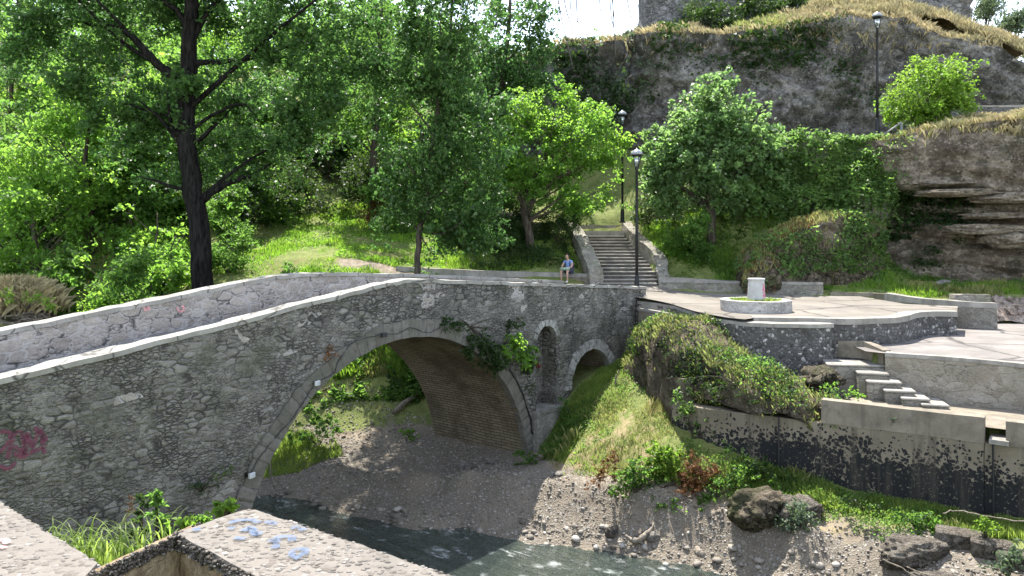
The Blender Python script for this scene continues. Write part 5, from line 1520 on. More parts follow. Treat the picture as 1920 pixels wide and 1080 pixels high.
# brown heap of rubble on the platform
rub = empty('rubble_heap', (20.5, 31.6, 5.0), 0, 'heap of brown earth clods and rubble at the back of the paved platform', 'rubble heap')
mb = MB()
lumps = []
for i in range(420):
    u = random.random()
    x = -2.6 + u * 9.5; y = random.uniform(-.75, .8)
    hgt = (1 - (y / .95) ** 2) * (.95 * (1 - math.exp(-(x + 2.7) * 1.4)))
    z = max(0, hgt) * random.uniform(.75, 1.0)
    rr = random.uniform(.07, .2)
    v = PEB[0] * (1 + .35 * RNG.standard_normal(len(PEB[0])))[:, None]
    lumps.append((x, y, z))
    mb.add(v * np.array([rr, rr, rr * .8]) + np.array([x, y, z]), PEB[1])
mb.build('clods', mat_rock('clod', (.2, .155, .125), (.34, .275, .225), (.46, .39, .33), 0, 1.5, .9, cracks=.2), rub)
core = []
nx, ny = 60, 12
xs = np.linspace(-2.8, 7, nx); ys = np.linspace(-.9, .9, ny)
A_, B_ = np.meshgrid(xs, ys, indexing='ij')
Zc = (1 - (B_ / .95) ** 2) * (.9 * (1 - np.exp(-(A_ + 2.8) * 1.4))) + .12 * fbm(A_ * 2, B_ * 2, 0, 4, 5) - .06
mesh_np('earth_core', np.stack([A_, B_, Zc], -1).reshape(-1, 3), grid_faces(nx, ny), bpy.data.materials['clod'], rub, True)

# boulders and stones of the river bank
def stone(px, py, Y, radii, label, mat='boulder', amp=.34, rz=0, sub=5, name='boulder', lift=.3, ridged=False):
    p = W(px, py, Y); g = float(gz(p.x, p.y))
    return blob(name, (p.x, p.y, g + radii[2] * lift), radii, M[mat], None, int(px) % 97, amp, 1.5, sub, None, label, 'boulder' if name == 'boulder' else 'stone', None, rz, lf=.25)
stone(1428, 968, 19.8, (.74, .56, .52), 'large dark pitted boulder on the river bank with a bush on its right side', 'mound_rock', .3)
stone(1498, 955, 19.7, (.62, .5, .38), 'boulder with a flat earthy top behind the bush on the river bank', 'boulder', .25)
stone(1712, 1020, 17.6, (.78, .5, .38), 'broad brown boulder lying low near the right edge of the bank', 'boulder', .25)
stone(1600, 1050, 17.3, (.5, .4, .22), 'low grey rock slab sunk in the gravel left of the broad brown boulder', 'boulder', .3)
stone(1760, 1062, 16.6, (.55, .4, .2), 'flat brown rock at the bottom edge with dry roots on it', 'boulder', .3)
stone(1770, 524, 33.8, (.42, .3, .26), 'lone grey stone in the shade on the grass below the rock outcrop', 'stone_pale', .15, 0, 3, 'stone')
stone(870, 876, 25.6, (.24, .2, .16), 'large grey stone at the foot of the vault on the gravel', 'stone_pale', .2, 0, 3, 'stone')
stone(925, 868, 25.6, (.16, .2, .12), 'small flat stone near the outer foot of the vault', 'stone_pale', .2, 0, 3, 'stone')
stone(1050, 905, 23.6, (.22, .15, .09), 'flat stone on the crest of the gravel bank at the shadow edge', 'stone_pale', .2, 0, 3, 'stone')
stone(1225, 1010, 20.6, (.2, .16, .14), 'grey rounded stone beside the bleached driftwood', 'stone_pale', .2, 0, 3, 'stone')
stone(1148, 1000, 21.1, (.2, .15, .2), 'upright brown stone left of the bleached driftwood', 'boulder', .25, 0, 3, 'stone')
# course of cut blocks at the right
for (px, py, Y, rx, rzz, lab) in ((1800, 1000, 17.6, .5, .22, 'dark masonry block, left end of the broken course under the river wall'), (1860, 1010, 17.1, .4, .2, 'dark masonry block, middle of the broken course under the river wall'), (1912, 1015, 16.7, .42, .2, 'pale masonry block, right end of the broken course under the river wall')):
    p = W(px, py, Y); g = float(gz(p.x, p.y))
    mb = MB(); mb.box((-rx, -.22, -.25), (rx, .22, rzz), .05)
    o = mb.build('stone_block', M['boulder'], None, bevel=.05); o.location = (p.x, p.y, g + .1); o.rotation_euler = (0, 0, -.55)
    tag(o, lab, 'block')

# loose gravel: thousands of pebbles that nobody could count
def scatter_pebbles(name, n, region, rmin, rmax, mat, zoff=.3, seedp=4, keep=None):
    rg = np.random.default_rng(seedp)
    P = np.array(region); lo, hi = P.min(0), P.max(0)
    x = rg.uniform(lo[0], hi[0], n * 4); y = rg.uniform(lo[1], hi[1], n * 4)
    k = in_poly(x, y, region); x, y = x[k][:n], y[k][:n]
    z = gz(x, y)
    if keep is not None:
        k = keep(x, y, z); x, y, z = x[k], y[k], z[k]
    m = len(x)
    r_ = rmin + (rmax - rmin) * rg.random(m) ** 3.0
    base, fc = PEB
    sc = np.stack([r_ * rg.uniform(.8, 1.5, m), r_ * rg.uniform(.8, 1.3, m), r_ * rg.uniform(.45, .8, m)], 1)
    ang = rg.uniform(0, 6.28, m)
    v = base[None] * sc[:, None, :] * (1 + .18 * rg.standard_normal((m, len(base))))[..., None]
    ca, sa = np.cos(ang)[:, None], np.sin(ang)[:, None]
    vx = v[..., 0] * ca - v[..., 1] * sa; vy = v[..., 0] * sa + v[..., 1] * ca
    V = np.stack([vx + x[:, None], vy + y[:, None], v[..., 2] + (z + r_ * zoff)[:, None]], -1)
    f = np.array(fc)[None] + (np.arange(m) * len(base))[:, None, None]
    o = mesh_np(name, V.reshape(-1, 3), f.reshape(-1, 3), mat, None, False)
    return tag(o, kind='stuff')
def m_pebs():
    t = NT('gravel_stones')
    rnd = t.n('NewGeometry').outputs['Random Per Island']
    col = t.ramp(rnd, [(0, (.105, .09, .072)), (.4, (.175, .155, .128)), (.75, (.24, .215, .182)), (1, (.35, .325, .285))])
    return t.done(t.bsdf(col, .85, None, .25))
M['gravel_stones'] = m_pebs()
bar = [(-9, 25), (-5.5, 23.6), (-1.9, 22.2), (.4, 21.5), (2.6, 20.7), (4.5, 19.6), (5.9, 18.7), (8.2, 16.6), (11.5, 13.6), (12.4, 15.4), (9.3, 18.2), (7.4, 19.3), (4.6, 21.2), (2.9, 22.4), (1.4, 23.2), (-2.8, 29.2), (-6, 30.2), (-9, 29.8)]
scatter_pebbles('gravel', 15000, bar, .01, .045, M['gravel_stones'], .25, 4, lambda x, y, z: z > -.12)
shore = [(-8, 25.6), (-5.2, 23.9), (-1.84, 22.7), (.37, 22.0), (2.6, 21.3), (4.4, 20.3), (5.8, 19.5), (8.4, 17.6), (11.5, 14.6), (10.8, 13.7), (8, 16.6), (5.6, 18.7), (2.4, 20.6), (.2, 21.3), (-2, 22.0), (-5.4, 23.2), (-8.2, 24.9)]
scatter_pebbles('shore_stones', 1500, shore, .02, .14, M['gravel_stones'], .2, 9)

# driftwood, roots and sticks
def stick(name, pix, radii, mat, label, cat='driftwood', lift=.05):
    P = np.array([tuple(W(*q)) for q in pix])
    P = smooth_path(P, 6)
    rr = np.interp(np.linspace(0, 1, len(P)), np.linspace(0, 1, len(radii)), radii)
    P = P + np.stack([vnoise(np.arange(len(P)) * .6, k, 3, 5) for k in range(3)], -1) * .02
    mb = MB(); mb.tube(P, rr, 8)
    return tag(mb.build(name, M[mat], None, True), label, cat)
stick('driftwood', [(1172, 1003, 20.6), (1190, 1014, 20.5), (1204, 1008, 20.5), (1216, 997, 20.6), (1228, 980, 20.9)], [.035, .08, .08, .05, .02], 'wood_pale', 'bleached bent driftwood log at the water edge')
stick('driftwood', [(1306, 1026, 19.5), (1312, 1036, 19.3), (1318, 1040, 19.2)], [.06, .1, .08], 'wood_pale', 'short bleached wood stump standing in the shore stones')
stick('log', [(738, 772, 29.2), (756, 758, 29.6), (790, 732, 30.3)], [.1, .1, .09], 'wood_dark', 'fallen grey log behind the bridge seen through the arch', 'log')
for pix, lab in (([(506, 862, 24.6), (508, 890, 24.4), (514, 915, 24.2), (524, 925, 24.0)], 'thin pale root hanging at the left foot of the arch'), ([(522, 902, 24.4), (534, 916, 24.2), (540, 926, 24.1)], 'short pale root curving to the water beside the left foot of the arch')):
    stick('root', pix, [.03, .022, .012], 'wood_dark', lab, 'root')
for i, (pix, lab) in enumerate(((([(1655, 1048, 17.0), (1690, 1064, 16.7), (1722, 1084, 16.4)]), 'dry grey stick slanting over the low rock slab'), ([(1700, 1062, 16.8), (1738, 1078, 16.5), (1760, 1090, 16.4)], 'dry brown stick on the flat brown rock at the bottom edge'), ([(1660, 1036, 17.3), (1668, 1042, 17.2), (1662, 1052, 17.2)], 'curled root on the front of the broad brown boulder'),
                                  ([(1385, 1000, 19.4), (1398, 1020, 19.1), (1412, 1030, 19)], 'thin dry stalk hanging in front of the large dark boulder'))):
    stick('stick', pix, [.016, .018, .01], 'wood_dark', lab, 'stick')
stick('hose', [(1768, 962, 18.3), (1782, 958, 18.3), (1800, 958, 18.2), (1840, 966, 17.8), (1890, 974, 17.3), (1960, 980, 16.8)], [.014, .014, .014], 'wood_pale', 'pale pipe lying along the foot of the spotted river wall', 'pipe')
stick('stake', [(1152, 722, 27.2), (1156, 708, 27.2), (1160, 694, 27.2)], [.03, .03, .025], 'wood_pale', 'thin white stake leaning on the grass before the dry arch', 'stake')
stick('pole', [(1370, 850, 22.0), (1400, 868, 21.6), (1440, 886, 21.2)], [.02, .02, .02], 'wood_dark', 'thin pole lying against the foot of the spotted wall', 'pole')

# ------------------------------------------------------------------ plants
def leaf_arrays(C, size, rg, up=.5, aspect=.62, fold=.16, droop=.25):
    n = len(C)
    size = np.broadcast_to(size, (n,)) * rg.uniform(.65, 1.3, n) * np.clip(1 + .45 * vnoise(C[:, 0] * .9, C[:, 1] * .9, C[:, 2] * .9, 5), .6, 1.5)
    N_ = rg.standard_normal((n, 3)); N_[:, 2] = np.abs(N_[:, 2]) * .6 + up
    N_ /= np.linalg.norm(N_, axis=1)[:, None]
    A = rg.standard_normal((n, 3)); A[:, 2] -= droop
    A -= N_ * np.sum(A * N_, 1)[:, None]
    A /= np.linalg.norm(A, axis=1)[:, None] + 1e-9
    S = np.cross(N_, A)
    L = size[:, None]; Wd = L * aspect * .5
    v = np.empty((n, 4, 3))
    v[:, 0] = C - A * L * .5
    v[:, 1] = C + S * Wd + N_ * L * fold - A * L * .08
    v[:, 2] = C + A * L * .5 - N_ * L * fold * .3
    v[:, 3] = C - S * Wd + N_ * L * fold - A * L * .08
    return v.reshape(-1, 3), np.arange(n * 4).reshape(-1, 4)

def clump_points(lobes, rg, cr, per, gap=-.35, gfreq=.45, shell=.5, flatten=.75):
    """lobes: (x, y, z, rx, ry, rz, clumps). returns leaf centres and clump centres"""
    cs = []
    for (x, y, z, rx, ry, rz, nc) in lobes:
        d = rg.standard_normal((int(nc), 3)); d /= np.linalg.norm(d, axis=1)[:, None]
        rr = rg.random(int(nc)) ** shell
        rr *= 1 + .22 * rg.standard_normal(int(nc)) * .6
        cs.append(np.array([x, y, z]) + d * rr[:, None] * np.array([rx, ry, rz]))
    cs = np.concatenate(cs)
    g = fbm(cs[:, 0] * gfreq, cs[:, 1] * gfreq, cs[:, 2] * gfreq, 2, int(rg.integers(1, 90)))
    cs = cs[g > gap]
    k = len(cs)
    cnt = np.maximum(3, (per * rg.uniform(.4, 1.6, k)).astype(int))
    idx = np.repeat(np.arange(k), cnt)
    rad = cr * rg.uniform(.6, 1.4, k)
    # every clump is a spray: leaves along short twigs that grow outward and droop
    ctr = np.concatenate([np.repeat(np.array([[q[0], q[1], q[2]]]), int(q[6]), 0) for q in lobes])[g > gap]
    dirv = (cs - ctr); dirv /= np.linalg.norm(dirv, axis=1)[:, None] + 1e-6
    dirv = dirv * .8 + rg.standard_normal((k, 3)) * .55 + np.array([0, 0, .12]); dirv /= np.linalg.norm(dirv, axis=1)[:, None]
    ln = rad * rg.uniform(.8, 2.2, k)
    u = rg.random(len(idx))
    P = cs[idx] + dirv[idx] * ((u - .4) * ln[idx])[:, None] - np.array([0, 0, 1]) * (np.maximum(0, u - .35) ** 2 * ln[idx] * .5)[:, None]
    P = P + rg.standard_normal((len(idx), 3)) * (rad[idx] * (.36 - .2 * u))[:, None] * np.array([1, 1, flatten])
    return P, cs

def crown(name, lobes, mat, parent, leaf, cr=.6, per=22, seed=1, gap=-.35, up=.5, aspect=.62, droop=.25, gfreq=.45, shell=.5, fold=.16):
    rg = np.random.default_rng(seed)
    o_ = np.array(parent.location) if parent is not None else np.zeros(3)
    P, cs = clump_points(lobes, rg, cr, per, gap, gfreq, shell)
    v, f = leaf_arrays(P - o_, leaf, rg, up, aspect, fold, droop)
    o = mesh_np(name, v, f, mat, parent, False)
    return o, cs

def limbs(mb, trunk, cs, n, r0, rg, o_, lo=.25):
    """curved branches from the trunk out to some of the clumps"""
    T = np.array(trunk)
    for i in range(n):
        c = cs[int(rg.integers(0, len(cs)))]
        # start on the trunk below the clump
        below = np.nonzero(T[:, 2] < c[2] - .15 * abs(c[2] - T[0, 2]) - .45 * np.linalg.norm(c[:2] - T[len(T) // 2, :2]))[0]
        below = below[below >= int(lo * len(T))] if len(below) else below
        k = int(below[-1]) if len(below) else int(lo * len(T))
        k = min(k, len(T) - 2)
        s = T[k]
        m = s * .5 + c * .5; m = m + np.array([0, 0, rg.uniform(-.14, .1) * np.linalg.norm((c - s)[:2])]) + rg.standard_normal(3) * .12
        P = smooth_path([s, m, c], 6)
        q = (1 - .6 * k / len(T)) * r0 * rg.uniform(.25, .5)
        mb.tube(P - o_, np.linspace(q, max(.012, q * .25), len(P)), 5, cap=False)

def tree(name, base, trunk, radii, lobes, mat, bark, leaf, label, cat='tree', cr=.6, per=22, seed=1, nl=30, gap=-.35, up=.5, group=None, extra=None, bn=9, **kw):
    r = empty(name, base, 0, label, cat, group)
    o_ = np.array(base)
    c, cs = crown('crown', lobes, mat, r, leaf, cr, per, seed, gap, up, **kw)
    rg = np.random.default_rng(seed + 500)
    T = smooth_path(trunk, 8)
    T = T + np.stack([vnoise(np.arange(len(T)) * .35, k, 3, seed) for k in range(3)], -1) * .05 * np.array([1, 1, 0])
    mb = MB()
    mb.tube(T - o_, np.interp(np.linspace(0, 1, len(T)), np.linspace(0, 1, len(radii)), radii), bn + 3)
    limbs(mb, T, cs, nl, radii[0], rg, o_)
    for path, rad in (extra or []):
        P = smooth_path(path, 6)
        P = P + np.stack([vnoise(np.arange(len(P)) * .5, k, 9, seed + 2) for k in range(3)], -1) * .05
        mb.tube(P - o_, np.interp(np.linspace(0, 1, len(P)), np.linspace(0, 1, len(rad)), rad), 7)
    mb.build('trunk', bark, r, True)
    return r

def PL(lst, Y, dens, zs=1.0, dy=0.0):
    """lobes given as (px, py, rx_px, ry_px[, dY]) at distance Y"""
    out = []
    for q in lst:
        px, py, rx, ry = q[:4]; y = Y + (q[4] if len(q) > 4 else 0)
        p = W(px, py, y); a = rx / FPX * y; b = ry / FPX * y
        dep = max(a, b) * .95
        out.append((p.x, y, p.z, a, dep, b * zs, max(5, dens * a * b * dep ** .5)))
    return out

def pts(lst, Y):
    return [tuple(W(q[0], q[1], Y + (q[2] if len(q) > 2 else 0))) for q in lst]

def gbase(px, Y, dz=0.0):
    x = WX(px, Y)
    return (x, Y, float(gz(x, Y)) + dz)

# 1. the big dark tree on the left
Yt = 32.0
b = gbase(383, Yt, -.1)
tr = [b] + pts([(378, 480), (368, 400), (357, 320), (349, 240), (351, 160), (357, 80), (357, -20), (350, -150), (345, -280)], Yt)
ex = [(pts([(352, 215), (330, 150), (282, 108), (240, 62), (176, 47, .4), (110, 30, .8), (30, 60, 1.2)], Yt), [.2, .2, .17, .13, .1, .06, .03]),
      (pts([(355, 150), (372, 118), (410, 116), (470, 110), (520, 95), (570, 78)], Yt), [.16, .13, .1, .08, .05, .02]),
      (pts([(383, 375), (398, 360), (440, 338), (480, 326, .4), (520, 300, .6)], Yt), [.17, .14, .12, .08, .03]),
      (pts([(362, 375), (340, 355), (300, 342), (262, 330)], Yt), [.1, .08, .06, .02]),
      (pts([(357, 85), (385, 30), (420, -10), (450, -60)], Yt), [.14, .12, .1, .07]),
      (pts([(355, 60), (330, 20), (300, -5), (260, -40)], Yt), [.14, .12, .1, .07]),
      (pts([(352, 250), (400, 215), (450, 195), (480, 215)], Yt), [.09, .07, .05, .02]),
      (pts([(240, 62), (200, 20), (170, -20)], Yt), [.09, .06, .04]),
      (pts([(352, 230), (300, 215), (255, 200), (215, 190)], Yt), [.07, .05, .04, .02])]
lob = PL([(q[0], q[1], q[2], q[3], (q[4] if len(q) > 4 else (1.1 if abs(q[0] - 355) < 110 else .2))) for q in [(110, 30, 110, 60), (200, 95, 80, 50), (40, 90, 70, 50), (300, 20, 90, 60), (300, 170, 80, 70), (350, 190, 60, 60, -.6), (440, 190, 80, 70), (520, 60, 90, 60), (600, 130, 80, 70), (500, 270, 80, 70), (560, 230, 70, 70), (660, 40, 70, 60),
          (420, 40, 70, 60, .5), (250, 290, 70, 50), (330, 330, 60, 40), (180, 200, 60, 50), (640, 220, 50, 60), (450, 330, 50, 40), (350, -100, 300, 110), (100, -60, 140, 70), (600, -50, 140, 70), (280, 240, 70, 50), (160, 150, 70, 50), (380, 270, 60, 50), (480, 130, 70, 50), (700, 130, 50, 60)]], Yt, 36)
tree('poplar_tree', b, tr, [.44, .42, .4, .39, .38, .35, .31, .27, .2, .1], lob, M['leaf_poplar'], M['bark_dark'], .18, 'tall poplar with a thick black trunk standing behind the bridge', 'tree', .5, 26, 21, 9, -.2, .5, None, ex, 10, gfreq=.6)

# 2. slender poplar in front of the stairs bank
Yt = 33.4
b = gbase(783, Yt, -.1)
tr = [b] + pts([(783, 505), (786, 450), (797, 380), (808, 300), (818, 220), (832, 140), (845, 60), (850, -40), (852, -120)], Yt)
lob = PL([(790, 345, 80, 70), (840, 420, 75, 55), (770, 400, 60, 50), (880, 430, 45, 50, -.3), (740, 330, 45, 40), (850, 300, 85, 70), (800, 240, 85, 70), (870, 200, 70, 70), (830, 140, 80, 70), (860, 60, 85, 70), (780, 70, 60, 60), (890, 350, 60, 60), (820, -20, 90, 60), (830, 470, 50, 25, -.3), (920, 380, 40, 40), (735, 270, 45, 50), (725, 210, 35, 40), (925, 300, 40, 50), (910, 440, 50, 35), (735, 420, 40, 40), (930, 210, 35, 45), (760, 160, 50, 50)], Yt, 30)
tree('poplar_tree', b, tr, [.15, .14, .13, .12, .11, .1, .08, .06, .05, .03], lob, M['leaf_poplar'], M['bark'], .18, 'slender poplar with a pale thin trunk rising behind the crest of the bridge', 'tree', .48, 24, 22, 40, -.4, .4, None, None, 8, droop=.7)

# 2b. tall poplars behind it
Yt = 43.0
b = gbase(930, Yt, -.1)
tr = [b] + pts([(930, 380), (935, 250), (945, 130), (955, 20), (958, -80)], Yt)
lob = PL([(930, 240, 70, 70), (960, 150, 75, 60), (950, 60, 75, 60), (1000, 90, 45, 60), (900, 120, 60, 60), (970, -10, 70, 50), (880, 300, 60, 60), (1010, 170, 40, 45), (1020, 30, 25, 40)], Yt, 26)
tree('poplar_tree', b, tr, [.24, .22, .19, .15, .1, .05], lob, M['leaf_poplar'], M['bark'], .19, 'tall dense poplar behind the slender one, ending against the patch of sky', 'tree', .6, 22, 23, 26, -.5, .4, None, None, 8, droop=.5)
Yt = 44.5
b = gbase(700, Yt, -.1)
tr = [b] + pts([(700, 330), (705, 220), (712, 120), (715, 20), (718, -80)], Yt)
lob = PL([(700, 180, 60, 80), (720, 80, 60, 80), (740, -10, 70, 60), (660, 230, 50, 50), (750, 200, 50, 60), (690, 10, 50, 50)], Yt, 20)
tree('poplar_tree', b, tr, [.22, .2, .17, .14, .1, .05], lob, M['leaf_mid'], M['bark'], .19, 'bushy green tree on the slope left of the slender poplar', 'tree', .6, 22, 24, 22, -.4, .5, None, None, 8)

# 3. the bright tree by the stairs
Yt = 38.4
b = gbase(993, Yt, -.1)
tr = [b] + pts([(990, 430), (984, 400), (990, 360), (1010, 320), (1030, 270), (1045, 210)], Yt)
ex = [(pts([(985, 405), (1005, 370), (1050, 330), (1100, 310)], Yt), [.14, .11, .08, .03]), (pts([(984, 400), (970, 360), (945, 320), (925, 280)], Yt), [.13, .1, .06, .02])]
lob = PL([(1050, 250, 85, 80), (965, 250, 55, 70), (1125, 290, 55, 65), (1010, 340, 85, 60), (1100, 360, 65, 50), (1055, 185, 45, 35), (940, 320, 40, 50), (1160, 262, 26, 25), (990, 205, 45, 40), (1150, 340, 35, 45), (1120, 220, 35, 30)], Yt, 42)
tree('mulberry_tree', b, tr, [.24, .2, .18, .16, .13, .09, .04], lob, M['leaf_bright'], M['bark'], .17, 'bright yellow green spreading tree beside the stairs with a brown leaning trunk', 'tree', .45, 24, 31, 34, -.55, .6, None, ex, 8, droop=.5)

# 4. the fig tree
Yt = 37.4
b = gbase(1335, Yt, -.1)
tr = [b] + pts([(1335, 400), (1330, 350), (1332, 300), (1340, 240), (1345, 180)], Yt)
ex = [(pts([(1335, 410), (1370, 370), (1410, 330), (1430, 290)], Yt), [.12, .1, .07, .03]), (pts([(1333, 400), (1300, 370), (1260, 340), (1240, 310)], Yt), [.12, .1, .07, .03])]
lob = PL([(1345, 215, 70, 70), (1285, 255, 62, 65), (1405, 265, 60, 75), (1335, 310, 110, 75), (1245, 320, 45, 60), (1435, 320, 35, 60), (1270, 370, 60, 40), (1380, 370, 80, 40), (1350, 160, 36, 26), (1225, 275, 24, 35)], Yt, 46)
tree('fig_tree', b, tr, [.2, .18, .16, .12, .08, .04], lob, M['leaf_fig'], M['bark'], .2, 'broad rounded dark green fig tree in front of the cliff', 'tree', .42, 24, 41, 36, -.6, .7, None, ex, 8, aspect=.75)

# 5. lime green shrub on the upper terrace
Yt = 37.8
b = (WX(1735, Yt), Yt, 13.15)
tr = [b] + pts([(1735, 235), (1738, 215), (1742, 180), (1745, 140)], Yt)
ex = [(pts([(1735, 240), (1710, 210), (1690, 180)], Yt), [.06, .05, .02]), (pts([(1735, 240), (1765, 205), (1795, 170)], Yt), [.06, .05, .02])]
lob = PL([(1735, 160, 60, 50), (1695, 195, 42, 48), (1788, 165, 40, 50), (1740, 210, 70, 32), (1730, 118, 22, 18), (1790, 122, 26, 22), (1670, 190, 20, 25), (1815, 185, 16, 26)], Yt, 60)
tree('lime_shrub', b, tr, [.1, .09, .07, .05, .02], lob, M['leaf_lime'], M['bark'], .15, 'bright lime green shrub beside the tall lamp on the upper terrace', 'shrub', .36, 24, 51, 26, -.6, .6, None, ex, 7)

# 6. wooded slope: prototypes, then copies
def proto(name, lobes, mat, leaf, cr, per, seed, h, r0, gap=-.35, nl=18, **kw):
    rg = np.random.default_rng(seed)
    P, cs = clump_points(lobes, rg, cr, per, gap)
    v, f = leaf_arrays(P, leaf, rg, kw.get('up', .5), kw.get('aspect', .6), .16, kw.get('droop', .3))
    c = bpy.data.meshes.new('crown')
    o = mesh_np('crown', v, f, mat); me = o.data; bpy.data.objects.remove(o)
    mb = MB()
    T = smooth_path([(0, 0, -.6), (.15, .1, h * .3), (-.05, .2, h * .6), (.1, 0, h * .9)], 6)
    mb.tube(T, np.linspace(r0, r0 * .25, len(T)), 8)
    limbs(mb, T, cs, nl, r0, rg, np.zeros(3))
    o = mb.build('trunk', M['bark'], None, True); mt = o.data; bpy.data.objects.remove(o)
    return me, mt
def rl(n, R, H, z0, rg, dens):
    out = []
    for i in range(n):
        a = rg.uniform(0, 6.28); q = rg.random() ** .6
        z = z0 + (H - z0) * rg.random()
        k = math.sin(math.pi * min(1, max(.08, (z - z0) / (H - z0) * .85 + .12)))
        rr = R * (.32 + .2 * rg.random())
        out.append((math.cos(a) * R * q * k, math.sin(a) * R * q * k, z, rr, rr, rr * .8, dens))
    return out
rg_ = np.random.default_rng(5)
PROTO = {
    'round_bright': proto('a', rl(13, 3.0, 7.6, 1.6, rg_, 34), M['leaf_bright'], .2, .6, 22, 61, 7, .2),
    'round_mid': proto('b', rl(14, 3.2, 8.0, 1.4, rg_, 34), M['leaf_mid'], .2, .6, 22, 62, 7.4, .22),
    'dark': proto('c', rl(14, 3.0, 8.2, 1.0, rg_, 34), M['leaf_poplar'], .19, .6, 22, 63, 7.6, .22),
    'tall': proto('d', rl(18, 2.6, 12.5, 2.2, rg_, 32), M['leaf_mid'], .2, .6, 22, 64, 11.5, .24),
    'bush': proto('e', rl(10, 1.7, 2.7, .2, rg_, 30), M['leaf_bright'], .15, .4, 22, 65, 2.2, .06),
    'bush_mid': proto('f', rl(10, 1.7, 2.7, .2, rg_, 30), M['leaf_mid'], .15, .4, 22, 66, 2.2, .06),
    'bush_dark': proto('g', rl(10, 1.7, 2.6, .15, rg_, 30), M['leaf_dark'], .14, .4, 22, 67, 2.0, .06),
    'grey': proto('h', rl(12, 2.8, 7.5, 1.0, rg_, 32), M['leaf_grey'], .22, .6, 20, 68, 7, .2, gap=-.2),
}
def put(kind, name, px, Y, sc, label, cat, rz=0.0, group=None, dz=0.0, sz=1.0, z=None):
    x = WX(px, Y)
    zz = float(gz(x, Y)) + dz if z is None else z
    r = empty(name, (x, Y, zz), rz, label, cat, group)
    me, mt = PROTO[kind]
    for nm, m in (('crown', me), ('trunk', mt)):
        o = bpy.data.objects.new(nm, m); link(o, r)
        o.scale = (sc, sc, sc * sz)
    return r
G1 = 'trees on the wooded slope'
forest = [
    ('round_bright', 60, 38, 1.12, 'round light green tree at the left edge above the dead grass bank'),
    ('round_bright', 170, 40, 1.2, 'brightest yellow green tree on the slope at the left'),
    ('round_bright', 268, 42, 1.15, 'light green tree just left of the thick black trunk'),
    ('round_mid', -20, 43, 1.3, 'mid green tree cut by the left edge of the picture'),
    ('round_mid', 345, 45, 1.1, 'mid green tree directly behind the thick black trunk'),
    ('round_mid', 430, 46, 1.05, 'mid green tree right of the thick black trunk'),
    ('dark', 510, 49.5, 1.0, 'dark green tree above the shaded edge of the lawn'),
    ('round_mid', 600, 55, 1.0, 'green tree at the top of the sunny lawn'),
    ('dark', 655, 57, 1.05, 'dark tree over the shaded head of the lawn'),
    ('round_bright', 640, 58, 1.1, 'light green tree high on the slope above the lawn'),
    ('round_bright', 720, 53, .9, 'light green tree behind the bushy tree left of the slender poplar'),
    ('dark', 790, 50, 1.05, 'dark tree behind the slender poplar, lower part'),
    ('round_mid', 860, 54, 1.1, 'green tree between the slender poplar and the cliff'),
    ('dark', 960, 50.5, .75, 'dark tree at the left end of the cliff'),
    ('round_mid', 120, 50, 1.3, 'mid green tree behind the brightest tree on the left'),
    ('dark', 20, 54, 1.35, 'dark tree high on the slope at the far left'),
    ('tall', 230, 52, 1.0, 'tall green tree behind the left limb of the black poplar'),
    ('round_bright', 400, 54, 1.25, 'light green tree high behind the black trunk'),
    ('tall', 500, 58, .95, 'tall green tree above the dark lawn edge trees'),
    ('round_mid', 300, 60, 1.3, 'green tree far up the slope left of the black trunk'),
    ('round_mid', 590, 66, 1.2, 'green tree on the skyline above the lawn'),
    ('dark', 150, 66, 1.3, 'dark tree on the skyline at the left'),
    ('round_mid', 760, 64, 1.15, 'green tree on the skyline behind the slender poplar'),
    ('round_mid', 40, 74, 1.4, 'pale green tree on the skyline at the far left'),
    ('dark', 880, 62, 1.0, 'dark tree on the skyline left of the patch of sky'),
    ('round_mid', 15, 61, 1.3, 'green tree on the slope behind the dark tree at the far left'),
    ('round_bright', 95, 57, 1.3, 'light green tree high on the slope left of the tall green tree'),
    ('round_mid', 190, 74, 1.3, 'green tree on the skyline left of the limb of the black poplar'),
    ('tall', 340, 70, 1.0, 'tall green tree on the skyline behind the black trunk'),
    ('round_mid', 660, 72, 1.3, 'green tree on the skyline above the hollow of the lawn'),
    ('round_mid', 460, 72, 1.3, 'green tree on the skyline right of the black trunk'),
]
for i, (k, px, Y, sc, lab) in enumerate(forest):
    put(k, {'tall': 'tall_tree', 'dark': 'dark_tree'}.get(k, 'broadleaf_tree'), px, Y, sc, lab, 'tree', i * 1.7, G1, -.3)
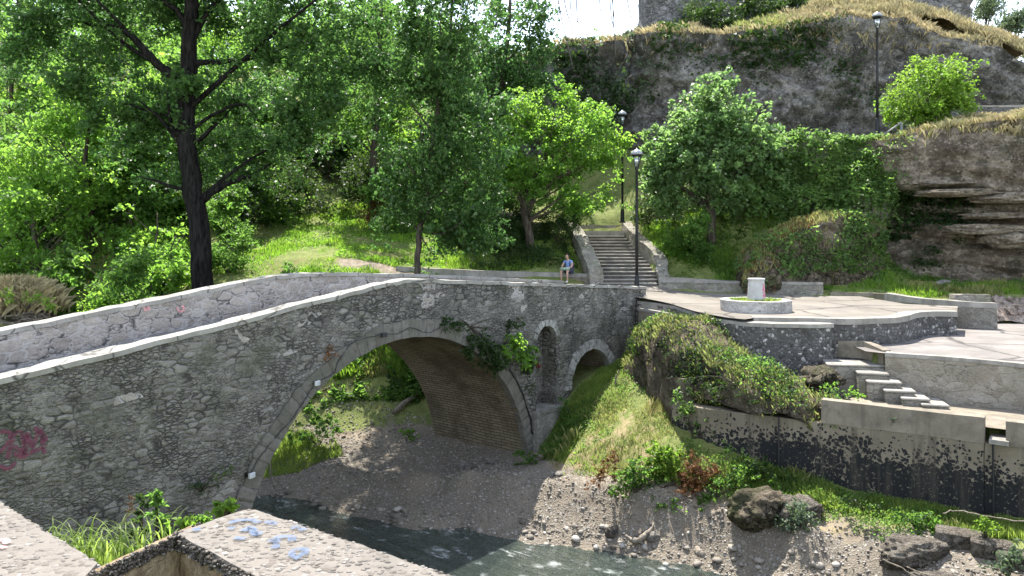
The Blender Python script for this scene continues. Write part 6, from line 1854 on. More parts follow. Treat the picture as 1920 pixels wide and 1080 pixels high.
shr = [
    ('bush', 150, 33.5, 1.25, 'bright bush behind the far parapet left of the dead grass bank'),
    ('bush', 215, 34.5, 1.35, 'large sunlit bush behind the far parapet, left of the black trunk'),
    ('bush_mid', 275, 33.0, 1.1, 'mid green bush touching the far parapet left of the black trunk'),
    ('bush', 325, 34.0, 1.25, 'sunlit bush right beside the foot of the black trunk'),
    ('bush', 300, 36.5, 1.5, 'tall light green bush behind the others left of the black trunk'),
    ('bush_mid', 110, 36.5, 1.6, 'mid green bush below the light tree at the left edge'),
    ('bush_dark', 30, 36, 1.5, 'dark bush above the dead grass bank at the left edge'),
    ('bush_dark', 185, 31.8, .9, 'dark bush in the hollow by the upstream river bank'),
    ('bush_mid', 425, 34.3, .75, 'small green bush right of the foot of the black trunk'),
    ('bush_dark', 465, 41, 1.35, 'dark bush at the left edge of the lawn'),
    ('bush_mid', 520, 42.5, 1.45, 'mid green bush along the left edge of the lawn'),
    ('bush_dark', 575, 44, 1.3, 'grey green bush at the middle of the lawn edge'),
    ('bush_dark', 625, 52, 1.6, 'dark bush at the shaded head of the lawn'),
    ('bush_mid', 440, 38.5, 1.1, 'leafy bush behind the little bush by the black trunk'),
    ('bush_dark', 715, 47, 1.5, 'dark bush on the slope behind the brown tussock'),
    ('bush_mid', 760, 42, 1.2, 'green bush behind the trunk of the slender poplar'),
    ('bush_dark', 985, 39.6, .8, 'dark bush around the foot of the bright tree by the stairs'),
    ('bush_dark', 930, 38.4, .7, 'dark low bush on the bank above the seat wall'),
    ('bush_dark', 1045, 39.5, .75, 'dark bush under the upper path wall beside the stairs'),
    ('bush_mid', 905, 41, .9, 'sunlit bush on the bank left of the bright tree'),
    ('bush', 1270, 37.2, .8, 'bright low bush on the bank right of the stairs'),
    ('bush_mid', 1310, 36.4, .85, 'green bush in the shade under the fig tree'),
    ('bush_dark', 1240, 40, .9, 'dark bush behind the front lamp post'),
    ('bush_mid', 1075, 43.2, .6, 'low green bush behind the cross wall of the stairs'),

    ('bush', 20, 40, 1.7, 'light bush on the slope under the light green tree at the left edge'),
    ('bush_mid', 90, 41, 1.8, 'mid green bush on the slope between the two leftmost light trees'),
    ('bush', 140, 43.5, 1.9, 'tall light bush filling the slope left of the brightest tree'),
    ('bush_mid', 215, 43, 1.8, 'mid green bush on the slope under the brightest tree'),
    ('bush', 255, 39, 1.5, 'light bush on the slope behind the large sunlit bush'),
    ('bush_mid', 320, 41, 1.7, 'mid green bush on the slope behind the foot of the black trunk'),
    ('bush', 380, 42.5, 1.7, 'light bush on the slope seen right behind the black trunk'),
    ('bush_mid', 60, 46.5, 2.1, 'big mid green bush higher on the slope at the left'),
    ('bush', 190, 47.5, 2.1, 'big light bush higher on the slope behind the brightest tree'),
    ('bush_mid', 290, 49, 2.1, 'big mid green bush higher on the slope left of the black trunk'),
    ('bush', 410, 49, 2.0, 'big light bush higher on the slope right of the black trunk'),
    ('bush_mid', 480, 52, 2.1, 'big mid green bush above the dark trees at the lawn edge'),
    ('bush', 560, 55, 2.0, 'big light bush between the trees over the lawn'),
    ('bush_mid', 690, 58, 2.2, 'big mid green bush at the top of the hollow above the lawn'),
    ('bush', 780, 57, 2.2, 'big light bush behind the slender poplar higher on the slope'),
    ('bush_mid', 870, 47, 1.8, 'mid green bush behind the right side of the slender poplar'),
]
for i, (k, px, Y, sc, lab) in enumerate(shr):
    put(k, 'bush', px, Y, sc, lab, 'bush', i * 2.3, 'bushes on the banks', -.15)
# on the cliff top
put('bush_dark', 'bush', 1320, 50.3, 1.2, 'dark bush before the ruin wall, left one on the cliff top', 'bush', 0, 'bushes on the cliff top', 0, 1.0, 21.0)
put('bush_dark', 'bush', 1400, 50.5, 1.4, 'dark bush before the ruin wall, middle one on the cliff top', 'bush', 1, 'bushes on the cliff top', 0, 1.0, 21.2)
put('bush_dark', 'bush', 1475, 50.8, 1.3, 'dark bush before the ruin wall, right one on the cliff top', 'bush', 2, 'bushes on the cliff top', 0, 1.0, 21.8)
put('bush', 'bush', 1665, 49.8, .5, 'small light green bush behind the tall lamp head', 'bush', 2, 'bushes on the cliff top', 0, 1.0, 22.6)
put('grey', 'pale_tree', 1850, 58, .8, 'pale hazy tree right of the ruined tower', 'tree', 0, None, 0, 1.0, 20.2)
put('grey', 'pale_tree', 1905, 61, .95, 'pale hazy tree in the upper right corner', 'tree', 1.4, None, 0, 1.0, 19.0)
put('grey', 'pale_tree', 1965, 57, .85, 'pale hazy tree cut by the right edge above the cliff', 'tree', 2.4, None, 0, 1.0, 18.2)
put('bush', 'bush', 1128, 50.6, .85, 'light green shrub on the cliff edge below the hanging vines', 'bush', 1, 'bushes on the cliff top', 0, 1.3, 20.0)
# far wood on the hill behind, one mass
def far_wood():
    rg = np.random.default_rng(77)
    lobs = []
    for i in range(150):
        px = rg.uniform(-500, 1000); Y = rg.uniform(76, 105)
        x = WX(px, Y); z = float(gz(x, Y))
        h = rg.uniform(3.5, 8.5) if not (380 < px < 480 or 60 < px < 130 or 860 < px) else rg.uniform(1.2, 3.0)
        lobs.append((x, Y, z + h * .5, 3.2, 3.2, h, 46))
    P, cs = clump_points(lobs, rg, 1.1, 20, -.6)
    v, f = leaf_arrays(P, .42, rg)
    o = mesh_np('far_wood', v, f, M['leaf_mid'])
    return tag(o, kind='stuff')
far_wood()

# ------------------------------------------------------------------ creepers and ivy on surfaces
def surf_leaves(name, V, n, mat, leaf, mask=None, off=(.02, .25), seed=1, parent=None, up=.4, lab=None, cat=None, jitter=.12, facing=None, **kw):
    """leaves scattered over a (nu, nv, 3) surface, denser where mask is high"""
    rg = np.random.default_rng(seed)
    nu, nv = V.shape[:2]
    du = np.gradient(V, axis=0); dv = np.gradient(V, axis=1)
    Nn = np.cross(du, dv); ar = np.linalg.norm(Nn, axis=2); Nn = Nn / (ar[..., None] + 1e-9)
    if facing is not None:
        s = np.sign(np.sum(Nn * np.array(facing), -1)); s[s == 0] = 1
        Nn = Nn * s[..., None]
    w = ar.copy()
    if mask is not None: w = w * np.clip(mask(V, Nn), 0, 1)
    p = w.ravel() / w.sum()
    idx = rg.choice(nu * nv, n, p=p)
    P = V.reshape(-1, 3)[idx] + rg.uniform(-.5, .5, (n, 1)) * du.reshape(-1, 3)[idx] + rg.uniform(-.5, .5, (n, 1)) * dv.reshape(-1, 3)[idx]
    bul = np.clip(.5 + .7 * fbm(P[:, 0] * 1.2, P[:, 1] * 1.2, P[:, 2] * 1.2, 3, seed), 0, 1.2)
    d = off[0] + (off[1] - off[0]) * bul * rg.random(n) ** .5
    P = P + Nn.reshape(-1, 3)[idx] * d[:, None] + rg.standard_normal((n, 3)) * jitter * .4
    v, f = leaf_arrays(P, leaf, rg, up, kw.get('aspect', .75), .14, kw.get('droop', .6))
    o = mesh_np(name, v, f, mat, parent)
    return tag(o, lab, cat)

def wall_surf(path, zb, nz=26, step=.25):
    P = densify(np.array(path, float), step)
    k = np.linspace(0, 1, nz)
    V = np.zeros((len(P), nz, 3))
    V[..., :2] = P[:, None, :2]; V[..., 2] = zb + (P[:, 2:3] - zb) * k[None]
    return V
def nzm(V, f, thr, seed, soft=.25):
    return sstep(thr - soft, thr + soft, fbm(V[..., 0] * f, V[..., 1] * f, V[..., 2] * f, 3, seed))
IV = wall_surf([(x, y - .04, z + .02) for x, y, z in iv[:4]], 9.2)
IV[..., 1] -= np.linspace(1.9, .0, IV.shape[1])[None, :] ** 1.0 + .35 * fbm(IV[..., 0] * .8, 1, IV[..., 2] * .8, 3, 4)
surf_leaves('ivy', IV, 15000, M['leaf_ivy'], .17, lambda V, N: np.clip(sstep(9.6, 10.4, V[..., 2]) + .15, 0, 1), (.05, .75), 3, None, .9, 'thick ivy curtain hanging over the wall of the upper terrace', 'ivy', facing=(0, -1, 0))
# ivy spilling down to the mound
SL = np.array([[(x, y, z) for (x, y, z) in ((12.6 + u * 4.0, 37.2 - .2 * u - 1.0 * k, 12.6 - 3.6 * k + .3 * math.sin(u * 6) - (1 - u) * 1.2) for k in np.linspace(0, 1, 12))] for u in np.linspace(0, 1, 16)])
SL[..., 1] -= .25 * fbm(SL[..., 0], SL[..., 1], SL[..., 2], 3, 5)
surf_leaves('ivy', SL, 5200, M['leaf_ivy'], .17, lambda V, N: nzm(V, .6, -.1, 4), (.0, .5), 4, None, .5, 'ivy cascading from the upper terrace corner towards the rock outcrop', 'ivy', facing=(0, -1, .3))
surf_leaves('ivy', MV2, 6500, M['leaf_ivy'], .15, lambda V, N: np.clip(nzm(V, .55, -.05, 6) * sstep(-.9, .5, -N[..., 1]) + sstep(14.2, 15.4, V[..., 0]), 0, 1) * sstep(6.2, 6.8, V[..., 2]), (.02, .4), 6, None, .5, 'ivy covering the right half and front of the sloping block', 'ivy', facing=(0, -.6, .6))
surf_leaves('creeper', CLO, 4200, M['leaf_dark'], .16, lambda V, N: sstep(21.3, 19.0, V[..., 0]) * sstep(10.8, 10.2, V[..., 2]) * sstep(6.8, 7.4, V[..., 2]) * nzm(V, .5, -.05, 8), (.02, .3), 7, None, .4, 'dark creepers in the hollow under the overhang of the rock outcrop', 'creeper', facing=(0, -1, 0))
surf_leaves('creeper', CLO, 2200, M['leaf_ivy'], .15, lambda V, N: sstep(18.6, 17.0, V[..., 0]) * nzm(V, .6, -.1, 9), (.02, .4), 8, None, .4, 'creepers on the left flank of the rock outcrop below the lime shrub', 'creeper', facing=(0, -1, 0))
surf_leaves('creeper', CU, 5200, M['leaf_dark'], .2, lambda V, N: sstep(2.4, 3.4, V[..., 0]) * sstep(9.0, 7.9, V[..., 0]) * sstep(-.1, .2, fbm(V[..., 0] * .5, V[..., 2] * .35, 0, 3, 5)) * sstep(22, 20.8, V[..., 2]), (.05, .7), 9, None, .3, 'dark shrubs and creepers hanging down the left corner of the cliff', 'creeper', facing=(0, -1, 0))
surf_leaves('creeper', CU, 2600, M['leaf_grey'], .2, lambda V, N: sstep(3.0, 4.0, V[..., 0]) * sstep(8.6, 7.6, V[..., 0]) * nzm(V, .6, .15, 15) * sstep(22, 20.8, V[..., 2]), (.1, .6), 10, None, .3, 'greyish dry creepers on the left corner of the cliff', 'creeper', facing=(0, -1, 0))
surf_leaves('creeper', CU, 5200, M['leaf_dark'], .2, lambda V, N: sstep(8, 9, V[..., 0]) * sstep(18.5, 16.5, V[..., 0]) * sstep(17.6, 19.2, V[..., 2]) * nzm(V, .5, -.15, 27), (.05, .5), 21, None, .3, 'dark creepers under the dry grass rim in the upper middle of the cliff', 'creeper', facing=(0, -1, 0))
surf_leaves('creeper', CU, 1900, M['leaf_dark'], .18, lambda V, N: sstep(9, 10, V[..., 0]) * nzm(V, .35, .42, 25, .12), (.05, .35), 11, None, .3, 'scattered weeds rooted in the middle of the cliff face', 'creeper', facing=(0, -1, 0))
surf_leaves('creeper', MV1, 4200, M['leaf_dark'], .085, lambda V, N: nzm(V, .8, .05, 16) * sstep(3.4, 4.2, V[..., 2]), (.02, .3), 12, None, .5, 'creepers over the front of the overgrown rock bank', 'creeper', facing=(0, -.6, .6))
surf_leaves('shrub', MV1, 1500, M['leaf_mid'], .08, lambda V, N: nzm(V, .7, .1, 17) * sstep(.2, .7, N[..., 2]), (.05, .45), 13, None, .5, 'leafy weeds growing on top of the overgrown rock bank', 'weeds', facing=(0, -.3, .9))

# ------------------------------------------------------------------ plants on and around the bridge
def local_plant(name, lobes, mat, leaf, label, cat, cr=.2, per=14, seed=1, gap=-.6, stems=8, root=None, up=.4, aspect=.5, droop=.3, bark='bark'):
    cx = np.mean([q[0] for q in lobes]); cy = np.mean([q[1] for q in lobes]); cz = min(q[2] - q[5] for q in lobes)
    base = root if root is not None else (cx, cy, cz)
    r = empty(name, base, 0, label, cat)
    c, cs = crown('foliage', lobes, mat, r, leaf, cr, per, seed, gap, up, aspect, droop, 1.5)
    rg = np.random.default_rng(seed)
    mb = MB()
    for i in range(stems):
        q = cs[int(rg.integers(0, len(cs)))] - np.array(base)
        m = q * .5 + np.array([0, 0, .12 * np.linalg.norm(q)])
        mb.tube(smooth_path([(0, 0, 0), m, q], 5), np.linspace(.014, .004, 11), 5)
    mb.build('stem', M[bark], r, True)
    return r
def face_lobes(lst, dens, out):
    o = []
    for px, py, rx, ry in lst:
        t, z = on_face(px, py); p = bloc(t, out, z); Y = p.y
        a, b_ = rx / FPX * Y * 1.1, ry / FPX * Y
        o.append((p.x, p.y, p.z, a, min(a, .3), b_, max(5, dens * a * b_)))
    return o
def froot(px, py): 
    t, z = on_face(px, py); return tuple(bloc(t, .02, z))
local_plant('fig_sapling', face_lobes([(945, 640, 22, 26), (930, 660, 14, 16), (962, 668, 20, 18), (950, 690, 10, 10), (975, 655, 12, 10)], 170, .5), M['leaf_lime'] and M['leaf_bright'], .13, 'pale leafed fig sapling growing from the bridge wall over the right limb of the arch', 'sapling', .16, 12, 71, -.9, 14, froot(938, 652))
local_plant('creeper', face_lobes([(848, 610, 22, 12), (880, 635, 30, 18), (905, 655, 30, 22), (920, 680, 25, 25), (955, 612, 22, 12), (870, 660, 14, 14), (985, 690, 12, 40), (830, 604, 10, 20)], 180, .14), M['leaf_dark'], .09, 'dark green creeper hanging over the crown and right shoulder of the arch', 'creeper', .16, 22, 72, -.8, 16, froot(880, 612))
local_plant('weed_tuft', face_lobes([(612, 650, 16, 14), (606, 668, 10, 8)], 140, .15), M['rust'], .1, 'withered brown tuft on the bridge wall left of the arch crown', 'weed', .12, 12, 73, -.9, 6, froot(612, 662), .3, .25)
local_plant('weed_tuft', face_lobes([(418, 882, 16, 10), (400, 892, 10, 8)], 160, .16), M['leaf_mid'], .07, 'green grass tuft on the bridge wall near the lower floodlight', 'weed', .12, 16, 74, -.9, 6, froot(418, 890), .5, .25)
local_plant('weed_tuft', face_lobes([(378, 912, 20, 14), (350, 905, 18, 12)], 150, .2), M['leaf_dark'], .08, 'dark weed tuft low on the bridge wall left of the lower floodlight', 'weed', .12, 16, 75, -.9, 6, froot(375, 922), .5, .3)

def bush_at(name, lst, Y, mat, leaf, label, cat, dens=130, seed=1, cr=.16, per=16, up=.5, aspect=.6, **kw):
    lob = PL(lst, Y, dens)
    x = np.mean([q[0] for q in lob]); y = np.mean([q[1] for q in lob])
    zb = float(gz(x, y))
    return local_plant(name, lob, M[mat], leaf, label, cat, cr, per, seed, -.7, 10, (x, y, zb), up, aspect, **kw)
# under and behind the arch
bush_at('bush', [(690, 695, 30, 22), (730, 690, 20, 25), (660, 720, 25, 18), (700, 725, 20, 12)], 30.6, 'leaf_mid', .13, 'green bush on the bank seen through the top of the arch', 'bush', 60, 80)
bush_at('bush', [(620, 735, 30, 16), (590, 760, 20, 14)], 29.8, 'leaf_bright', .12, 'low bright weeds seen through the left of the arch', 'bush', 60, 81)
bush_at('bush', [(600, 800, 38, 22), (560, 815, 24, 18), (630, 812, 20, 12)], 27.6, 'leaf_mid', .11, 'low green patch of weeds in the shade under the left of the arch', 'weeds', 110, 82)
bush_at('bush', [(768, 812, 16, 14), (775, 825, 12, 10)], 28.0, 'leaf_bright', .1, 'small bright weed at the inner foot of the vault', 'weed', 160, 83)
bush_at('bush', [(740, 715, 20, 28), (755, 740, 14, 16)], 30.4, 'leaf_dark', .12, 'dark bush against the inner edge of the vault', 'bush', 80, 84)
# dark weeds at the shaded foot of the pier
bush_at('weeds', [(1010, 855, 40, 18), (1060, 870, 30, 18), (1040, 835, 30, 14), (985, 880, 30, 10)], 25.0, 'leaf_mid', .11, 'dark green weeds round the outer foot of the pier', 'weeds', 120, 85)
bush_at('weeds', [(1080, 790, 30, 30), (1075, 840, 24, 24), (1060, 760, 16, 18)], 26.4, 'leaf_mid', .1, 'weeds in the shade below the dry arch', 'weeds', 70, 86)
bush_at('weeds', [(1085, 860, 12, 14), (1094, 845, 8, 10)], 24.3, 'leaf_bright', .1, 'small sunlit weed at the shadow edge of the gravel crest', 'weed', 180, 87)
# sunny slope
bush_at('bush', [(1240, 858, 32, 28), (1254, 880, 32, 26), (1222, 872, 20, 18), (1262, 850, 18, 16)], 21.7, 'leaf_lime', .09, 'bright lime green bush in the middle of the grassy slope', 'bush', 330, 88)
bush_at('bush', [(1205, 890, 40, 26), (1175, 890, 26, 20), (1225, 912, 32, 20), (1190, 918, 26, 16), (1160, 915, 20, 14)], 21.6, 'leaf_mid', .09, 'darker bush in front of the lime green one on the slope', 'bush', 300, 89)
bush_at('brambles', [(1300, 878, 40, 30), (1335, 900, 32, 24), (1290, 910, 40, 24), (1135, 880, 22, 20), (1275, 935, 32, 16), (1150, 862, 18, 14), (1345, 925, 24, 16), (1120, 900, 18, 14)], 21.4, 'rust', .08, 'withered rusty brown brambles right of the lime green bush', 'brambles', 260, 90, .14, 18)
bush_at('weeds', [(1390, 892, 44, 22), (1420, 908, 34, 20), (1350, 908, 28, 18), (1330, 932, 32, 18), (1310, 955, 28, 14), (1250, 950, 26, 14)], 20.9, 'leaf_mid', .09, 'light green weeds right of the brambles', 'weeds', 210, 91)
bush_at('weeds', [(1440, 882, 36, 18), (1480, 898, 36, 18), (1530, 912, 30, 16), (1400, 862, 26, 18), (1370, 845, 20, 16), (1570, 928, 24, 12)], 21.0, 'leaf_dark', .1, 'dark weeds along the foot of the spotted river wall', 'weeds', 170, 92)
bush_at('weeds', [(1310, 800, 24, 26), (1335, 826, 22, 20), (1285, 770, 18, 24), (1270, 745, 14, 20)], 22.7, 'leaf_ivy', .1, 'dark creepers at the foot of the overgrown rock bank', 'weeds', 130, 93)
bush_at('bush', [(1496, 962, 28, 28), (1506, 985, 26, 20), (1476, 985, 18, 18)], 19.1, 'leaf_grey', .075, 'grey green bush on the right side of the large dark boulder', 'bush', 420, 94)
bush_at('weeds', [(1735, 970, 28, 12), (1715, 985, 22, 14), (1750, 990, 26, 16), (1690, 968, 16, 8)], 18.3, 'leaf_mid', .085, 'leafy weeds at the foot of the river wall above the broad boulder', 'weeds', 330, 95)
bush_at('bush', [(1848, 990, 17, 15), (1846, 975, 8, 8)], 17.2, 'leaf_lime', .06, 'yellow green tuft on the broken block course', 'bush', 700, 96)
bush_at('bush', [(1895, 1045, 28, 22), (1870, 1062, 20, 16), (1910, 1030, 16, 14)], 16.4, 'leaf_grey', .08, 'pale green weeds in the lower right corner', 'weeds', 420, 97)
bush_at('weeds', [(1640, 955, 18, 8), (1660, 965, 14, 8), (1590, 940, 20, 8)], 19.2, 'leaf_dark', .08, 'small dark weeds under the middle of the spotted river wall', 'weeds', 260, 98)
# by the small steps and on the rock bank
bush_at('weeds', [(1590, 735, 18, 12), (1560, 728, 14, 14), (1610, 742, 10, 6)], 22.0, 'leaf_bright', .08, 'dry pale weeds beside the small concrete steps', 'weeds', 260, 99, root=None) if False else local_plant('weeds', PL([(1590, 735, 18, 12), (1560, 728, 14, 14), (1610, 742, 10, 6)], 21.9, 260), M['leaf_bright'], .08, 'pale weeds beside the small concrete steps', 'weeds', .12, 12, 99, -.8, 8, tuple(W(1585, 750, 21.9)))
local_plant('weeds', PL([(1790, 688, 6, 8), (1797, 790, 10, 8)], 18.9, 500), M['leaf_lime'], .06, 'sprig on the face of the river wall parapet', 'weed', .08, 10, 100, -.9, 4, tuple(W(1797, 792, 18.92))) if False else local_plant('sprig', PL([(1676, 788, 8, 7)], 19.75, 700), M['leaf_grey'], .06, 'little pale sprig on the face of the river wall parapet', 'weed', .08, 10, 100, -.9, 4, tuple(W(1676, 792, 19.85)))
local_plant('shrub', PL([(1280, 610, 34, 18), (1245, 615, 25, 16), (1320, 625, 25, 18)], 26.3, 110), M['leaf_bright'], .09, 'sunlit shrub on the head of the overgrown rock bank', 'shrub', .2, 16, 101, -.7, 8, tuple(W(1275, 630, 26.4)))
local_plant('shrub', PL([(1390, 670, 20, 16), (1405, 685, 14, 14), (1440, 705, 10, 10), (1365, 655, 20, 10)], 23.6, 200), M['leaf_mid'], .1, 'leafy shrub before the pebble wall on the overgrown rock bank', 'shrub', .16, 14, 102, -.8, 8, tuple(W(1395, 695, 23.7)))
local_plant('shrub', PL([(1192, 680, 8, 20), (1198, 650, 8, 14), (1205, 700, 14, 10)], 28.3, 150), M['leaf_grey'], .1, 'pale climbing weed at the left edge of the overgrown rock bank', 'shrub', .14, 14, 103, -.8, 6, tuple(W(1196, 700, 28.4)))
local_plant('creeper', PL([(1330, 722, 30, 16), (1380, 738, 34, 18), (1435, 752, 30, 16), (1490, 748, 26, 12), (1530, 745, 20, 8), (1290, 720, 18, 30), (1285, 760, 14, 24), (1345, 745, 18, 18)], 22.0, 85), M['leaf_dark'], .08, 'green creepers hanging over the top of the spotted river wall left of its parapet', 'creeper', .2, 18, 107, -.8, 12, tuple(W(1390, 725, 22.2)))
# brown tussock on the lawn, dead grass bank on the left
local_plant('tussock', PL([(705, 388, 22, 22), (690, 405, 14, 10), (722, 370, 20, 14)], 42.5, 90), M['rust'], .15, 'brown withered bush on the sunny lawn left of the slender poplar', 'bush', .3, 20, 104, -.9, 8, gbase(705, 42.5))
local_plant('tussock', PL([(735, 355, 18, 26), (725, 385, 14, 16)], 42.8, 90), M['leaf_bright'], .15, 'green climber behind the brown withered bush on the lawn', 'bush', .3, 20, 105, -.9, 8, gbase(738, 43))

# ------------------------------------------------------------------ grass
def blades(x, y, z, h, w, rg, lean=.45, segs=1):
    n = len(x)
    a = rg.uniform(0, 6.283, n); hh = h * rg.uniform(.5, 1.35, n)
    ln = rg.uniform(.1, 1, n) * lean
    d = np.stack([np.cos(a), np.sin(a), 0 * a], 1); s = np.stack([-np.sin(a), np.cos(a), 0 * a], 1)
    b = np.stack([x, y, z - .03], 1)
    v = np.empty((n, 4, 3))
    v[:, 0] = b - s * w * .5; v[:, 1] = b + s * w * .5
    mid = b + d * (hh * ln * .35)[:, None] + np.array([0, 0, 1]) * (hh * .62)[:, None]
    v[:, 2] = mid + s * w * .35
    v[:, 3] = b + d * (hh * ln)[:, None] + np.array([0, 0, 1]) * (hh * np.sqrt(np.maximum(.1, 1 - ln ** 2 * .6)))[:, None]
    return v.reshape(-1, 3), np.arange(n * 4).reshape(-1, 4)
def grass_patch(name, poly, n, h, w, mat, seed, keep=None, lean=.5, zf=None, clump=.0):
    rg = np.random.default_rng(seed)
    P = np.array(poly); lo, hi = P.min(0), P.max(0)
    m = int(n * ((hi - lo).prod() / max(1e-6, abs(.5 * np.sum(P[:, 0] * np.roll(P[:, 1], -1) - np.roll(P[:, 0], -1) * P[:, 1])))))
    x = rg.uniform(lo[0], hi[0], m); y = rg.uniform(lo[1], hi[1], m)
    k = in_poly(x, y, poly); x, y = x[k], y[k]
    c = fbm(x * .9, y * .9, 0, 3, seed)
    k = rg.random(len(x)) < np.clip(.75 + c * 1.1, .06, 1); x, y, c = x[k], y[k], c[k]
    if keep is not None:
        k = keep(x, y); x, y, c = x[k], y[k], c[k]
    z = (zf or gz)(x, y)
    v, f = blades(x, y, z, h * np.clip(1 + .8 * c, .35, 2), w, rg, lean)
    o = mesh_np(name, v, f, mat)
    return tag(o, kind='stuff')
def groundcover(name, poly, n, leaf, mat, seed, thr=.05, hmax=.12, keep=None):
    rg = np.random.default_rng(seed)
    P = np.array(poly); lo, hi = P.min(0), P.max(0)
    x = rg.uniform(lo[0], hi[0], n * 5); y = rg.uniform(lo[1], hi[1], n * 5)
    c = fbm(x * .8, y * .8, 3, 4, seed)
    k = in_poly(x, y, poly) & (c > thr + rg.uniform(-.15, .15, len(x)))
    if keep is not None: k &= keep(x, y)
    x, y, c = x[k][:n], y[k][:n], c[k][:n]
    z = gz(x, y) + rg.random(len(x)) ** 1.5 * hmax * np.clip(.4 + 1.6 * (c - thr), .2, 1.8)
    v, f = leaf_arrays(np.stack([x, y, z], 1), leaf, rg, .8, .7, .16, .1)
    return tag(mesh_np(name, v, f, mat), kind='stuff')
lawn = [(-14.5, 34.6), (-8, 33.2), (-5.4, 33.8), (-3.4, 35.6), (1, 36.4), (3.2, 36.5), (3.0, 40.6), (-.6, 41), (-.6, 46), (-2, 52), (-7, 57), (-10, 54), (-11, 46), (-14, 40)]
notpath = lambda x, y: ~((np.abs(y - (34.0 + .2 * np.clip(-x - 3, 0, 9))) < .42) & (x > -8) & (x < -2))
grass_patch('grass', lawn, 70000, .13, .045, M['lawn'], 3, notpath)
grass_patch('grass', [(6.9, 35.3), (9, 34.7), (12.4, 33.7), (13.6, 33.3), (16, 32.4), (23, 32.4), (30, 33.4), (22, 34.6), (18, 36.2), (12.8, 37.8), (9.6, 41), (6.4, 42.3), (6.3, 38.5), (7.2, 36.5)], 42000, .17, .045, M['lawn'], 4)
grass_patch('grass', [(15.6, 32.4), (22, 31.9), (30, 33), (30, 34), (20, 34.4), (16, 34)], 9000, .24, .05, M['grass_mixed'], 14)
slope = [(1.6, 23.4), (2.7, 22.8), (4.2, 21.6), (5.5, 21.2), (7.3, 20.7), (8.7, 19.6), (9.2, 18.9), (10.8, 17.6), (11.5, 18.2), (8.8, 20.2), (7.4, 21.1), (6, 21.9), (4.9, 23.0), (4.9, 25.5), (5.2, 28.5), (4.7, 30.2), (3.2, 28.9), (2.2, 27.5), (1.4, 26.7), (.9, 25.8), (1.2, 24.4)]
grass_patch('grass', slope, 20000, .09, .022, M['grass_mixed'], 5, lambda x, y: fbm(x * 1.1, y * 1.1, 7, 3, 71) > -.35)
grass_patch('grass', slope, 12000, .1, .022, M['grass'], 55, lambda x, y: fbm(x * .9, y * .9, 4, 3, 72) > -.1)
grass_patch('grass', slope, 5000, .24, .018, M['grass_mixed'], 57, lambda x, y: fbm(x * 1.3, y * 1.3, 9, 3, 73) > .25, .7)
groundcover('ground_cover', slope, 7000, .055, M['leaf_mid'], 61, .0, .16)
groundcover('ground_cover', slope, 3500, .05, M['rust'], 62, .25, .08)
groundcover('ground_cover', slope, 4500, .05, M['leaf_bright'], 63, .12, .14)
groundcover('ground_cover', [(5.0, 22.7), (7.4, 21.1), (10, 19.4), (12.4, 17.9), (12.6, 16.2), (10.6, 16.9), (8.6, 18.4), (7.0, 19.7), (5.0, 21.3)], 7000, .06, M['leaf_mid'], 64, .05, .2)
groundcover('ground_cover', [(-9.8, 28.6), (-6.4, 29.4), (-3.5, 29.9), (-2, 31.5), (-2.5, 34), (-10, 34)], 26000, .13, M['leaf_mid'], 69, -.45, .4)
grass_patch('grass', [(-9.8, 29.6), (-6.4, 30.2), (-3.5, 30.4), (-2, 31.5), (-2.5, 34), (-10, 34)], 26000, .24, .03, M['lawn'], 70)
groundcover('ground_cover', lawn, 16000, .08, M['leaf_bright'], 65, .0, .12, notpath)
groundcover('ground_cover', [(6.9, 35.3), (9, 34.7), (13.6, 33.3), (23, 32.4), (22, 34.6), (16, 36.2), (12.8, 37.6), (9.6, 40), (6.6, 38)], 14000, .09, M['leaf_mid'], 66, -.05, .2)
groundcover('ground_cover', [(-2, 36), (3.2, 36.6), (3.2, 40.5), (-.6, 41), (-2, 38.5)], 7000, .1, M['leaf_dark'], 67, -.3, .4)
groundcover('ground_cover', [(.9, 25.6), (1.7, 26.7), (2.7, 27.9), (4.0, 29.6), (4.8, 30.3), (4.2, 28.8), (3.0, 27.0), (2.2, 25), (1.6, 24)], 4500, .07, M['leaf_mid'], 68, -.2, .2)
grass_patch('grass', [(5.0, 22.7), (7.4, 21.1), (10, 19.4), (12.4, 17.9), (12.6, 17.0), (10.6, 17.9), (8.8, 19.2), (7.0, 20.3), (5.4, 21.3)], 17000, .16, .022, M['grass'], 36)
grass_patch('grass', [(.9, 25.6), (1.7, 26.7), (2.7, 27.9), (4.0, 29.6), (4.8, 30.3), (4.2, 28.8), (3.0, 27.0), (2.2, 25), (1.6, 24)], 12000, .17, .032, M['grass'], 6)
grass_patch('grass', [(-8.8, 29.6), (-6.4, 30.0), (-4.2, 30.6), (-3, 32), (-5.8, 33.4), (-9.5, 32.6)], 14000, .18, .035, M['grass_mixed'], 7)
grass_patch('grass', [(-9, 26.6), (-7.4, 26.2), (-5.9, 27), (-6.6, 28.4), (-8.8, 28.6)], 6000, .14, .03, M['grass'], 8)
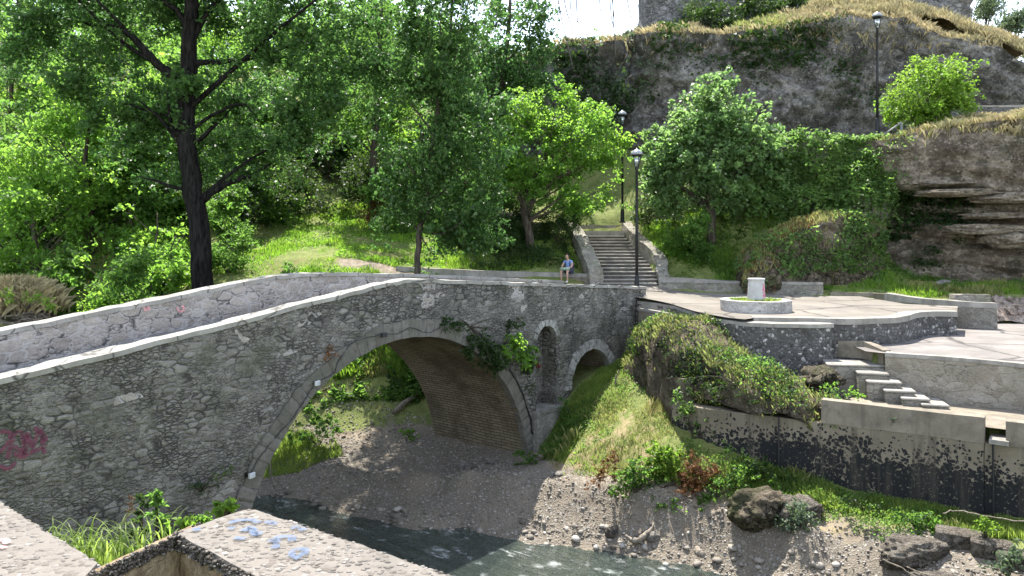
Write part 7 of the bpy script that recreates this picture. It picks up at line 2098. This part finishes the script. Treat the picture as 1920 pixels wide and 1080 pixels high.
def onV(V, n, h, w, mat, name, seed, mask, lean=.6, facing=(0, 0, 1), label=None):
    rg = np.random.default_rng(seed)
    nu, nv = V.shape[:2]
    du = np.gradient(V, axis=0); dv = np.gradient(V, axis=1)
    Nn = np.cross(du, dv); ar = np.linalg.norm(Nn, axis=2); Nn = Nn / (ar[..., None] + 1e-9)
    s = np.sign(np.sum(Nn * np.array(facing), -1)); s[s == 0] = 1; Nn *= s[..., None]
    w_ = ar * np.clip(mask(V, Nn), 0, 1)
    idx = rg.choice(nu * nv, n, p=(w_ / w_.sum()).ravel())
    P = V.reshape(-1, 3)[idx] + rg.uniform(-.5, .5, (n, 1)) * du.reshape(-1, 3)[idx] + rg.uniform(-.5, .5, (n, 1)) * dv.reshape(-1, 3)[idx]
    v, f = blades(P[:, 0], P[:, 1], P[:, 2], h * (1 + .4 * vnoise(P[:, 0], P[:, 1], P[:, 2], seed)), w, rg, lean)
    return tag(mesh_np(name, v, f, mat), kind='stuff')
onV(HV, 45000, .4, .028, M['grass_dry'], 'dry_grass', 1, lambda V, N: .15 + .85 * nzm(V, .5, -.3, 3), .7)
onV(HV, 6000, .4, .05, M['grass_mixed'], 'grass', 11, lambda V, N: sstep(17.5, 15, V[..., 0]), .7)
onV(CU, 26000, .42, .028, M['grass_dry'], 'dry_grass', 2, lambda V, N: sstep(.35, .75, N[..., 2]) * sstep(19, 19.6, V[..., 2]), .95)
onV(CLO, 20000, .36, .014, M['grass_dry'], 'dry_grass', 3, lambda V, N: sstep(.4, .8, N[..., 2]) * sstep(12.6, 13, V[..., 2]) * sstep(18, 20, V[..., 0]), .95)
onV(CLO, 6000, .3, .016, M['grass_mixed'], 'grass', 4, lambda V, N: sstep(.3, .8, N[..., 2]) * sstep(12.4, 12.9, V[..., 2]), .8)
onV(MV2, 5000, .2, .035, M['grass_mixed'], 'grass', 5, lambda V, N: sstep(.2, .7, N[..., 2]), .6)
onV(MV2, 2500, .12, .05, M['rust'], 'dry_leaves', 15, lambda V, N: sstep(.2, .7, N[..., 2]) * sstep(14.0, 13.4, V[..., 0]), .9)
onV(MV1, 5000, .2, .02, M['grass_mixed'], 'grass', 6, lambda V, N: sstep(.15, .6, N[..., 2]) * (.25 + .75 * nzm(V, .7, -.1, 4)), .8)
grass_patch('dry_grass', [(20.5, 36), (30, 34.6), (30, 39.4), (21, 40)], 5000, .3, .05, M['grass_dry'], 21)

v, f = blades(PLANT_BL[0], PLANT_BL[1], .36 + 0 * PLANT_BL[0], .12, .022, np.random.default_rng(2), .7)
mesh_np('grass', v, f, M['grass'], planter_root)
# dead grass overhang and brush pile on the upstream bank
db = blob('earth_bank', (-17.0, 26.4, 5.7), (1.7, 1.2, .95), M['mound_rock'], None, 4, .25, 1.2, 4, None, 'undercut earth bank capped with dead grass at the left edge behind the far parapet', 'bank')
rgb = np.random.default_rng(3)
xx = rgb.normal(-17.0, .8, 5200); yy = rgb.normal(26.0, .7, 5200)
zz = 5.6 + 1.0 * np.sqrt(np.maximum(0, 1 - ((xx + 17.0) / 1.8) ** 2 - ((yy - 26.4) / 1.5) ** 2))
k = zz > 5.75
v, f = blades(xx[k], yy[k], zz[k], .5, .035, rgb, 1.0)
tag(mesh_np('dead_grass', v, f, M['grass_dry']), kind='stuff')
mb = MB()
for i in range(160):
    a = rgb.uniform(0, 6.28); c = np.array([-15.6 + rgb.normal(0, .9), 24.2 + rgb.normal(0, .4), 5.3 + abs(rgb.normal(0, .3))])
    d = np.array([math.cos(a), math.sin(a) * .4, rgb.uniform(-.2, .5)]) * rgb.uniform(.2, .6)
    mb.tube(smooth_path([c - d, c + rgb.normal(0, .05, 3), c + d + np.array([0, 0, -.1])], 3), .012, 4)
tag(mb.build('brush_pile', M['wood_dark'], None, True), 'pile of dry brushwood behind the far parapet at the left edge', 'brush pile')
local_plant('bush', PL([(50, 560, 34, 12), (85, 572, 20, 10), (20, 556, 20, 12)], 24.4, 120), M['leaf_lime'], .1, 'yellow green low bush between the dead grass bank and the brush pile', 'bush', .2, 14, 106, -.8, 6, tuple(W(50, 580, 24.5)))

# ------------------------------------------------------------------ near the camera: reeds and weeds between the parapets and the bridge
def reed(name, root, n, h, spread, seed, label, width=.014, lean=(.3, 1.0), mat='grass'):
    rg = np.random.default_rng(seed)
    V, F, nb = [], [], 0
    r = empty(name, root, 0, label, 'reeds')
    for i in range(n):
        a = rg.uniform(0, 6.28); L = h * rg.uniform(.55, 1.2); ln = rg.uniform(*lean)
        p0 = np.array([rg.normal(0, spread), rg.normal(0, spread * .5), 0])
        d = np.array([math.cos(a), math.sin(a), 0]); s = np.array([-math.sin(a), math.cos(a), 0])
        m = 9
        for k in range(m):
            u = k / (m - 1)
            th = ln * 2.1 * u ** 1.5
            p = p0 + d * L * (u * math.sin(th) * .75) + np.array([0, 0, L * (u * math.cos(th * .85))])
            w = width * (1 - u ** 2.2) + .0008
            V += [p - s * w * .5, p + s * w * .5]
            if k: F.append((nb + 2 * k - 2, nb + 2 * k - 1, nb + 2 * k + 1, nb + 2 * k))
        nb += 2 * m
    mesh_np('leaves', np.array(V), F, M[mat], r, True)
    return r
def near_root(px, py, Y):
    p = W(px, py, Y); return (p.x, Y, p.z)
reed('reed_clump', near_root(195, 1052, 6.9), 110, .4, .24, 1, 'tall bright green reed grass behind the left parapet')
reed('reed_clump', near_root(150, 1030, 7.1), 40, .36, .16, 2, 'arching reed blades at the left of the clump behind the parapet')
reed('reed_clump', near_root(285, 1030, 6.6), 24, .42, .12, 3, 'few long arching blades right of the reed grass, by the corner wall')
def undergrowth():
    poly = [(-4.3, 6.0), (-2.6, 6.0), (-2.3, 7.0), (-3.0, 7.6), (-4.6, 7.6), (-4.9, 7.0)]
    grass_patch('grass', poly, 5000, .16, .011, M['grass'], 31, None, .7)
undergrowth()
grass_patch('grass', [(-8, 15.2), (-5.8, 15.4), (-4.4, 13), (-4, 11), (-6, 12)], 4000, .25, .016, M['grass'], 32, None, .7)
def weed_near(name, lst, Y, mat, leaf, label, cat, seed, rootpx, dens=900, aspect=.4, per=9, cr=.05):
    lob = PL(lst, Y, dens)
    return local_plant(name, lob, M[mat], leaf, label, cat, cr, per, seed, -.9, 9, near_root(*rootpx, Y), .5, aspect)
weed_near('leafy_weed', [(292, 960, 18, 34), (300, 985, 20, 20), (296, 935, 10, 14), (310, 1000, 16, 14)], 7.4, 'leaf_mid', .075, 'upright leafy weed in the shade between the two parapets', 'weed', 111, (298, 1040), 700)
weed_near('leafy_weed', [(262, 975, 26, 26), (278, 940, 16, 16), (250, 1000, 26, 18)], 8.2, 'leaf_dark', .08, 'dark weed behind the upright leafy weed', 'weed', 112, (266, 1040), 500)
weed_near('leafy_weed', [(420, 952, 16, 9), (428, 946, 10, 7), (408, 958, 8, 5)], 6.3, 'leaf_lime', .07, 'bright lime green sprig peeping over the far end of the right parapet', 'weed', 113, (418, 990), 2500, .55)
weed_near('leafy_weed', [(340, 978, 14, 8), (352, 985, 10, 8)], 6.4, 'leaf_lime', .06, 'small lime green sprig left of the bright one behind the parapet', 'weed', 114, (345, 1010), 2500, .55)
weed_near('leafy_weed', [(386, 972, 10, 4), (372, 976, 8, 5)], 6.35, 'leaf_bright', .05, 'low green leaves along the parapet between the two lime green sprigs', 'weed', 115, (380, 1000), 2200, .5)
r = empty('seed_stalk', near_root(232, 1010, 7.0), 0, 'thin stalk with a brown seed head standing over the reed grass', 'weed')
mb = MB(); o_ = np.array(r.location)
S = smooth_path([tuple(W(*q)) for q in ((222, 1000, 7.0), (236, 972, 7.0), (246, 955, 7.0), (248, 938, 7.0))], 6)
mb.tube(S - o_, .004, 5); mb.build('stem', M['grass_dry'], r, True)
mb = MB()
for i in range(60):
    p = W(random.gauss(246, 4), random.uniform(928, 960), 7.0) - r.location
    v, f = PEB; mb.add(v * np.array([.008, .006, .005]) * random.uniform(.6, 1.3) + np.array(p), f)
mb.build('seed_head', M['rust'], r)

# bare vines hanging down from a bough above the frame
bough = empty('hanging_vines', (1.0, 9.2, 11.6), 0, 'bare dark vines dangling from above in front of the patch of sky', 'vines')
mb = MB(); mb.tube(smooth_path([(-6.5, .6, 2.4), (-3, .2, 1.0), (-1, 0, .25), (0, 0, .05), (1.2, .1, .0), (2.4, .3, -.1)], 8), np.linspace(.13, .03, 41), 8)
mb.build('bough', M['bark_dark'], bough, True)
for i, pix in enumerate([[(1042, -30), (1050, 20), (1056, 50), (1066, 90), (1074, 125)], [(1053, -30), (1062, 20), (1073, 50), (1090, 72), (1104, 110)], [(1068, -30), (1072, 30), (1090, 44)], [(1080, -30), (1082, 30), (1088, 60), (1096, 80)],
                         [(1118, -30), (1120, 14)], [(1122, -30), (1126, 20), (1134, 40)], [(1142, -30), (1146, 30), (1152, 60), (1155, 110)], [(1148, -30), (1150, 40), (1156, 90)], [(1162, -30), (1158, 20), (1161, 60)], [(1172, -30), (1180, 20), (1190, 40), (1203, 54)], [(1008, -30), (1011, 25)], [(1145, -30), (1150, 20), (1156, 60)]]):
    P = smooth_path([tuple(W(a, b_, 9.2 + .05 * i) - bough.location) for a, b_ in pix], 6)
    P = np.vstack([[P[0] + np.array([0, 0, .35])], P])
    mb = MB(); mb.tube(P, np.linspace(.0085, .0045, len(P)), 5); mb.build('vine', M['twig'], bough, True)

# ------------------------------------------------------------------ street lamps
def lamp_parts():
    mb = MB()
    mb.lathe([(.17, 0), (.17, .05), (.11, .09), (.1, .5), (.085, .9), (.06, .98)], 16)
    base = mb.build('base', M['black_metal'], None, True)
    mb = MB(); mb.lathe([(.062, .95), (.058, 3.0), (.05, 5.1), (.075, 5.13), (.075, 5.19), (.05, 5.22)], 14)
    pole = mb.build('pole', M['black_metal'], None, True)
    mb = MB()
    for k in range(4):
        a = k * math.pi / 2 + .4
        mb.tube([(.07 * math.cos(a), .07 * math.sin(a), 5.2), (.12 * math.cos(a), .12 * math.sin(a), 5.38), (.17 * math.cos(a), .17 * math.sin(a), 5.66)], .013, 6)
    mb.lathe([(.175, 5.64), (.19, 5.64), (.19, 5.69), (.175, 5.69)], 20, cap=False)
    fr = mb.build('lantern_frame', M['black_metal'], None, True)
    mb = MB(); mb.lathe([(.055, 5.22), (.1, 5.4), (.145, 5.65)], 16)
    t = NT('lantern_glass'); tr = t.n('BsdfTransparent', {'Color': (.75, .8, .8)}).outputs[0]; gl = t.n('BsdfGlossy', {'Color': (.9, .9, .9), 'Roughness': .15}).outputs[0]
    mx = t.n('MixShader', {0: .25}); t.put(mx.inputs[1], tr); t.put(mx.inputs[2], gl)
    gl_ = mb.build('glass', t.done(mx.outputs[0]), None, True)
    mb = MB(); mb.lathe([(.2, 5.69), (.24, 5.71), (.235, 5.75), (.17, 5.84), (.07, 5.9), (.02, 5.92), (.005, 5.95)], 20)
    cap = mb.build('lamp_cap', M['lamp_cap'], None, True)
    return [base, pole, fr, gl_, cap]
LP = lamp_parts()
lamps = [((WX(1194, 31.6), 31.6, 5.86), 1.04, 'black street lamp at the end of the bridge in front of the stairs'),
         ((WX(1167, 40.4), 40.4, 9.2), .99, 'black street lamp at the top of the stairs, half behind the bright tree'),
         ((WX(1645, 37.5), 37.5, 13.2), 1.04, 'tall black street lamp on the upper terrace before the cliff')]
for i, (p, s, lab) in enumerate(lamps):
    r = empty('street_lamp', p, .3 * i, lab, 'street lamp', 'black street lamps')
    for o in LP:
        q = o if i == 0 else o.copy()
        if i: COL.objects.link(q)
        q.parent = r; q.scale = (s, s, s)

# railing on the cliff top
r = empty('railing', W(1150, 70, 52.5), 0, 'thin pale railing on the cliff top under the patch of sky', 'railing')
mb = MB()
pa = [W(1094, 58, 52.5), W(1130, 53, 52.5), W(1176, 52, 52.5), W(1206, 52, 52.5)]
pb = [p - Vector((0, 0, .45)) for p in pa]
o_ = r.location
mb.tube([p - o_ for p in pa], .025, 6); mb.tube([p - o_ for p in pb], .02, 6); mb.build('rail', M['grey_metal'], r, True)
for p in pa:
    mb = MB(); mb.tube([p - o_, p - o_ - Vector((0, 0, 1.3))], .03, 6); mb.build('post', M['grey_metal'], r, True)

# ------------------------------------------------------------------ the seated person
def mat_cloth(name, c1, c2, sc=18):
    t = NT(name); nz = t.noise(t.co(), sc, 4.0)
    return t.done(t.bsdf(t.mix(t.ss(.4, .6, nz), c1, c2), .85, t.bump(nz, .3, .01), .2))
M['skin'] = mat_plain('skin', (.36, .22, .16), .55, 0, .08, 12)
M['shirt'] = mat_cloth('shirt', (.14, .22, .42), (.19, .28, .5))
M['shorts'] = mat_cloth('shorts', (.03, .035, .05), (.05, .055, .075))
M['hair'] = mat_cloth('hair', (.008, .007, .006), (.02, .017, .014), 60)
M['pack'] = mat_cloth('pack', (.012, .018, .045), (.02, .03, .07))
M['bag'] = mat_cloth('bag', (.14, .21, .15), (.24, .33, .25), 7)
M['eye'] = mat_plain('eye', (.02, .015, .012), .2)
def skin_mesh(name, nodes, edges, mat, parent, sub=2):
    """one continuous limbed surface grown from a jointed skeleton: nodes (x, y, z, radius)"""
    me = bpy.data.meshes.new(name)
    me.from_pydata([n_[:3] for n_ in nodes], edges, [])
    o = bpy.data.objects.new(name, me); COL.objects.link(o)
    m = o.modifiers.new('skin', 'SKIN'); m.use_smooth_shade = True; m.branch_smoothing = .4
    if not me.skin_vertices: me.skin_vertices.new()
    for i, n_ in enumerate(nodes):
        rr = n_[3]; rr = rr if isinstance(rr, tuple) else (rr, rr)
        me.skin_vertices[0].data[i].radius = rr
        me.skin_vertices[0].data[i].use_root = (i == 0)
    s = o.modifiers.new('sub', 'SUBSURF'); s.levels = sub; s.render_levels = sub
    dg = bpy.context.evaluated_depsgraph_get()
    ev = o.evaluated_get(dg)
    nm = bpy.data.meshes.new_from_object(ev)
    bpy.data.objects.remove(o); bpy.data.meshes.remove(me)
    nm.name = name; nm.materials.clear(); nm.materials.append(mat)
    nm.polygons.foreach_set('use_smooth', np.ones(len(nm.polygons), bool))
    return link(bpy.data.objects.new(name, nm), parent)
# local frame: x right, -y towards the camera, z up; pelvis above the wall top
pr = empty('person', (WX(1067, 35.85), 35.85, 6.79), math.radians(-32), 'person in a light blue shirt sitting on the low wall, looking down at the lap', 'person')
S_ = 1.0
N_ = [(0, 0, .12, (.16, .13)),            # 0 pelvis
      (0, .01, .25, (.155, .115)), (0, -.02, .40, (.165, .12)), (0, -.07, .52, (.15, .1)),   # 1-3 spine, bent forward
      (0, -.12, .60, .06), (0, -.165, .66, .058), (0, -.2, .72, (.082, .095)), (0, -.215, .79, (.08, .095)), (0, -.2, .855, (.06, .07)),   # 4-8 neck, head
      (.16, -.08, .52, .062), (.235, -.12, .40, .052), (.245, -.24, .27, .042), (.19, -.36, .24, .034), (.12, -.42, .245, .03),   # 9-13 right arm
      (-.16, -.08, .52, .062), (-.235, -.12, .40, .052), (-.245, -.24, .27, .042), (-.19, -.36, .24, .034), (-.12, -.42, .245, .03),   # 14-18
      (.1, -.08, .09, .095), (.13, -.28, .1, .082), (.14, -.44, .085, .06), (.145, -.45, -.1, .056), (.14, -.42, -.28, .038), (.14, -.43, -.38, .036), (.145, -.53, -.4, .032), (.145, -.6, -.405, .022),   # 19-26 leg
      (-.1, -.08, .09, .095), (-.15, -.28, .1, .082), (-.17, -.44, .085, .06), (-.175, -.46, -.1, .056), (-.17, -.43, -.28, .038), (-.17, -.44, -.38, .036), (-.18, -.54, -.4, .032), (-.185, -.61, -.405, .022)]
E_ = [(0, 1), (1, 2), (2, 3), (3, 4), (4, 5), (5, 6), (6, 7), (7, 8), (3, 9), (9, 10), (10, 11), (11, 12), (12, 13), (3, 14), (14, 15), (15, 16), (16, 17), (17, 18),
      (0, 19), (19, 20), (20, 21), (21, 22), (22, 23), (23, 24), (24, 25), (25, 26), (0, 27), (27, 28), (28, 29), (29, 30), (30, 31), (31, 32), (32, 33), (33, 34)]
# fingers rooted in the palms, curled down over the bag
for side, wi in ((1, 13), (-1, 18)):
    wx, wy, wz = N_[wi][:3]
    for k in range(4):
        b0 = len(N_)
        fx = wx - side * (.02 + .004 * k); L = (.85, 1.0, .95, .75)[k]
        off = (k - 1.5) * .017
        N_ += [(fx - side * .03 * L, wy - .03 + off * .9, wz + .008 - abs(off) * .1, .0095), (fx - side * .055 * L, wy - .035 + off, wz - .012, .0085), (fx - side * .07 * L, wy - .035 + off, wz - .035, .0075)]
        E_ += [(wi, b0), (b0, b0 + 1), (b0 + 1, b0 + 2)]
    b0 = len(N_)
    N_ += [(wx - side * .0, wy - .05, wz + .0, .011), (wx - side * .02, wy - .075, wz - .015, .009)]
    E_ += [(wi, b0), (b0, b0 + 1)]
skin_mesh('body', N_, E_, M['skin'], pr)
# face
mb = MB()
mb.hexa([(-.014, -.302, .74), (.014, -.302, .74), (.010, -.285, .74), (-.010, -.285, .74)], [(-.006, -.296, .782), (.006, -.296, .782), (.005, -.288, .782), (-.005, -.288, .782)])
mb.build('nose', M['skin'], pr, True)
for sx in (-1, 1):
    v, f = PEB
    mb = MB(); mb.add(v * np.array([.013, .008, .009]) + np.array([sx * .032, -.3, .79]), f); mb.build('eye', M['eye'], pr, True)
    mb = MB(); mb.add(v * np.array([.012, .022, .034]) + np.array([sx * .085, -.2, .77]), f); mb.build('ear', M['skin'], pr, True)
mb = MB(); mb.add(PEB[0] * np.array([.026, .008, .006]) + np.array([0, -.294, .712]), PEB[1]); mb.build('mouth', mat_plain('lip', (.25, .1, .08), .5), pr, True)
def cap_blob(name, c, rad, mat, seed, amp, cut=None):
    bm = bmesh.new(); bmesh.ops.create_icosphere(bm, subdivisions=4, radius=1.0)
    v = np.array([x.co for x in bm.verts]); f = np.array([[q.index for q in x.verts] for x in bm.faces]); bm.free()
    k = 1 + amp * fbm(v[:, 0] * 3, v[:, 1] * 3, v[:, 2] * 3, 3, seed)
    v = v * k[:, None] * np.array(rad) + np.array(c)
    if cut is not None:
        keep = np.array([cut(v[q].mean(0)) for q in f]); f = f[keep]
    return mesh_np(name, v, f, mat, pr, True)
cap_blob('hair', (0, -.195, .805), (.098, .112, .105), M['hair'], 3, .06, lambda p: not (p[1] < -.24 and p[2] < .835) and p[2] > .73)
# clothes follow the body
skin_mesh('shirt', [(0, .0, .1, (.178, .15)), (0, .012, .25, (.175, .138)), (0, -.02, .40, (.182, .14)), (0, -.072, .52, (.165, .118)), (0, -.115, .575, .078),
                    (.165, -.08, .525, .078), (.225, -.115, .415, .07), (-.165, -.08, .525, .078), (-.225, -.115, .415, .07)], [(0, 1), (1, 2), (2, 3), (3, 4), (3, 5), (5, 6), (3, 7), (7, 8)], M['shirt'], pr)
skin_mesh('shorts', [(0, -.01, .1, (.18, .15)), (.105, -.1, .095, .112), (.132, -.28, .105, .1), (.14, -.4, .095, .085), (-.105, -.1, .095, .112), (-.15, -.28, .105, .1), (-.168, -.4, .095, .085)], [(0, 1), (1, 2), (2, 3), (0, 4), (4, 5), (5, 6)], M['shorts'], pr)
for sx in (.143, -.178):
    skin_mesh('shoe', [(sx, -.41, -.395, .05), (sx, -.5, -.405, .047), (sx * 1.02, -.6, -.415, .036)], [(0, 1), (1, 2)], M['bag'] and M['white_box'], pr)
# backpack and the bag on the lap are things of their own
bp = empty('backpack', pr.matrix_basis @ Vector((.0, .16, .28)), pr.rotation_euler.z, 'dark blue backpack on the back of the seated person', 'backpack')
skin_mesh('pack_body', [(.02, .03, -.15, (.15, .1)), (.02, .0, .02, (.16, .12)), (.02, -.05, .2, (.14, .09))], [(0, 1), (1, 2)], M['pack'], bp)
mb = MB()
for sx in (-.11, .12):
    mb.tube(smooth_path([(sx, -.07, .2), (sx, -.2, .32), (sx, -.33, .2), (sx * 1.1, -.3, .0), (sx, -.12, -.12)], 5), .018, 6)
mb.build('strap', M['pack'], bp, True)
bg_ = empty('bag', pr.matrix_basis @ Vector((-.02, -.36, .18)), pr.rotation_euler.z, 'pale green soft bag lying across the lap of the seated person', 'bag')
skin_mesh('bag_body', [(-.27, -.02, .0, (.05, .05)), (-.17, -.03, .0, (.12, .085)), (0, -.04, .0, (.14, .095)), (.17, -.03, .01, (.12, .085)), (.27, -.02, .02, (.05, .05))], [(0, 1), (1, 2), (2, 3), (3, 4)], M['bag'], bg_)
